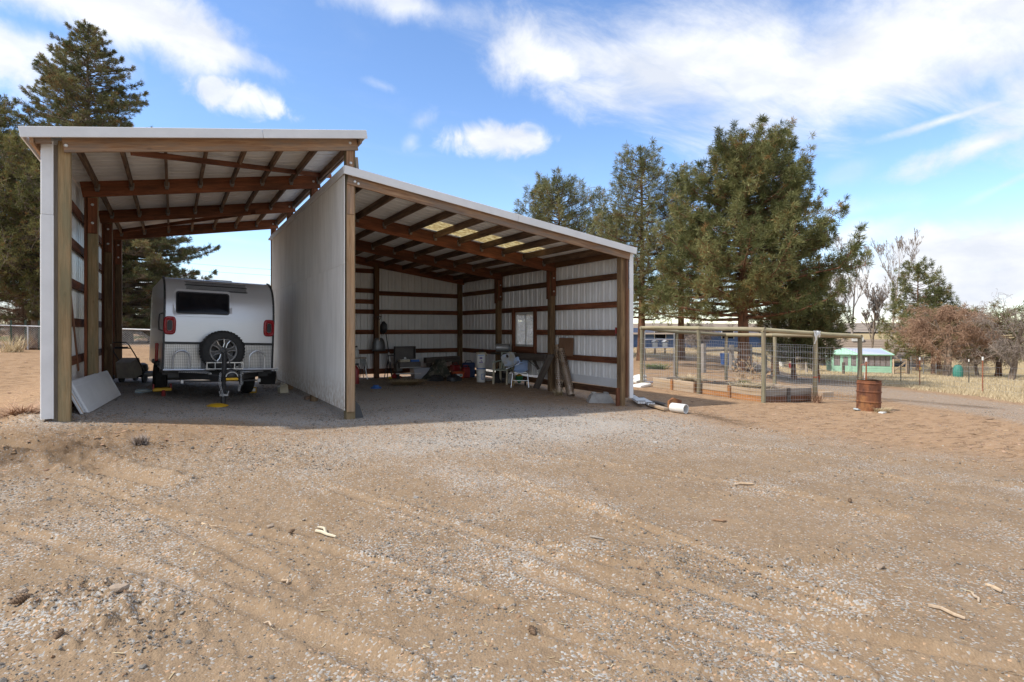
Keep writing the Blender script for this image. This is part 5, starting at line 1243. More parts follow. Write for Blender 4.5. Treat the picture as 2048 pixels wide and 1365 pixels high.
leafmat('dead_leaves', (.33, .2, .11), (.52, .37, .23), None, .8)
leafmat('weed_green', (.06, .1, .03), (.2, .26, .09), None, .7)
m, n, l, b = newmat('pine_bark'); f = noi(n, l, 5, 6, .7, (1, 1, .3)); l.new(mixc(n, l, rmp(n, l, f, .38, .6), (.07, .038, .022), (.24, .115, .06)), b.inputs['Base Color']); b.inputs['Roughness'].default_value = .95; bump(n, l, b, f, 1, .03); MT['bark_pine'] = m
m, n, l, b = newmat('grey_bark'); f = noi(n, l, 6, 6, .7, (1, 1, .3)); l.new(mixc(n, l, rmp(n, l, f, .38, .6), (.1, .075, .055), (.27, .21, .16)), b.inputs['Base Color']); b.inputs['Roughness'].default_value = .95; bump(n, l, b, f, .8, .02); MT['bark_grey'] = m
m, n, l, b = newmat('pale_bark'); f = noi(n, l, 4, 6, .7, (1, 1, .5)); l.new(mixc(n, l, rmp(n, l, f, .4, .62), (.46, .41, .36), (.26, .21, .17)), b.inputs['Base Color']); b.inputs['Roughness'].default_value = .9; MT['bark_pale'] = m

def unit(v): return v/np.maximum(np.linalg.norm(v, axis=-1, keepdims=True), 1e-9)
def needles(rng, C, Dr, n, ln, wd, spread, tone, up=.15):
    """n thin blades fanning out from every centre C along its direction Dr"""
    k = len(C); c = np.repeat(C, n, 0); d = np.repeat(Dr, n, 0); t = np.repeat(tone, n)
    d = unit(d+rng.normal(0, spread, (k*n, 3))+np.array([0, 0, up])); L = ln*rng.uniform(.65, 1.2, (k*n, 1))
    if np.ndim(ln) > 0: L = np.repeat(ln, n)[:, None]*rng.uniform(.65, 1.2, (k*n, 1))
    s = unit(np.cross(d, rng.normal(0, 1, (k*n, 3))))*wd*rng.uniform(.6, 1.3, (k*n, 1))
    base = c+rng.normal(0, .02, (k*n, 3))
    V = np.stack([base-s*.35, base+d*L*.55+s, base+d*L], 1); V2 = np.stack([base-s*.35, base+d*L*.55-s, base+d*L], 1)
    V = V.reshape(-1, 3)
    Fc = np.arange(len(V)).reshape(-1, 3)
    tv = np.repeat(np.clip(t+rng.normal(0, .12, k*n), 0, 1), 3)
    return V, Fc, tv
def tubes_np(segs, n=4):
    """many tapered sticks: list of (a, b, ra, rb)"""
    A = np.array([s[0] for s in segs]); B = np.array([s[1] for s in segs]); ra = np.array([s[2] for s in segs]); rb = np.array([s[3] for s in segs])
    d = unit(B-A); ref = np.where(np.abs(d[:, 2:3]) > .9, np.array([[1., 0, 0]]), np.array([[0, 0, 1.]])); y = unit(np.cross(d, ref)); z = np.cross(d, y)
    V = []; 
    for j in range(n):
        q = 2*math.pi*j/n; o = y*math.cos(q)+z*math.sin(q); V.append(A+o*ra[:, None])
    for j in range(n):
        q = 2*math.pi*j/n; o = y*math.cos(q)+z*math.sin(q); V.append(B+o*rb[:, None])
    V = np.stack(V, 1).reshape(-1, 3); base = np.arange(len(A))*2*n
    Fc = np.concatenate([np.stack([base+j, base+(j+1) % n, base+n+(j+1) % n, base+n+j], -1) for j in range(n)])
    return V, Fc
def trunk_mesh(mb, pts, rad, n=10): mb.tube([tuple(p) for p in pts], list(rad), n)
def conifer(name, label, base, H, R, crown0, seed, kind, leaf, bark, profile, nb, tuft, ln, wd, nn, spread, group=None, leanx=0, droop=.1, trunk_r=None, cat='tree', tops=1, twig=.5, cone=.0, vj=1.0):
    """trunk with whorled limbs and tufts of needles along the outer part of each limb"""
    rng = np.random.default_rng(seed); r = root(name, label, cat, (base.x, base.y, base.z-.1), group=group)
    tr0 = trunk_r or H*.021
    tp = [np.array([leanx*t*H+.06*math.sin(3*t+seed), .05*math.sin(4*t+seed*2), t*H]) for t in np.linspace(0, 1, 12)]
    def axis(t): i = min(int(t*11), 10); f_ = t*11-i; return tp[i]*(1-f_)+tp[i+1]*f_
    mb = MB(); trunk_mesh(mb, tp, [tr0*(1-.93*t)*(1.25 if t == 0 else 1) for t in np.linspace(0, 1, 12)]); mb.build('trunk', bark, r, smooth=True)
    segs = []; C = []; Dv = []; Tn = []
    for i in range(nb):
        t = crown0+(1-crown0)*((i+.5)/nb)**.88
        a = i*2.39996+rng.normal(0, .35); L = R*profile((t-crown0)/(1-crown0))*rng.uniform(.68, 1.15)
        o = axis(t); dirh = np.array([math.cos(a), math.sin(a), 0]); rise = rng.uniform(-.05, .3)+.55*max(0, (t-.55)) - droop*(1-t)
        pts = []
        for k in range(6):
            s = k/5; pts.append(o+dirh*L*s+np.array([0, 0, L*(rise*s - droop*.8*s*s+.22*s**3)])+rng.normal(0, .03*L*s, 3))
        for k in range(5): segs.append((pts[k], pts[k+1], tr0*.32*(1-t*.75)*(1-k/5.5)+.006, tr0*.32*(1-t*.75)*(1-(k+1)/5.5)+.004))
        nt = max(3, int(tuft*L))
        btone = rng.uniform(.05, .85)
        for k in range(nt):
            s = 1-(rng.uniform(0, 1)**1.5)*.78; j = min(int(s*5), 4); f_ = s*5-j; p = pts[j]*(1-f_)+pts[j+1]*f_
            side = np.array([-dirh[1], dirh[0], 0])*rng.choice([-1, 1]); off = twig*L*(1.05-s)**.7*rng.uniform(0, 1)
            q = p+side*off*.55+dirh*off*.25+np.array([0, 0, rng.normal(.03, .13)*min(L, 2.6)*vj+.04])
            if off > .12: segs.append((p, q, .009, .004))
            C.append(q); Dv.append(unit(dirh*.8+side*.5*(off > .1)+np.array([0, 0, .25]))); Tn.append(btone+rng.normal(0, .16))
    for k in range(int(26*tops)):
        t = rng.uniform(.9, 1.0); C.append(axis(t)+rng.normal(0, .06, 3)*R*.35*(1.05-t)*6); Dv.append(np.array([rng.normal(0, .3), rng.normal(0, .3), 1])); Tn.append(rng.uniform(.3, .7))
    C = np.array(C); Dv = unit(np.array(Dv)); Tn = np.clip(np.array(Tn), 0, .86)
    if cone: Tn[rng.uniform(0, 1, len(Tn)) < cone] = 1.0
    V, Fc, tv = needles(rng, C, Dv, nn, ln, wd, spread, Tn)
    mesh_np('crown', V, Fc, leaf, r, dict(tone=tv))
    V, Fc = tubes_np(segs, 4); mesh_np('limbs', V, Fc, bark, r, kind='stuff')
    return r
pineprof = lambda u: (.55+.9*u)*(u < .28)+(1.0-1.05*max(0, u-.42)**1.25)*(u >= .28) if u < .42 else max(.07, 1.0-1.28*(u-.42)**1.15)
def topz(py, d): return 1.5+(660-py)/FPX*d
# the big pine behind the garden and its neighbours
bigprof = lambda u: float(np.interp(u, (0, .13, .4, .58, .82, .94, 1), (.85, 1, .78, .62, .47, .33, .1)))
d = 27.0; b_ = gd(1488, d); conifer('pine_tree', 'big dense ponderosa pine standing directly behind the wire garden', b_, topz(292, d)-b_.z, 5.1, .225, 3, 'pine', 'pine_needles', 'bark_pine', bigprof, 190, 11, .27, .019, 34, 1.1, 'pines in a row behind the garden', trunk_r=.3, droop=.12, tops=2, cone=.012, vj=.7)
d = 31.0; b_ = gd(1548, d+2); conifer('pine_tree', 'slim pine top rising behind the right shoulder of the big pine', b_, topz(287, d+2)-b_.z, 2.6, .3, 8, 'pine', 'pine_needles', 'bark_pine', pineprof, 90, 13, .3, .022, 16, .9, 'pines in a row behind the garden', trunk_r=.2)
d = 33.0; b_ = gd(1283, d); conifer('pine_tree', 'open tall pine with thin trunk just right of the shed roof end', b_, topz(312, d)-b_.z, 2.9, .2, 5, 'pine', 'pine_needles_far', 'bark_pine', pineprof, 120, 11, .32, .022, 15, .9, 'pines in a row behind the garden', trunk_r=.24)
d = 34.0; b_ = gd(1362, d); conifer('pine_tree', 'thin sparse pine between the big pine and the open one', b_, topz(340, d)-b_.z, 1.9, .3, 6, 'pine', 'pine_needles_far', 'bark_pine', pineprof, 95, 10, .32, .022, 14, .9, 'pines in a row behind the garden', trunk_r=.22)
d = 38.0; b_ = gd(1118, d); conifer('pine_tree', 'round topped pine showing above the right bay roof', b_, topz(372, d)-b_.z, 3.4, .3, 7, 'pine', 'pine_needles_far', 'bark_pine', lambda u: max(.25, 1-abs(u-.45)**1.6*1.6), 120, 11, .34, .024, 15, .9, 'pines in a row behind the garden', trunk_r=.26)
d = 36.0; b_ = gd(1220, d); conifer('pine_tree', 'lower pine filling the gap above the roof edge', b_, topz(430, d)-b_.z, 2.2, .3, 17, 'pine', 'pine_needles_far', 'bark_pine', pineprof, 100, 11, .34, .024, 15, .9, 'pines in a row behind the garden', trunk_r=.22)
d = 30.0; b_ = gd(1632, d); conifer('pine_tree', 'low broad young pine at the right foot of the big pine', b_, topz(560, d)-b_.z, 1.6, .2, 9, 'pine', 'pine_needles', 'bark_pine', pineprof, 95, 13, .3, .022, 16, .9, 'pines in a row behind the garden', trunk_r=.16)
d = 29.0; b_ = gd(1590, d+1); conifer('pine_tree', 'short pine with low boughs behind the garden corner', b_, topz(575, d)-b_.z, 1.9, .2, 10, 'pine', 'pine_needles', 'bark_pine', pineprof, 80, 13, .3, .022, 16, .9, 'pines in a row behind the garden', trunk_r=.14)
# spruce and juniper on the left
sprprof = lambda u: max(.05, (1-u)**.6)
d = 29.0; b_ = gd(178, d); conifer('spruce_tree', 'tall cone laden spruce towering behind the left bay', b_, topz(50, d)-b_.z, 5.1, .05, 21, 'spruce', 'spruce_needles', 'bark_grey', sprprof, 330, 19, .19, .018, 17, .55, 'conifers behind the left bay', trunk_r=.28, droop=.22, twig=.55, cone=.09, tops=1.5, vj=.16)
d = 31.5; b_ = gd(128, d); conifer('spruce_tree', 'second spire beside the tall cone laden spruce', b_, topz(78, d)-b_.z, 3.4, .12, 24, 'spruce', 'spruce_needles', 'bark_grey', sprprof, 200, 20, .17, .017, 15, .55, 'conifers behind the left bay', trunk_r=.22, droop=.2, twig=.55, cone=.09, tops=1.5, vj=.16)
d = 26.5; b_ = gd(75, d); conifer('juniper_tree', 'bushy olive juniper with a twisted trunk left of the shed', b_, topz(300, d)-b_.z, 3.6, .25, 22, 'juniper', 'juniper', 'bark_grey', lambda u: max(.2, 1-abs(u-.35)**1.5*1.4), 170, 24, .17, .02, 15, .7, 'conifers behind the left bay', trunk_r=.22, droop=.15, twig=.6, cone=.06, leanx=-.02)
d = 30.0; b_ = gd(-20, d); conifer('juniper_tree', 'dark pointed evergreen at the left edge of the yard', b_, topz(205, d)-b_.z, 3.3, .16, 23, 'juniper', 'juniper', 'bark_grey', lambda u: max(.1, 1-abs(u-.3)**1.4*1.25), 190, 20, .2, .02, 15, .65, 'conifers behind the left bay', trunk_r=.22, twig=.6, cone=.03)
# green conifers on the far right
d = 56.0; b_ = gd(1836, d); conifer('pine_tree', 'loose green pine behind the orange brown willow', b_, topz(530, d)-b_.z, 3.3, .08, 31, 'pine', 'pine_needles', 'bark_pine', lambda u: max(.1, 1-abs(u-.3)**1.4*1.2), 90, 8, .42, .035, 14, .62, 'green conifers on the right', trunk_r=.2)
d = 58.0; b_ = gd(1878, d); conifer('pine_tree', 'smaller green pine top above the willow crown', b_, topz(580, d)-b_.z, 1.8, .3, 32, 'pine', 'pine_needles', 'bark_pine', pineprof, 60, 8, .42, .04, 14, .62, 'green conifers on the right', trunk_r=.2)
d = 47.0; b_ = gd(1996, d); conifer('pine_tree', 'spreading pine with reddish trunk near the right edge', b_, topz(632, d)-b_.z, 3.7, .33, 33, 'pine', 'pine_needles', 'bark_pine', lambda u: max(.35, 1-abs(u-.4)**1.5*1.2), 60, 9, .34, .028, 14, .62, 'green conifers on the right', trunk_r=.24, droop=.25)
d = 52.0; b_ = gd(1866, d); conifer('pine_tree', 'small dark trunked pine half hidden under the willow', b_, topz(640, d)-b_.z, 3.0, .4, 34, 'pine', 'pine_needles', 'bark_pine', lambda u: .8, 36, 8, .36, .03, 14, .62, 'green conifers on the right', trunk_r=.2)
d = 28.5; b_ = gd(252, d); conifer('spruce_tree', 'dense low spruce seen through the left bay behind the mower', b_, topz(300, d)-b_.z, 4.5, .07, 26, 'spruce', 'spruce_needles', 'bark_grey', lambda u: max(.06, (1-u)**.6), 250, 20, .19, .018, 17, .55, 'conifers behind the left bay', trunk_r=.24, droop=.18, twig=.55, cone=.09, tops=1.5, vj=.16)
# ---- bare trees
def bare(name, label, base, H, seed, bark, twigs, spread=.45, levels=5, first=.28, trunk_r=.14, group=None, lean=(0, 0), upw=.25, nbr=(3, 5), weep=0, tw=.006, cat='tree', hang=0, ratio=.72, wob=.12):
    rng = random.Random(seed); r = root(name, label, cat, (base.x, base.y, base.z-.1), group=group); segs = []; tw_ = []
    mb = MB()
    def grow(p, d, L, rad, lev):
        n = 4 if lev == 0 else 3; pts = [p]; q = p.copy(); dd = d.copy(); start = 1 if lev else 0
        for i in range(n):
            dd = (dd+Vector((rng.gauss(0, wob), rng.gauss(0, wob), rng.gauss(0, wob*.6)+(upw*.25 if lev else 0)-weep*lev*.07))).normalized(); q = q+dd*(L/n); pts.append(q.copy())
        rads = [rad*(1-.5*i/n) for i in range(n+1)]
        if lev <= 1: mb.tube(pts, rads, 8 if lev == 0 else 5, False)
        else:
            for i in range(n): (segs if lev < levels-1 else tw_).append((tuple(pts[i]), tuple(pts[i+1]), max(rads[i], tw), max(rads[i+1], tw*.7)))
        if lev >= levels: return
        k = rng.randint(*nbr)+(2 if lev == 0 else 0)
        for i in range(k):
            t = first+(1-first)*(i+rng.uniform(.2, 1))/k if lev == 0 else rng.uniform(.25, 1)
            j = min(int(t*n), n-1); f_ = t*n-j; o = pts[j].lerp(pts[j+1], min(f_, 1)); ax = (pts[j+1]-pts[j]).normalized()
            a = i*2.4+rng.uniform(-.5, .5); s = ax.orthogonal().normalized(); s = Matrix.Rotation(a, 3, ax) @ s
            nd_ = (ax*(1-spread)+s*spread*rng.uniform(.8, 1.5)+Vector((0, 0, upw*.4))).normalized()
            grow(o, nd_, L*ratio*rng.uniform(.6, 1.05)*(1-.35*t if lev == 0 else 1), rads[j]*.55, lev+1)
    grow(Vector((0, 0, 0)), Vector((lean[0], lean[1], 1)).normalized(), H*.62, trunk_r, 0)
    mb.build('trunk', bark, r, smooth=True, auto=0)
    if segs: V, Fc = tubes_np(segs, 4); mesh_np('limbs', V, Fc, bark, r, kind='stuff')
    if hang:
        g2 = np.random.default_rng(seed); ends = [s[1] for s in tw_+segs[::2]]
        for _ in range(hang):
            e = np.array(ends[g2.integers(len(ends))])+g2.normal(0, .1, 3); L = g2.uniform(.35, 1.0); o = np.array([g2.normal(0, .45), g2.normal(0, .45), -.05]); q = e
            for i in range(3):
                q2 = q+(o*(1-.25*i)+np.array([0, 0, -.28*i]))*L/2.4; tw_.append((tuple(q), tuple(q2), tw*(1-.2*i), tw*(.8-.2*i))); q = q2
    V, Fc = tubes_np(tw_, 3); g3 = np.random.default_rng(seed+1)
    mesh_np('twigs', V, Fc, twigs, r, dict(tone=np.repeat(g3.uniform(0, 1, len(tw_)), 6)), kind='stuff')
    return r
d = 72.0; b_ = gd(1782, d); bare('poplar_tree', 'tall bare poplar, tallest of the leafless trees', b_, topz(452, d)-b_.z, 41, 'bark_pale', 'grey_twigs', .36, 6, .34, .15, 'bare trees beyond the blue house', upw=.55, nbr=(3, 4), tw=.015, lean=(.06, 0), wob=.06, ratio=.64)
d = 66.0; b_ = gd(1703, d); bare('poplar_tree', 'pale bare poplar next to the big pine', b_, topz(478, d)-b_.z, 42, 'bark_pale', 'grey_twigs', .36, 6, .34, .15, 'bare trees beyond the blue house', upw=.55, nbr=(3, 4), tw=.015, wob=.06, ratio=.64)
d = 60.0; b_ = gd(1742, d); bare('poplar_tree', 'small bare tree between the two tall poplars', b_, topz(555, d)-b_.z, 43, 'bark_grey', 'grey_twigs', .36, 6, .34, .13, 'bare trees beyond the blue house', upw=.5, tw=.015, wob=.06, ratio=.64)
d = 66.0; b_ = gd(1672, d); bare('poplar_tree', 'faint bare tree at the edge of the big pine', b_, topz(520, d)-b_.z, 44, 'bark_pale', 'grey_twigs', .36, 6, .34, .13, 'bare trees beyond the blue house', upw=.5, tw=.015, wob=.06, ratio=.64)
d = 44.0; b_ = gd(1893, d); bare('willow_tree', 'orange brown bare willow with leaning trunk and drooping twigs', b_, 6.9, 45, 'bark_grey', 'dry_twigs', .62, 5, .3, .3, 'bare fruit trees by the field fence', lean=(.32, -.1), upw=.1, nbr=(3, 5), weep=.5, tw=.013, hang=7000, ratio=.74)
d = 39.0; b_ = gd(2022, d); bare('fruit_tree', 'forked bare tree with grey bark at the right edge', b_, 6.2, 46, 'bark_grey', 'grey_twigs', .6, 5, .2, .22, 'bare fruit trees by the field fence', lean=(.12, 0), upw=.15, nbr=(3, 4), weep=.3, tw=.011, hang=2200, ratio=.74)
d = 48.0; b_ = gd(1955, d); bare('fruit_tree', 'greyish tangled bare tree right of the willow', b_, 5.6, 47, 'bark_grey', 'grey_twigs', .62, 5, .2, .15, 'bare fruit trees by the field fence', upw=.1, nbr=(3, 5), weep=.4, tw=.014, hang=3600, ratio=.74)
d = 27.0; b_ = gd(30, d); bare('bare_shrub', 'tangled brown bare shrub under the left evergreens', b_, 2.9, 48, 'bark_grey', 'dry_twigs', .7, 4, .05, .06, 'bare shrubs along the left fence', upw=.2, nbr=(4, 6), weep=.4, tw=.008, cat='shrub', hang=1500)
d = 27.0; b_ = gd(296, d+3); bare('bare_shrub', 'brown bare shrub beyond the chain link fence behind the mower', b_, 1.9, 49, 'bark_grey', 'dry_twigs', .7, 4, .05, .05, 'bare shrubs along the left fence', upw=.2, nbr=(4, 6), weep=.4, tw=.008, cat='shrub', hang=900)
for i, (px, d, H, lab) in enumerate(((1625, 50, 3.6, 'grey brown thicket left of the blue roofed house'), (1700, 70, 3.4, 'pale thicket behind the brown house roof'), (1560, 56, 3.2, 'thicket seen under the big pine boughs'), (1400, 52, 3.0, 'brown thicket behind the garden gate'))):
    b_ = gd(px, d); bare('thicket', lab, b_, H, 60+i, 'bark_grey', 'grey_twigs', .65, 4, .03, .06, 'bare thickets far behind', upw=.25, nbr=(5, 7), tw=.016, cat='shrub', hang=1300)
# ---- clumps of stems
def tuft(name, label, loc, n, H, spread, leaf, seed, group=None, cat='grass tuft', w=.006):
    g2 = np.random.default_rng(seed); C = np.zeros((n, 3)); C[:, :2] = g2.normal(0, spread*.35, (n, 2)); a = g2.uniform(0, 6.283, n)
    D_ = np.stack([np.cos(a)*spread*1.6, np.sin(a)*spread*1.6, np.full(n, H)], -1)*g2.uniform(.4, 1, (n, 1)); s = np.stack([-np.sin(a), np.cos(a), a*0], -1)*w
    V = np.stack([C-s, C+s, C+D_*.6+s*.7, C+D_], 1).reshape(-1, 3); k = np.arange(n)*4; Fc = np.concatenate([np.stack([k, k+1, k+2], -1), np.stack([k, k+2, k+3], -1)])
    r = root(name, label, cat, loc, group=group); mesh_np('stems', V, Fc, leaf, r, dict(tone=np.repeat(g2.uniform(0, 1, n), 4)), kind='stuff'); return r
tuft('grass_tuft', 'dry grass tuft at the foot of the perforated tubes', gp(1117, 791), 160, .16, .12, 'straw', 1)
tuft('sagebrush_sprig', 'small grey weed growing in the dirt before the left bay', gpr(281, 893), 120, .13, .09, 'grey_twigs', 2, cat='weed')
tuft('dry_shrublet', 'spiky pale dry plant by the left fence', gp(25, 705), 130, .8, .45, 'straw', 3, 'dry plants by the left fence', 'plant', .012)
tuft('dry_shrublet', 'reddish dry plant beside the left corner post', gp(66, 700), 120, .7, .4, 'dry_twigs', 4, 'dry plants by the left fence', 'plant', .012)
tuft('grass_tuft', 'tangle of dry weeds in the bank left of the corner post', gp(45, 832), 260, .22, .4, 'dry_twigs', 5, cat='grass tuft', w=.008)
tuft('grass_tuft', 'dry weeds at the end post of the raised bed', gpr(1634, 806), 130, .35, .16, 'dry_twigs', 6)
p = gp(812, 770); tuft('straw_pile', 'low heap of straw on the shed floor', p, 1100, .15, .36, 'straw', 7, w=.01, cat='straw pile')
tuft('yellow_flower_clump', 'low green clump with yellow flowers seen through the gate', gp(1312, 738), 220, .3, .5, 'weed_green', 8, cat='plant', w=.02)

# ================================================================== WIRE GARDEN
def pt(x, y, z): return Vector((x, y, z))
C0 = gp(1527, 806); L0 = Vector((12.62, 13.4)); C0 = Vector((C0.x, C0.y)); R0 = Vector((C0.x+3.05, C0.y-.62)); B0 = L0+(R0-C0)+Vector((.05, -.05))
gd_root = root('garden_enclosure', 'round post garden enclosure with wire netting around raised beds', 'garden fence', (C0.x, C0.y, G(C0.x, C0.y)))
def gl(x, y, z): return Vector((x, y, z))-Vector((C0.x, C0.y, G(C0.x, C0.y)))
def mix(a, b_, t): return a+(b_-a)*t
lay = dict(c=C0, l1=mix(C0, L0, .47), l=L0, gate=mix(L0, B0, .4), b=B0, r2=mix(B0, R0, .42), r=R0, r1=mix(C0, R0, .52))
tops = dict(c=1.5, l1=1.54, l=1.56, gate=1.43, b=1.33, r2=1.34, r=1.32, r1=1.41)
def gpost(p, zt, name='post', mt='log'):
    z0 = G(p.x, p.y)-.08; V, = [gl(p.x, p.y, z0)], ; a = V[0]; b_ = gl(p.x, p.y, zt)
    o = bpy.data.objects.new(name, None)
    mb = MB(); L = b_.z-a.z; rr_ = random.Random(p.x); mb.tube([(0, 0, 0), (L*.3, rr_.uniform(-.01, .01), rr_.uniform(-.01, .01)), (L*.7, rr_.uniform(-.01, .01), rr_.uniform(-.01, .01)), (L, 0, 0)], [.06, .056, .055, .052], 12)
    return logpart(name, a, b_, .055, mt)
def logpart(name, a, b_, r, mt='log', parent=None):
    x, y, z = basis(a, b_); L = (b_-a).length; mb = MB(); rr_ = random.Random(int(a.x*100))
    mb.tube([(-L/2, 0, 0), (-L*.2, rr_.uniform(-.012, .012), rr_.uniform(-.01, .01)), (L*.2, rr_.uniform(-.012, .012), rr_.uniform(-.01, .01)), (L/2, 0, 0)], [r*1.04, r, r*.98, r*.93], 12)
    Mx = Matrix((x, y, z)).transposed().to_4x4(); Mx.translation = (a+b_)/2; parent = parent or gd_root
    o = mb.build(name, mt, parent, smooth=True, frame=ROOTF[parent] @ Mx); return o
for k, p in lay.items(): gpost(p, tops[k]-.05)
RZ = lambda k: gl(lay[k].x, lay[k].y, tops[k])
for a, b_ in (('c', 'l1'), ('l1', 'l'), ('l', 'gate'), ('gate', 'b'), ('b', 'r2'), ('r2', 'r'), ('c', 'r1'), ('r1', 'r')):
    A = RZ(a); B = RZ(b_); d_ = (B-A).normalized()*.05; logpart('rail', A-d_, B+d_, .055)
def netting(a, b_, z1=1.13):
    A = lay[a]; B = lay[b_]; L = (B-A).length; n_ = int(L/.075); segs = []
    off = Vector((-(B-A).y, (B-A).x)).normalized()*.062; off = off if (off.dot(C0-mix(L0, R0, .5)) > 0) else -off
    z1a = tops[a]-.32; z1b = tops[b_]-.32
    for i in range(n_+1):
        p = mix(A, B, i/n_)+off; segs.append((tuple(gl(p.x, p.y, G(p.x, p.y))), tuple(gl(p.x, p.y, z1a+(z1b-z1a)*i/n_)), .0022, .0022))
    m_ = 11
    for j in range(m_+1):
        for i in range(4):
            q0 = mix(A, B, i/4)+off; q1 = mix(A, B, (i+1)/4)+off; t = (j/m_)**1.25
            f = lambda q, s: tuple(gl(q.x, q.y, G(q.x, q.y)*(1-t)+t*(z1a+(z1b-z1a)*s)-.012*math.sin(s*math.pi*2)))
            segs.append((f(q0, i/4), f(q1, (i+1)/4), .0032, .0032))
    V, Fc = tubes_np(segs, 3); mesh_np('wire_netting', V, Fc, 'galv', gd_root, kind='stuff')
for a, b_ in (('c', 'l1'), ('l1', 'l'), ('gate', 'b'), ('b', 'r2'), ('r2', 'r'), ('c', 'r1')): netting(a, b_)
# gate of bent tube
A = lay['l']; B = lay['gate']; u = (B-A).normalized(); gz0 = G(A.x, A.y)+.08
gt = root('tube_gate', 'narrow galvanised tube gate at the left back corner of the garden', 'gate', (A.x+u.x*.1, A.y+u.y*.1, gz0)); W = (B-A).length-.2; ux = Vector((u.x, u.y, 0))
zt = tops['l']-.1-gz0
MB().tube([(0, 0, 0), (0, 0, zt), ux*W+Z*(zt-.02), ux*W], .019, 8).build('frame', 'alu', gt)
for t in (zt*.84, zt*.68, 0.05): MB().tube([Z*t, ux*W+Z*(t+.0)], .017, 8).build('bar', 'alu', gt)
segs = []
for i in range(1, 16): segs.append((tuple(ux*W*i/16), tuple(ux*W*i/16+Z*zt*.68), .0022, .0022))
for j in range(1, 11): segs.append((tuple(Z*zt*.68*j/11), tuple(ux*W+Z*zt*.68*j/11), .003, .003))
V, Fc = tubes_np(segs, 3); mesh_np('wire_netting', V, Fc, 'galv', gt, kind='stuff')
# white rag and orange string
p = RZ('r1'); q = Vector((lay['r1'].x, lay['r1'].y, tops['r1'])); r = root('white_rag', 'torn white rag tied over the garden rail', 'rag', q); mb = MB()
for (dx, ln, w) in ((-.1, .32, .05), (-.05, .22, .04), (.07, .16, .05)):
    V = []; n_ = 7
    for i in range(n_):
        t = i/(n_-1); x = dx+.025*math.sin(t*7+dx*30); yy = -.065-.01*math.sin(t*5); z = .06-ln*t; V += [(x-w*(1-.4*t), yy, z), (x+w*(1-.3*t), yy+.012*math.sin(t*9), z)]
    mb.add(V, [(2*i, 2*i+1, 2*i+3, 2*i+2) for i in range(n_-1)])
mb.lathe([(.058, -.1), (.064, -.04), (.062, .03), (.066, .1), (.058, .12)], 12, (0, 0, 0), RX); mb.build('cloth', 'white_plastic', r, smooth=True)
p = Vector((lay['r1'].x, lay['r1'].y, G(lay['r1'].x, lay['r1'].y)+.62)); r = root('orange_string', 'orange twine wound around the right side garden post', 'twine', p); mb = MB(); mb.lathe([(.057, 0), (.06, .01), (.057, .025)], 12); mb.tube([(.06, 0, .01), (.15, -.02, .02), (.17, 0, -.12)], .006, 5); mb.build('twine', 'orange', r)
# raised beds
MT['soil'] = mat('bed_soil', (.12, .085, .06), (.3, .24, .17), 9, .95, 0, .8, bd=.03)
def bed(name, label, o, u, v, lu, lv, hs, faces):
    """raised bed with corner o, sides along u and v; faces = list of (board materials) for front-u, front-v, back"""
    z0 = G(o.x, o.y)-.03; r = root(name, label, 'raised bed', (o.x, o.y, z0), group='raised planting beds inside the wire garden')
    U = Vector((u.x, u.y, 0)); Vv = Vector((v.x, v.y, 0)); n_ = len(hs)
    for (a, b_, key, out) in ((Vector((0, 0, 0)), U*lu, 'u', -Vv), (Vector((0, 0, 0)), Vv*lv, 'v', -U), (Vv*lv, Vv*lv+U*lu, 'bu', Vv), (U*lu, U*lu+Vv*lv, 'bv', U)):
        z = 0
        sl = Vector((0, 0, G(o.x+b_.x, o.y+b_.y)-G(o.x+a.x, o.y+a.y)))
        for i, h in enumerate(hs):
            board('board', a+Vector((0, 0, z+h/2)), b_+sl*0+Vector((0, 0, z+h/2)), .04, h-.006, faces[key][i], r); z += h
        for t in (.5,) if key in 'uv' else ():
            q = a+(b_-a)*t+out*.04; board('stake', q, q+Vector((0, 0, sum(hs)+.01)), .1, .04, 'board_orange' if key == 'u' else 'board_old', r, up=out)
    top = sum(hs)-.06; nx = 14; Vs = []
    for i in range(nx):
        for j in range(nx):
            q = U*lu*(i/(nx-1))+Vv*lv*(j/(nx-1)); Vs.append((q.x, q.y, top-.05+.1*fbm(np.array([q.x*4+o.x]), np.array([q.y*4.]), 3, 5)[0]))
    MB().add(Vs, [(i*nx+j, (i+1)*nx+j, (i+1)*nx+j+1, i*nx+j+1) for i in range(nx-1) for j in range(nx-1)]).build('soil', 'soil', r, smooth=True)
    return r
uR = (R0-C0).normalized(); uL = (L0-C0).normalized()
o1 = C0+uR*.1+uL*.1
bed('raised_bed', 'nearest raised bed of pale boards over orange boards', o1, uL, uR, 2.05, 1.5, (.17, .17), dict(u=('board_orange', 'board_pale'), v=('board_red', 'board_grey'), bu=('board_pale', 'board_pale'), bv=('board_pale', 'board_grey')))
o2 = C0+uR*.1+uL*2.42
bed('raised_bed', 'farther raised bed of three pale boards by the gate', o2, uL, uR, 1.7, 1.3, (.11, .11, .11), dict(u=('board_pale',)*3, v=('board_orange',)*3, bu=('board_pale',)*3, bv=('board_grey',)*3))
for i, (base, n_, H, sp) in enumerate(((o1+uL*1.2+uR*.8, 260, .14, .5), (o2+uL*.8+uR*.6, 200, .2, .4))):
    tuft('bed_straw', ('straw and dry stalks covering the nearest bed', 'dry stalks standing in the farther bed')[i], (base.x, base.y, G(base.x, base.y)+.27), n_, H, sp, 'straw', 80+i, 'straw in the raised beds', 'straw', .01)
tuft('green_weed', 'small bright green weed at the back of the nearest bed', (o1.x+uL.x*1.8+uR.x*1.2, o1.y+uL.y*1.8+uR.y*1.2, G(o1.x, o1.y)+.28), 90, .1, .12, 'weed_green', 84, cat='weed', w=.012)
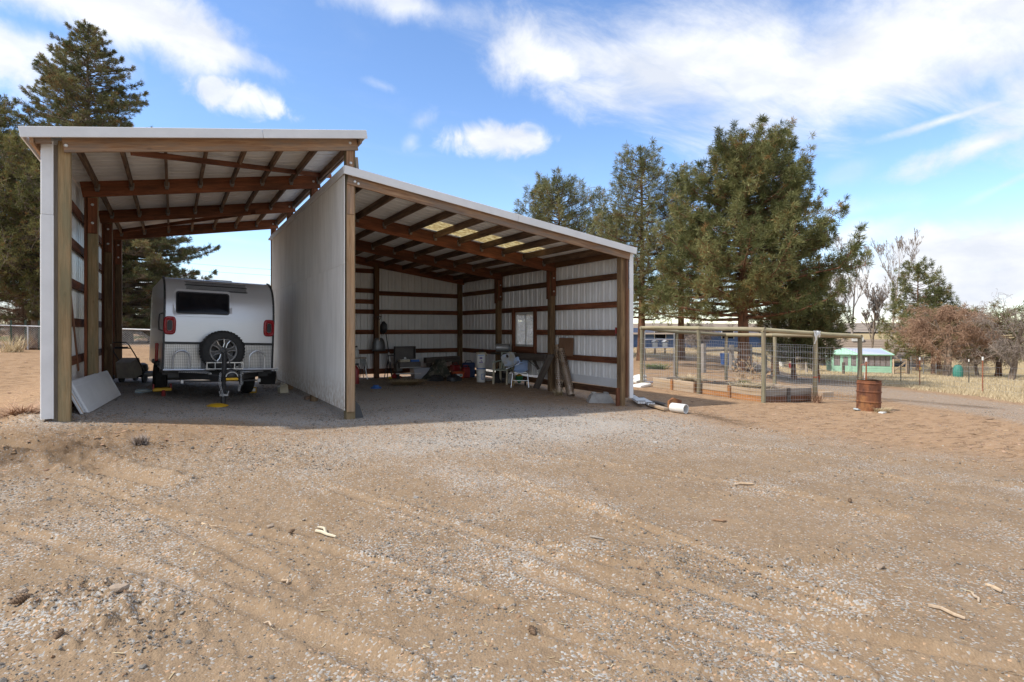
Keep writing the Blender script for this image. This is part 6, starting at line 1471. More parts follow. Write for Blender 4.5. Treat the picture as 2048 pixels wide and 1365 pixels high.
p = gp(1326, 776); r = root('timber_block', 'squared grey timber block at the outer end of the beds', 'timber', (p.x, p.y, p.z)); board('block', (0, 0, .14), (.35, .3, .14), .2, .28, 'board_grey', r)
p = gp(1648, 795); r = root('hollow_block', 'tan hollow concrete block on the dirt right of the beds', 'concrete block', (p.x+.1, p.y+.1, p.z), -.2)
MB().box((.1, 0, .07), (.42, .2, .15), None, .006).build('block', 'board_pale', r)
for i in range(3): MB().box((.312, -.06+.06*i, .07), (.006, .04, .11)).build('core', 'black', r)
# dried plant with yellow leaves in the garden
b_ = Vector((14.2, 10.9)); r = root('dried_vine', 'withered vine with curled tan leaves in the garden', 'plant', (b_.x, b_.y, G(b_.x, b_.y)+.1)); g2 = random.Random(5); segs = []; leaves = MB()
for i in range(16):
    p = Vector((0, 0, 0)); d_ = Vector((g2.gauss(0, .5), g2.gauss(0, .5), 1)).normalized()
    for k in range(7):
        q = p+d_*.15; segs.append((tuple(p), tuple(q), .006, .005)); p = q; d_ = (d_+Vector((g2.gauss(0, .35), g2.gauss(0, .35), g2.gauss(-.1, .2)))).normalized()
        if k > 2 and g2.random() < .75:
            c_ = p+Vector((g2.gauss(0, .04), g2.gauss(0, .04), g2.gauss(0, .03))); s = g2.uniform(.03, .06); rm = Euler((g2.uniform(0, 6), g2.uniform(0, 6), g2.uniform(0, 6))).to_matrix()
            leaves.add([c_+rm @ Vector(v)*s for v in ((-1, 0, 0), (-.3, -.8, .3), (.6, -.6, .2), (1, 0, 0), (.6, .6, .3), (-.3, .8, .2), (0, 0, -.3))], [(0, 1, 6), (1, 2, 6), (2, 3, 6), (3, 4, 6), (4, 5, 6), (5, 0, 6)])
V, Fc = tubes_np(segs, 4); mesh_np('stems', V, Fc, 'straw', r, dict(tone=np.full(len(V), .5)))
o = leaves.build('leaves', 'dead_leaves', r, kind='stuff')
at = o.data.attributes.new('tone', 'FLOAT', 'POINT'); at.data.foreach_set('value', np.random.default_rng(1).uniform(0, 1, len(o.data.vertices)).astype(np.float32))

# ================================================================== RUSTY DRUM
p = gpr(1737, 821); DR = .232; r = root('rusty_drum', 'rusty steel burn drum with a bent lid on the dirt', 'drum', (p.x, p.y, p.z-.02), rot=Matrix.Rotation(R_(2), 4, 'Y'))
prof = [(0, .0), (DR, 0)]
for z in (.2, .42, .6): prof += [(DR, z-.02), (DR+.012, z-.008), (DR+.012, z+.008), (DR, z+.02)]
prof += [(DR, .665), (DR-.012, .665), (DR-.012, .3), (0, .3)]
MB().lathe(prof, 36).build('barrel', 'rust', r, smooth=True, auto=25)
mb = MB(); n_ = 20; V = [(.02, 0, .69)]+[((DR+.02)*math.cos(2*math.pi*i/n_)*1.03+.01, (DR+.02)*math.sin(2*math.pi*i/n_), .672+.035*abs(math.sin(math.pi*i/n_+.7))-.02*math.cos(2*math.pi*i/n_)) for i in range(n_)]
mb.add(V+[(v[0], v[1], v[2]-.006) for v in V], [(0, 1+i, 1+(i+1) % n_) for i in range(n_)]+[(n_+1, n_+2+(i+1) % n_, n_+2+i) for i in range(n_)]+[(1+i, n_+2+i, n_+2+(i+1) % n_, 1+(i+1) % n_) for i in range(n_)]); mb.build('bent_lid', 'rust', r)
q = gpr(1714, 822); r = root('pale_slab', 'pale bluish flat stone at the left foot of the drum', 'stone', q); MB().box((0, 0, .02), (.16, .1, .04), (.1, .2, .2), .01).build('stone', mat('pale_stone', (.5, .56, .58)), r)
q = gpr(1765, 827); r = root('white_scrap', 'flat white scrap at the right foot of the drum', 'scrap', q); MB().box((0, 0, .015), (.2, .09, .03), (.05, 0, .1), .006).build('scrap', 'white_paint', r)
tuft('drum_straw', 'straw heaped against the front of the rusty drum', (p.x-.08, p.y-.3, p.z), 260, .12, .16, 'straw', 90, cat='straw')

# ================================================================== FIELD FENCE, HOUSES AND YARD BEYOND
MT['tpost'] = mat('rust_orange_post', (.34, .11, .045), (.26, .09, .04), 8, .7); MT['tdark'] = mat('dark_green_post', (.05, .05, .04), (.08, .07, .055), 8, .7)
FP = [(1733, 786, 'tpost', 'rust orange post tied with tape behind the drum', 1.15), (1802, 764, 'tdark', 'dark steel post with white cap left of the tagged one', 1.2), (1840, 772, 'tpost', 'orange steel post carrying a small yellow tag', 1.25), (1938, 766, 'tdark', 'dark steel post with white cap past the willow', 1.25), (1966, 786, 'tpost', 'orange steel post nearest the right edge', 1.3)]
for px, py, mt_, lab, H in FP:
    q = gp(px, py); r = root('fence_post', lab, 'fence post', q, group='steel posts along the field fence'); mb = MB(); mb.box((0, 0, H/2), (.04, .012, H)); mb.box((0, .014, H/2), (.012, .03, H)); mb.build('stake', mt_, r); MB().box((0, .008, H-.05), (.055, .05, .13), None, .008).build('cap', 'white_plastic', r)
    if 'tag' in lab and 'yellow' in lab: MB().box((0, -.015, H*.62), (.16, .01, .12), None, .02).build('tag', 'yellow', r)
segs = []; pts = [gp(1700, 776), gp(1840, 772.5), gp(1966, 786.5), gp(2090, 801)]
O_ = pts[0]; r = root('field_fence_wire', 'thin wire strands strung between the steel field posts', 'wire fence', O_)
for a, b_ in zip(pts[:-1], pts[1:]):
    for z in (.15, .35, .55, .75, .95): segs.append((tuple(a-O_+Z*z), tuple(b_-O_+Z*z), .003, .003))
    n_ = int((b_-a).length/.16)
    for i in range(n_): q = a+(b_-a)*(i/n_)-O_; segs.append((tuple(q+Z*.05), tuple(q+Z*.95), .002, .002))
V, Fc = tubes_np(segs, 3); mesh_np('strands', V, Fc, 'galv', r, kind='stuff')
q = gp(1733, 740); r = root('orange_tape', 'faded orange tape strung beside the end garden post', 'tape', (lay['r'].x, lay['r'].y-.08, G(lay['r'].x, lay['r'].y)+.95)); MB().add([(-.1, 0, 0), (.5, .1, .04), (.5, .1, .06), (-.1, 0, .03)], [(0, 1, 2, 3)]).build('band', mat('pink_tape', (.6, .22, .12)), r); MB().tube([(0, 0, .02), (.06, -.01, -.25), (.03, 0, -.6)], .007, 5).build('tail', 'white_plastic', r)
board_ = None
# blue house with brown roof
MT['bluewall'] = mat('blue_siding', (.1, .17, .33), (.075, .13, .26), 3, .7); MT['shingle'] = mat('brown_shingles', (.2, .155, .12), (.28, .22, .17), 14, .9); MT['mint'] = mat('mint_paint', (.42, .7, .52), (.34, .6, .44), 3, .6); MT['trimw'] = mat('trim_white', (.7, .7, .66), None)
d = 64.0; A = gd(1640, d); B = gd(1845, 61.0); r = root('blue_house', 'low blue house with a wide brown shingle roof behind the greenhouse', 'house', (A.x, A.y, A.z))
ux = Vector((B.x-A.x, B.y-A.y, 0)); L = ux.length; ux.normalize(); uy = Vector((-ux.y, ux.x, 0)); fm = Matrix((ux, uy, Z)).transposed()
def hb(c, s): return (ux*c[0]+uy*c[1]+Z*c[2], s)
hz = topz(716, d)-A.z-.2; rz_ = topz(680, d)-A.z
c, s = hb((L/2+.6, 3.5, hz/2), (L-1.8, 6.4, hz)); MB().box(c, s, fm).build('wall', 'bluewall', r)
ge = MB(); P_ = lambda x, y, z: ux*x+uy*y+Z*z
ge.add([P_(L-.28, .3, hz), P_(L-.28, 6.7, hz), P_(L-.28, 3.5, rz_-.1), P_(L-.5, .3, hz), P_(L-.5, 6.7, hz), P_(L-.5, 3.5, rz_-.1)], [(0, 1, 2), (5, 4, 3), (0, 2, 5, 3), (1, 4, 5, 2)]); ge.build('gable', 'bluewall', r)
rf = MB()
for i in range(9):
    t0, t1 = i/9, (i+1)/9; y0, y1 = -.5+4*t0, -.5+4*t1; z0, z1 = hz-.15+(rz_-hz+.15)*t0, hz-.15+(rz_-hz+.15)*t1
    rf.add([P_(-.2, y0-.04, z0+.035), P_(L, y0-.04, z0+.035), P_(L, y1, z1+.015), P_(-.2+2.2*t1, y1, z1+.015), P_(-.2, y0-.04, z0), P_(L, y0-.04, z0)], [(0, 1, 2, 3), (4, 5, 1, 0)])
rf.add([P_(2.0, 3.5, rz_), P_(L, 3.5, rz_), P_(L, 7.5, hz-.15), P_(-.2, 7.5, hz-.15), P_(-.2, -.5, hz-.15)], [(0, 1, 2, 3), (0, 3, 4)])
ro = rf.build('roof', 'shingle', r); MB().beam(P_(L+.02, -.5, hz-.18), P_(L+.02, 3.5, rz_-.05), .05, .16).build('barge_board', 'board_old', r); MB().beam(P_(L+.02, 7.5, hz-.18), P_(L+.02, 3.5, rz_-.05), .05, .16).build('barge_board', 'board_old', r)
for i in range(5): c, s = hb((.2+i*2.0, -.25, hz/2-.1), (.12, .12, hz-.2)); MB().box(c, s, fm).build('porch_post', 'bluewall', r)
c, s = hb((3.2, .3, hz*.55), (1.2, .06, .9)); MB().box(c, s, fm).build('window', 'glassdark', r)
c, s = hb((L*.45, 3.2, rz_+.05), (1.1, .8, .5)); MB().box(c, s, fm).build('chimney', 'trimw', ro)
# mint greenhouse
d = 49.5; A = gd(1664, d); B = gd(1783, d-1.5); r = root('greenhouse', 'mint green greenhouse with clear hipped roof and mesh windows', 'greenhouse', (A.x, A.y, A.z))
ux = Vector((B.x-A.x, B.y-A.y, 0)); L = ux.length; ux.normalize(); uy = Vector((-ux.y, ux.x, 0)); fm = Matrix((ux, uy, Z)).transposed(); D2 = 2.6
m, n, l, b = newmat('clear_roof'); b.inputs['Base Color'].default_value = (.42, .46, .56, 1); b.inputs['Roughness'].default_value = .15; MT['clearroof'] = m
MT['mesh'] = mat('window_mesh', (.2, .17, .17), (.28, .24, .23), 4, .6)
ez = topz(709, d)-A.z; rz_ = topz(697.5, d)-A.z; fx = L*.44
def gb(x0, x1, y0, y1, z0, z1, nm, mt_, par=None): 
    c, s = hb(((x0+x1)/2, (y0+y1)/2, (z0+z1)/2), (x1-x0, y1-y0, z1-z0)); return MB().box(c, s, fm).build(nm, mt_, par or r)
lo = ez*.38
gb(0, L, 0, .06, 0, lo-.03, 'lower_wall', 'mint'); 
for k in range(3): gb(fx, L, -.02, 0, .04+.17*k, .19+.17*k, 'clapboard', 'mint')
for (x0, x1) in ((0, .14), (fx*.32, fx*.4), (fx*.66, fx*.74), (fx-.1, fx+.02), (L-.08, L)): gb(x0, x1, -.03, .07, 0, ez, 'corner_post', 'mint')
gb(0, L, -.04, .08, ez-.09, ez, 'top_plate', 'mint')
gb(.14, fx*.32, .01, .05, lo, ez-.1, 'window', 'mesh'); gb(fx*.74, fx-.1, .01, .05, lo, ez-.1, 'window', 'mesh'); gb(fx, L-.08, .02, .05, lo, ez-.1, 'window', 'mesh')
dr = gb(fx*.4, fx*.66, -.01, .05, 0, ez-.1, 'door', 'mint'); gb(fx*.44, fx*.62, -.03, -.012, lo+.02, ez-.2, 'door_window', 'mesh', dr)
for i in range(1, 6): x = fx+(L-fx)*i/6; gb(x-.025, x+.025, -.0, .02, lo, ez-.1, 'mullion', 'board_old')
gb(0, L, D2, D2+.06, 0, ez, 'back_wall', 'mint'); gb(-.03, .03, 0, D2, 0, ez, 'side_wall', 'mint'); gb(L-.03, L+.03, 0, D2, 0, ez, 'side_wall', 'mint')
mb = MB(); mb.add([P_(-.15, -.2, ez), P_(fx+.1, -.2, ez), P_(fx*.52, .5, rz_), P_(fx*.52, D2*.5, rz_)], [(0, 1, 2)]); mb.add([P_(-.15, -.2, ez), P_(fx*.52, .5, rz_), P_(fx*.52, D2/2, rz_), P_(-.15, D2+.2, ez)], [(0, 1, 2, 3)]); mb.build('gable_front', 'mint', r)
mb = MB(); mb.add([P_(fx+.1, -.2, ez+.01), P_(L+.15, -.2, ez+.01), P_(L-.5, D2/2, rz_), P_(fx*.52, D2/2, rz_), P_(fx*.52, .5, rz_)], [(0, 1, 2, 3, 4)]); mb.add([P_(fx*.52, D2/2, rz_), P_(L-.5, D2/2, rz_), P_(L+.15, D2+.2, ez), P_(-.15, D2+.2, ez)], [(0, 1, 2, 3)]); mb.add([P_(L+.15, -.2, ez), P_(L+.15, D2+.2, ez), P_(L-.5, D2/2, rz_)], [(0, 1, 2)]); mb.build('roof', 'clearroof', r)
MB().beam(P_(fx+.1, -.2, ez+.02), P_(L+.17, -.2, ez+.02), .06, .06).build('eave_trim', 'mint', r); MB().beam(P_(fx*.52, D2/2, rz_+.02), P_(L-.5, D2/2, rz_+.02), .06, .05).build('ridge', 'trimw', r); MB().beam(P_(L+.15, -.2, ez+.03), P_(L-.5, D2/2, rz_+.02), .05, .05).build('hip_trim', 'mint', r); MB().beam(P_(fx+.1, -.2, ez+.02), P_(fx*.52, .5, rz_+.01), .05, .05).build('hip_trim', 'mint', r)
# propane tank
d = 54.0; q = gd(1655, d); r = root('propane_tank', 'white horizontal propane tank left of the greenhouse', 'tank', q, -.5); RX = Matrix.Rotation(R_(90), 3, 'Y'); zc_ = topz(716, d)-q.z
MB().lathe([(0, -1.15), (.2, -1.12), (.38, -1.0), (.45, -.8), (.45, .8), (.38, 1.0), (.2, 1.12), (0, 1.15)], 20, (-.4, 0, zc_), RX).build('vessel', 'white_plastic', r, smooth=True)
for x in (-1.0, .2): MB().box((x, 0, (zc_-.4)/2), (.12, .6, zc_-.35)).build('saddle', 'conc', r)
MB().lathe([(.1, 0), (.1, .12), (0, .16)], 10, (-.4, 0, zc_+.44)).build('valve_dome', 'white_plastic', r)
# wooden stile gate right of the greenhouse, posts, mesh pen
d = 47; A = gd(1787, d); r = root('timber_gate', 'pale timber gate with a diagonal brace right of the greenhouse', 'gate', A); w = gd(1813, d)-A; w.z = 0; hh = topz(719, d)-A.z
for t in (0, 1): board('stile', w*t, w*t+Z*hh, .1, .1, 'board_pale', r, up=(0, 1, 0))
board('rail', Z*(hh-.05), w+Z*(hh-.05), .06, .12, 'board_pale', r); board('rail', Z*.15, w+Z*.15, .06, .12, 'board_pale', r); board('brace', Z*.2, w+Z*(hh-.2), .05, .12, 'board_pale', r)
for px, lab in ((1817, 'brown square post right of the timber gate'), (1687, 'weathered post standing in front of the greenhouse')):
    d = 42 if px < 1700 else 46; q = gd(px, d); r = root('wooden_post', lab, 'post', q, group='wooden posts by the greenhouse'); board('post', (0, 0, -.1), (0, 0, topz(722 if px > 1700 else 725, d)-q.z), .14, .14, 'board_old', r, up=(0, 1, 0))
d = 50; A = gd(1822, d); r = root('wire_pen', 'tall wire mesh pen behind the leaning willow trunk', 'pen', A); segs = []; B_ = gd(1872, d)-A; B_.z = 0; hh = topz(713, d)-A.z
for i in range(22): segs.append((tuple(B_*i/21), tuple(B_*i/21+Z*hh), .006, .006))
for j in range(9): segs.append((tuple(Z*hh*j/8), tuple(B_+Z*hh*j/8), .006, .006))
V, Fc = tubes_np(segs, 3); mesh_np('mesh', V, Fc, 'galv', r, kind='stuff')
for t in (0, .5, 1): MB().tube([B_*t, B_*t+Z*hh], .035, 6).build('pen_post', 'galv', r)
d = 41; q = gd(1916, d); r = root('green_bin', 'green plastic barrel cover beside the leaning willow', 'barrel', q); MB().lathe([(0, 0), (.26, 0), (.31, .22), (.29, .65), (.2, .88), (0, .93)], 18).build('drum', mat('teal_plastic', (.05, .24, .19), (.04, .19, .15)), r, smooth=True)
# second blue house behind the pines and the clutter there
d = 56.0; A = gd(1250, d); B = gd(1540, d+2); r = root('long_blue_house', 'long dark blue house half hidden behind the pine trunks', 'house', A); ux = Vector((B.x-A.x, B.y-A.y, 0)); L = ux.length; ux.normalize(); uy = Vector((-ux.y, ux.x, 0)); fm = Matrix((ux, uy, Z)).transposed(); hz = topz(668, d)-A.z
c, s = hb((L/2, 3, hz/2), (L, 6, hz)); MB().box(c, s, fm).build('wall', 'bluewall', r)
for k in range(9): gb(0, L, -.03, 0, .15+k*.2, .33+k*.2, 'clapboard', 'bluewall')
mb = MB(); mb.add([P_(-.4, -.6, hz-.05), P_(L+.4, -.6, hz-.05), P_(L+.4, 3, hz+1.0), P_(-.4, 3, hz+1.0), P_(L+.4, 6.6, hz-.05), P_(-.4, 6.6, hz-.05)], [(0, 1, 2, 3), (3, 2, 4, 5)]); mb.build('roof', 'shingle', r)
for (x, w_) in ((3, 1.1), (7, .8), (10, 1.2)): wi = gb(x, x+w_, -.06, -.03, .9, 1.8, 'window', 'glassdark'); gb(x-.06, x, -.08, -.03, .85, 1.85, 'window_trim', 'trimw', wi); gb(x+w_, x+w_+.06, -.08, -.03, .85, 1.85, 'window_trim', 'trimw', wi)
for i, (px, py, h_, lab) in enumerate(((1407, 746, .95, 'short wooden post seen through the wire left of the vine'), (1463, 740, .9, 'short wooden post seen through the wire behind the vine'), (1500, 738, 1.0, 'pale broken stump post beside the big pine trunk'), (1613, 745, .8, 'short dark post under the pine boughs'), (1530, 744, .7, 'low post seen past the garden corner post'))):
    q = gp(px, py); r = root('rail_post', lab, 'post', q, group='low rail fence posts behind the garden'); board('post', (0, 0, -.1), (0, 0, h_*1.25), .16, .16, 'board_grey', r, up=(0, 1, 0))
for a, b_, lab in (((1407, 746), (1463, 740), 'grey rail between the two short posts'), ((1463, 740), (1530, 744), 'grey pipe rail crossing behind the garden corner')):
    A = gp(*a); B = gp(*b_); r = root('fence_rail', lab, 'rail', A+Z*.9, group='rails behind the garden'); MB().tube([(0, 0, 0), B-A], .05, 8).build('rail', 'board_grey', r)
for px, py, s_, lab, mt_ in ((1582, 735, .5, 'red container among the clutter under the pine', 'red'), (1452, 730, .6, 'blue tarp bundle behind the dried vine', 'blue'), (1563, 733, .45, 'white bucket among the clutter under the pine', 'white_plastic')):
    q = gp(px, py); r = root('clutter_bin', lab, 'container', q, group='clutter under the pine'); MB().lathe([(0, 0), (s_*.4, 0), (s_*.5, s_), (0, s_*1.02)], 14).build('bin', mt_, r)
for px, d_, lab in ((1310, 40, 'white birdhouse on the pine trunk behind the gate'), (1330, 42, 'small pale birdhouse right of the white one')):
    q = atd(px, 690, d_); r = root('birdhouse', lab, 'birdhouse', q-Z*.3, group='birdhouses behind the gate'); MB().box((0, 0, .25), (.3, .2, .4)).build('box', 'white_paint', r); MB().beam((-.2, 0, .5), (0, 0, .65), .3, .03).build('roof', 'white_paint', r); MB().beam((.2, 0, .5), (0, 0, .65), .3, .03).build('roof', 'white_paint', r); MB().box((0, 0, -.85), (.08, .08, 1.8)).build('pole', 'board_old', r)
# ---- chain link fence across the back left
FA = gd(-70, 24.5); FB = gd(330, 22.5); FC = gd(560, 21.5); r = root('chain_link_fence', 'galvanised chain link fence running across behind the left bay', 'fence', FA); segs = []
for A, B in ((FA, FB), (FB, FC)):
    hA = topz(649 if A == FA else 661, 24.5 if A == FA else 22.5)-A.z; hB = topz(661 if B == FB else 668, 22.5 if B == FB else 21.5)-B.z
    MB().tube([A-FA+Z*hA, B-FA+Z*hB], .03, 8).build('top_rail', 'galv', r)
    L = (B-A).length; n_ = int(L/.13)
    for i in range(-8, n_):
        for s in (-1, 1):
            t0, t1 = i/n_, (i+10)/n_
            if t0 < 0 or t1 > 1: continue
            p0 = A+(B-A)*t0-FA; p1 = A+(B-A)*t1-FA; h0 = hA+(hB-hA)*t0; h1 = hA+(hB-hA)*t1
            segs.append((tuple(p0+Z*(.03 if s > 0 else h0)), tuple(p1+Z*(h1 if s > 0 else .03)), .0035, .0035))
    k = max(2, int(L/2.6))
    for i in range(k+1): t = i/k; q = A+(B-A)*t-FA; MB().tube([q-Z*.1, q+Z*(hA+(hB-hA)*t+.03)], .035, 8).build('fence_post', 'galv', r)
V, Fc = tubes_np(segs, 3); mesh_np('wire_mesh', V, Fc, 'galv', r, kind='stuff')
for px, py, lab in ((22, 701, 'green steel post nearest the left edge of the yard'), (51, 698, 'green steel post in the middle of three'), (78, 697, 'green steel post by the twisted juniper trunk')):
    q = gd(px, 24.0); r = root('green_post', lab, 'fence post', q, group='green steel posts by the left fence'); MB().box((0, 0, .6), (.06, .04, 1.25)).build('stake', mat('green_steel', (.06, .13, .09), (.05, .1, .07)), r); MB().box((0, -.022, .6), (.02, .012, 1.2)).build('rib', 'tdark', r)
# two strips of paved road past the lawn on the left, building glimpsed beside the partition
mb = MB(); A = gd(-250, 112); B = gd(560, 84); v = (B-A).normalized(); nrm = Vector((-v.y, v.x, 0)); mb.add([A+Z*.04, B+Z*.04, B+nrm*7+Z*.04, A+nrm*7+Z*.04], [(0, 1, 2, 3)]); tag(mb.build('road', mat('old_asphalt', (.22, .21, .2), (.3, .28, .26), 3, .9)), 'pale strip of paved road beyond the lawn', kind='structure')
d = 34.0; A = gd(530, d); r = root('white_cottage', 'white sided house with brown roof glimpsed past the trailer', 'house', A); B = gd(760, d+3); ux = Vector((B.x-A.x, B.y-A.y, 0)); L = ux.length; ux.normalize(); uy = Vector((-ux.y, ux.x, 0)); fm = Matrix((ux, uy, Z)).transposed(); hz = topz(640, d)-A.z
c, s = hb((L/2, 3, hz/2), (L, 6, hz)); MB().box(c, s, fm).build('wall', 'white_paint', r)
for k in range(10): gb(0, L, -.04, 0, .05+k*.2, .23+k*.2, 'clapboard', 'white_paint')
mb = MB(); rz_ = topz(602, d)-A.z; mb.add([P_(-.3, -.5, hz-.05), P_(L+.4, -.5, hz-.05), P_(L+.4, 3, rz_), P_(-.3, 3, rz_), P_(L+.4, 6.5, hz-.05), P_(-.3, 6.5, hz-.05)], [(0, 1, 2, 3), (3, 2, 4, 5)]); mb.build('roof', mat('tan_shingles', (.3, .19, .11), (.38, .25, .15), 10, .9), r)
gb(.25, .5, -.07, -.04, hz*.6, hz*.8, 'window', 'glassdark'); gb(.25, .5, -.07, -.04, hz*.2, hz*.4, 'window', 'glassdark')
# overhead wires
A = atd(150, 505, 60); r = root('power_line', 'thin overhead wires crossing the sky behind the left bay', 'power line', (A.x, A.y, 0))
for k, (y0, y1) in enumerate(((505, 553), (520, 562), (566, 575))):
    pa = atd(150, y0, 60)-Vector((A.x, A.y, 0)); pb = atd(900, y1, 75)-Vector((A.x, A.y, 0)); MB().tube([pa+(pb-pa)*t-Z*2.2*t*(1-t) for t in [i/12 for i in range(13)]], .012, 4).build('wire', 'tdark', r)
for px, d_ in ((150, 60), (900, 75)):
    q = atd(px, 660, d_)-Vector((A.x, A.y, 0)); MB().tube([Vector((q.x, q.y, -.3)), Vector((q.x, q.y, 11.5))], .12, 8).build('pole', 'board_old', r)

# ================================================================== STONES, STICKS AND STRAW ON THE GROUND
def pebbles():
    g2 = np.random.default_rng(11); N = 460000
    u = g2.uniform(0, 1, N); rad = 1.7*(17/1.7)**(u**.9); th = YAW+np.radians(g2.uniform(-46, 46, N)); x = rad*np.sin(th); y = rad*np.cos(th)
    gm, om, ga, dk, gn = masks(x, y); h, sm = relief(x, y)
    pr = (gm**1.6*1.15+.05+.5*np.clip(h*30, 0, 1))*(1-.75*sm)*(1-.6*om)*(.12+2.4*np.clip(fbm(x*1.4, y*1.4, 4, 91)-.36, 0, 1))
    keep = g2.uniform(0, 1, N) < pr; x, y, h, rad = x[keep], y[keep], h[keep], rad[keep]; n_ = len(x)
    z = g(x, y)+h
    s = g2.lognormal(-5.3, .42, n_)*(.75+.045*rad); s = np.clip(s, .0024, .024)
    me = bpy.data.meshes.new('gravel'); me.vertices.add(n_); me.vertices.foreach_set('co', np.stack([x, y, z+s*.12], -1).astype(np.float32).ravel())
    def fa(nm, v, t='FLOAT', key='value'): a = me.attributes.new(nm, t, 'POINT'); a.data.foreach_set(key, np.ascontiguousarray(v, dtype=np.float32).ravel())
    fa('size', np.stack([s*g2.uniform(.8, 1.4, n_), s*g2.uniform(.7, 1.1, n_), s*g2.uniform(.4, .75, n_)], -1), 'FLOAT_VECTOR', 'vector')
    fa('turn', np.stack([g2.normal(0, .35, n_), g2.normal(0, .35, n_), g2.uniform(0, 6.283, n_)], -1), 'FLOAT_VECTOR', 'vector')
    fa('shade', g2.uniform(0, 1, n_))
    o = bpy.data.objects.new('gravel', me); link(o, None, Matrix.Identity(4), Matrix.Identity(4)); tag(o, 'loose grey and tan gravel stones scattered over the dirt yard', kind='stuff')
    bm = bmesh.new(); bmesh.ops.create_icosphere(bm, subdivisions=1, radius=1); rr_ = random.Random(1)
    for v in bm.verts: v.co *= rr_.uniform(.72, 1.15)
    pm = bpy.data.meshes.new('pebble'); bm.to_mesh(pm); bm.free()
    m, n, l, b = newmat('pebble_stone'); a = n.new('ShaderNodeAttribute'); a.attribute_name = 'shade'; a.attribute_type = 'INSTANCER'
    cr = n.new('ShaderNodeValToRGB'); l.new(a.outputs['Fac'], cr.inputs[0]); e = cr.color_ramp.elements
    e[0].position = 0; e[0].color = (.12, .108, .095, 1); e[1].position = .55; e[1].color = (.22, .2, .175, 1)
    for ps, c_ in ((.72, (.28, .255, .22, 1)), (.83, (.27, .17, .105, 1)), (.93, (.3, .19, .115, 1)), (.97, (.36, .33, .29, 1))): q = e.new(ps); q.color = c_
    f = noi(n, l, 2.5, 3, .6, seed=False); l.new(mixc(n, l, 1.0, cr.outputs[0], mixc(n, l, f, (.75, .75, .75), (1.2, 1.2, 1.2)), 'MULTIPLY'), b.inputs['Base Color']); b.inputs['Roughness'].default_value = .95; b.inputs['Specular IOR Level'].default_value = .2
    pm.materials.append(m)
    ng = bpy.data.node_groups.new('scatter_stones', 'GeometryNodeTree'); ng.interface.new_socket('Geometry', in_out='INPUT', socket_type='NodeSocketGeometry'); ng.interface.new_socket('Geometry', in_out='OUTPUT', socket_type='NodeSocketGeometry')
    gi = ng.nodes.new('NodeGroupInput'); go = ng.nodes.new('NodeGroupOutput'); ip = ng.nodes.new('GeometryNodeInstanceOnPoints'); m2p = ng.nodes.new('GeometryNodeMeshToPoints')
    # the stone's own mesh comes from a tiny source object kept only as data
    src = bpy.data.objects.new('pebble', pm)
    oi = ng.nodes.new('GeometryNodeObjectInfo'); oi.inputs['Object'].default_value = src
    def na(nm, t): q = ng.nodes.new('GeometryNodeInputNamedAttribute'); q.data_type = t; q.inputs['Name'].default_value = nm; return q.outputs['Attribute']
    ng.links.new(gi.outputs[0], m2p.inputs[0]); ng.links.new(m2p.outputs[0], ip.inputs['Points']); ng.links.new(oi.outputs['Geometry'], ip.inputs['Instance'])
    e2r = ng.nodes.new('FunctionNodeEulerToRotation'); ng.links.new(na('turn', 'FLOAT_VECTOR'), e2r.inputs[0]); ng.links.new(e2r.outputs[0], ip.inputs['Rotation']); ng.links.new(na('size', 'FLOAT_VECTOR'), ip.inputs['Scale'])
    ng.links.new(ip.outputs[0], go.inputs[0]); md = o.modifiers.new('scatter', 'NODES'); md.node_group = ng
    print('pebbles', n_)
pebbles()
def litter(name, label, n_, seed, sampler, size, mt_, kind='stuff', flat=.5):
    g2 = np.random.default_rng(seed); x, y = sampler(g2, n_); n_ = len(x); h, sm = relief(x, y); z = g(x, y)+h+.004
    a = g2.uniform(0, 6.283, n_); L = g2.lognormal(math.log(size[0]), .5, n_); w = L*g2.uniform(size[1], size[1]*2.2, n_)
    dx = np.stack([np.cos(a), np.sin(a), g2.normal(0, .18*flat, n_)], -1)*L[:, None]/2; dy = np.stack([-np.sin(a), np.cos(a), g2.normal(0, .3*flat, n_)], -1)*w[:, None]/2; c = np.stack([x, y, z], -1); up = np.zeros((n_, 3)); up[:, 2] = w*.2
    V = np.stack([c-dx-dy*.6, c-dx*.9+dy, c+dx+dy*.5, c+dx*.8-dy, c+up], 1).reshape(-1, 3); k = np.arange(n_)*5
    Fc = np.concatenate([np.stack([k+i, k+(i+1) % 4, k+4], -1) for i in range(4)])[:, [1, 0, 2]]
    tag(mesh_np(name, V, Fc, mt_, None, dict(tone=np.repeat(g2.uniform(0, 1, n_), 5))), label, kind=kind)
def near_s(r0, r1, a0, a1):
    def f_(g2, n_): rad = r0*(r1/r0)**g2.uniform(0, 1, n_); th = YAW+np.radians(g2.uniform(a0, a1, n_)); return rad*np.sin(th), rad*np.cos(th)
    return f_
def region_s(fn, r0=6, r1=32):
    def f_(g2, n_):
        x, y = near_s(r0, r1, -46, 46)(g2, n_*3); k = g2.uniform(0, 1, len(x)) < fn(x, y); return x[k], y[k]
    return f_
litter('wood_chips', 'pale bark chips and twig bits strewn over the yard', 1300, 5, near_s(2.0, 14, -46, 46), (.02, .1), 'straw')
litter('dry_leaves', 'dry tan leaf litter on the orange dirt', 16000, 6, region_s(lambda x, y: masks(x, y)[1]*(1-masks(x, y)[2])), (.02, .28), 'dead_leaves')
litter('bark_crumbs', 'dark bark crumbs on the orange dirt', 5000, 9, region_s(lambda x, y: masks(x, y)[1]*(1-masks(x, y)[2])), (.034, .25), 'dry_twigs')
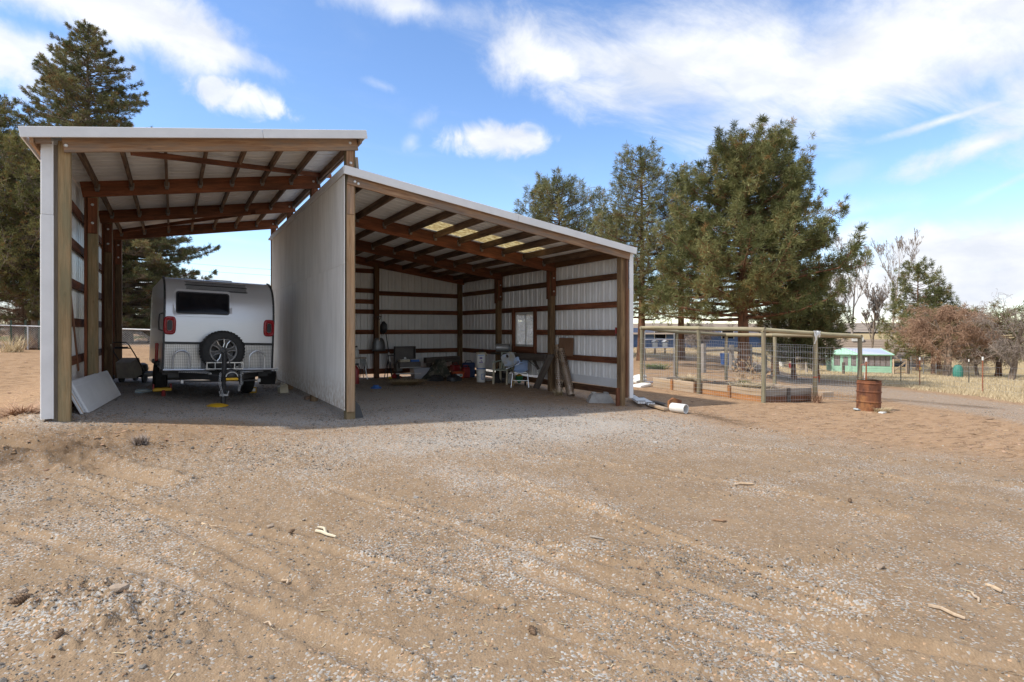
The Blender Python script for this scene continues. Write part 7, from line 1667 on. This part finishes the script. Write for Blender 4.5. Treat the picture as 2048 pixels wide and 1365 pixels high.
def floor_s(g2, n_):
    x = g2.uniform(-1, 8.5, n_); y = g2.uniform(10.4, 17.8, n_); p = np.exp(-(((x-6.3)/1.7)**2+((y-14.2)/1.9)**2))+.25*np.exp(-(((x-.6)/.9)**2+((y-13.5)/2.5)**2)); k = g2.uniform(0, 1, n_) < p; return x[k], y[k]
litter('straw_litter', 'straw bits and leaves blown over the shed floor', 6500, 7, floor_s, (.03, .22), 'dead_leaves')
# dry grass over the lane and in the fields
def grass(name, label, n_, seed, weight, r0, r1, H, w, leaf, a0=-46, a1=46):
    g2 = np.random.default_rng(seed); x, y = near_s(r0, r1, a0, a1)(g2, n_); k = g2.uniform(0, 1, len(x)) < weight(x, y); x, y = x[k], y[k]; n_ = len(x); z = g(x, y)+relief(x, y)[0]-.02; rad = np.hypot(x, y)
    a = g2.uniform(0, 6.283, n_); L = H*g2.uniform(.5, 1.3, n_)*(.6+.9*fbm(x*.8, y*.8, 3, 8)); W_ = w*(.5+rad/22); ln = g2.normal(0, .45, (n_, 2))*L[:, None]
    c = np.stack([x, y, z], -1); s = np.stack([np.cos(a), np.sin(a), a*0], -1)*W_[:, None]; tip = c+np.concatenate([ln, L[:, None]], 1)
    V = np.stack([c-s, c+s, tip], 1).reshape(-1, 3); tag(mesh_np(name, V, np.arange(len(V)).reshape(-1, 3), leaf, None, dict(tone=np.repeat(np.clip(g2.normal(.5, .25, n_), 0, 1), 3))), label, kind='stuff')
grass('dry_grass', 'tall bleached dry grass beyond the lane on the right', 150000, 21, lambda x, y: masks(x, y)[2]*(x > 8), 14, 62, .13, .008, 'straw', 8, 46)
# single sticks, cones and stones
def stick(px0, py0, px1, py1, r_, lab, mt_='board_pale', name='stick', cat='stick', grp='dry sticks lying on the yard'):
    a = gpr(px0, py0); b_ = gpr(px1, py1); rr_ = random.Random(px0); o = a+Z*r_*.8; v = b_-a; r = root(name, lab, cat, o, group=grp)
    MB().tube([(0, 0, 0), v*.35+Vector((rr_.uniform(-.02, .02), rr_.uniform(-.02, .02), .004)), v*.7+Vector((rr_.uniform(-.02, .02), rr_.uniform(-.02, .02), .006)), v+Z*r_*.2], [r_, r_*.95, r_*.9, r_*.75], 7).build('wood', mt_, r, smooth=True); return r, v
r, v = stick(1857, 1217, 1930, 1243, .011, 'long bleached stick lying in the right foreground'); 
r, v = stick(632, 1068, 672, 1079, .012, 'white forked stick in the middle left of the yard', 'cream'); MB().tube([v*.5, v*.3+Vector((.03, .06, .01)), v*.1+Vector((.02, .1, .0))], [.012, .01, .006], 6).build('fork', 'cream', r)
r, v = stick(1972, 1174, 2004, 1188, .009, 'forked tan twig near the right edge'); MB().tube([v*.4, v*.5+Vector((-.05, -.05, .01))], [.008, .005], 6).build('fork', 'board_pale', r)
stick(1944, 1193, 1957, 1208, .007, 'short tan twig just below the forked one')
stick(1498, 1197, 1512, 1203, .008, 'small grey stick beside a rut', 'board_grey')
stick(404, 1053, 434, 1055, .009, 'pale flat stick left of the white forked one')
stick(528, 1252, 546, 1257, .006, 'thin pale splinter low in the left foreground')
stick(1468, 970, 1506, 972, .012, 'pale splinter on the gravel beyond the ruts', 'board_pale')
stick(1425, 1043, 1452, 1046, .009, 'small brown stick near the middle of the yard', 'header')
stick(567, 1160, 574, 1173, .008, 'short bleached piece in the left middle ground')
stick(1500, 1157, 1522, 1160, .009, 'dark thin stick lying in the central rut', 'board_old')
stick(1180, 1077, 1207, 1083, .008, 'dark grey stick by the gravel ridge', 'board_grey')
stick(1285, 838, 1300, 845, .008, 'pale sliver on the gravel before the white pipe')
MT['cone'] = mat('pine_cone', (.12, .075, .045), (.2, .13, .08), 20, .9)
def cone(px, py, s, rz, lab):
    p = gpr(px, py); r = root('pine_cone', lab, 'pine cone', p+Z*s*.5, group='pine cones on the yard', rot=Matrix.Rotation(rz, 4, 'Z') @ Matrix.Rotation(R_(80), 4, 'Y')); MB().lathe([(0, -s), (s*.35, -s*.6), (s*.45, 0), (s*.3, s*.7), (0, s)], 8).build('core', 'cone', r, smooth=True)
    mb = MB()
    for i in range(46):
        t = i/45; z = -s*.85+1.75*s*t; rr_ = s*.55*math.sin(math.pi*(.12+.8*t)); a = i*2.4; u = Vector((math.cos(a), math.sin(a), 0)); w = Vector((-u.y, u.x, 0)); c_ = Vector((0, 0, z))
        mb.add([c_+u*rr_*.5-w*s*.12, c_+u*rr_*.5+w*s*.12, c_+u*rr_*1.15+w*s*.1+Z*s*.08, c_+u*rr_*1.15-w*s*.1+Z*s*.08, c_+u*rr_*.6-Z*s*.06], [(0, 1, 2, 3), (0, 4, 1), (1, 4, 2), (2, 4, 3), (3, 4, 0)])
    mb.build('scales', 'cone', r, kind='stuff')
cone(42, 1222, .05, .1, 'long pine cone in the lower left corner'); cone(117, 1296, .034, 1.2, 'round small pine cone below the long one'); cone(583, 1074, .028, .4, 'pine cone beside the white forked stick'); cone(1065, 1275, .032, 1.4, 'pine cone low in the middle foreground'); cone(1700, 1010, .03, .5, 'pine cone on the far right dirt')
def rock(px, py, s, lab, mt_, seed):
    p = gpr(px, py); r = root('stone', lab, 'stone', p, group='single stones on the yard'); bm = bmesh.new(); bmesh.ops.create_icosphere(bm, subdivisions=2, radius=1); rr_ = random.Random(seed)
    k = [Vector((rr_.gauss(0, 1), rr_.gauss(0, 1), rr_.gauss(0, 1))).normalized() for _ in range(9)]
    for v in bm.verts:
        q = v.co.normalized(); m_ = min([1]+[.72/max(q.dot(u), .2) for u in k if q.dot(u) > .72]); v.co = Vector((q.x*s*1.2, q.y*s*.9, q.z*s*.55+s*.25))*m_
    mb = MB(); mb.add([tuple(v.co) for v in bm.verts], [tuple(v.index for v in f.verts) for f in bm.faces]); bm.free(); mb.build('rock', mt_, r)
MT['stone_tan'] = mat('tan_stone', (.36, .28, .21), (.27, .21, .16), 12, .9, 0, .5); MT['stone_grey'] = mat('grey_stone', (.3, .28, .26), (.2, .19, .18), 12, .9, 0, .5)
rock(238, 1203, .045, 'tan flat stone left of the foreground ruts', 'stone_tan', 1); rock(44, 1192, .025, 'pale pebble sized stone at the left edge', 'stone_tan', 2); rock(541, 1060, .03, 'pinkish pale stone right of the pale flat stick', 'stone_tan', 3); rock(500, 1077, .022, 'small dark stone beside the middle rut', 'stone_grey', 4); rock(1310, 885, .04, 'whitish flat stone on the gravel before the pipe', 'conc', 5); rock(295, 1045, .02, 'dark little stone in the left ruts', 'stone_grey', 6); rock(1760, 1140, .03, 'reddish stone in the right foreground', 'stone_tan', 7); rock(832, 1000, .026, 'grey stone on the smooth centre of the yard', 'stone_grey', 8); rock(780, 840, .035, 'dark stone at the shadow edge of the right bay', 'stone_grey', 9)
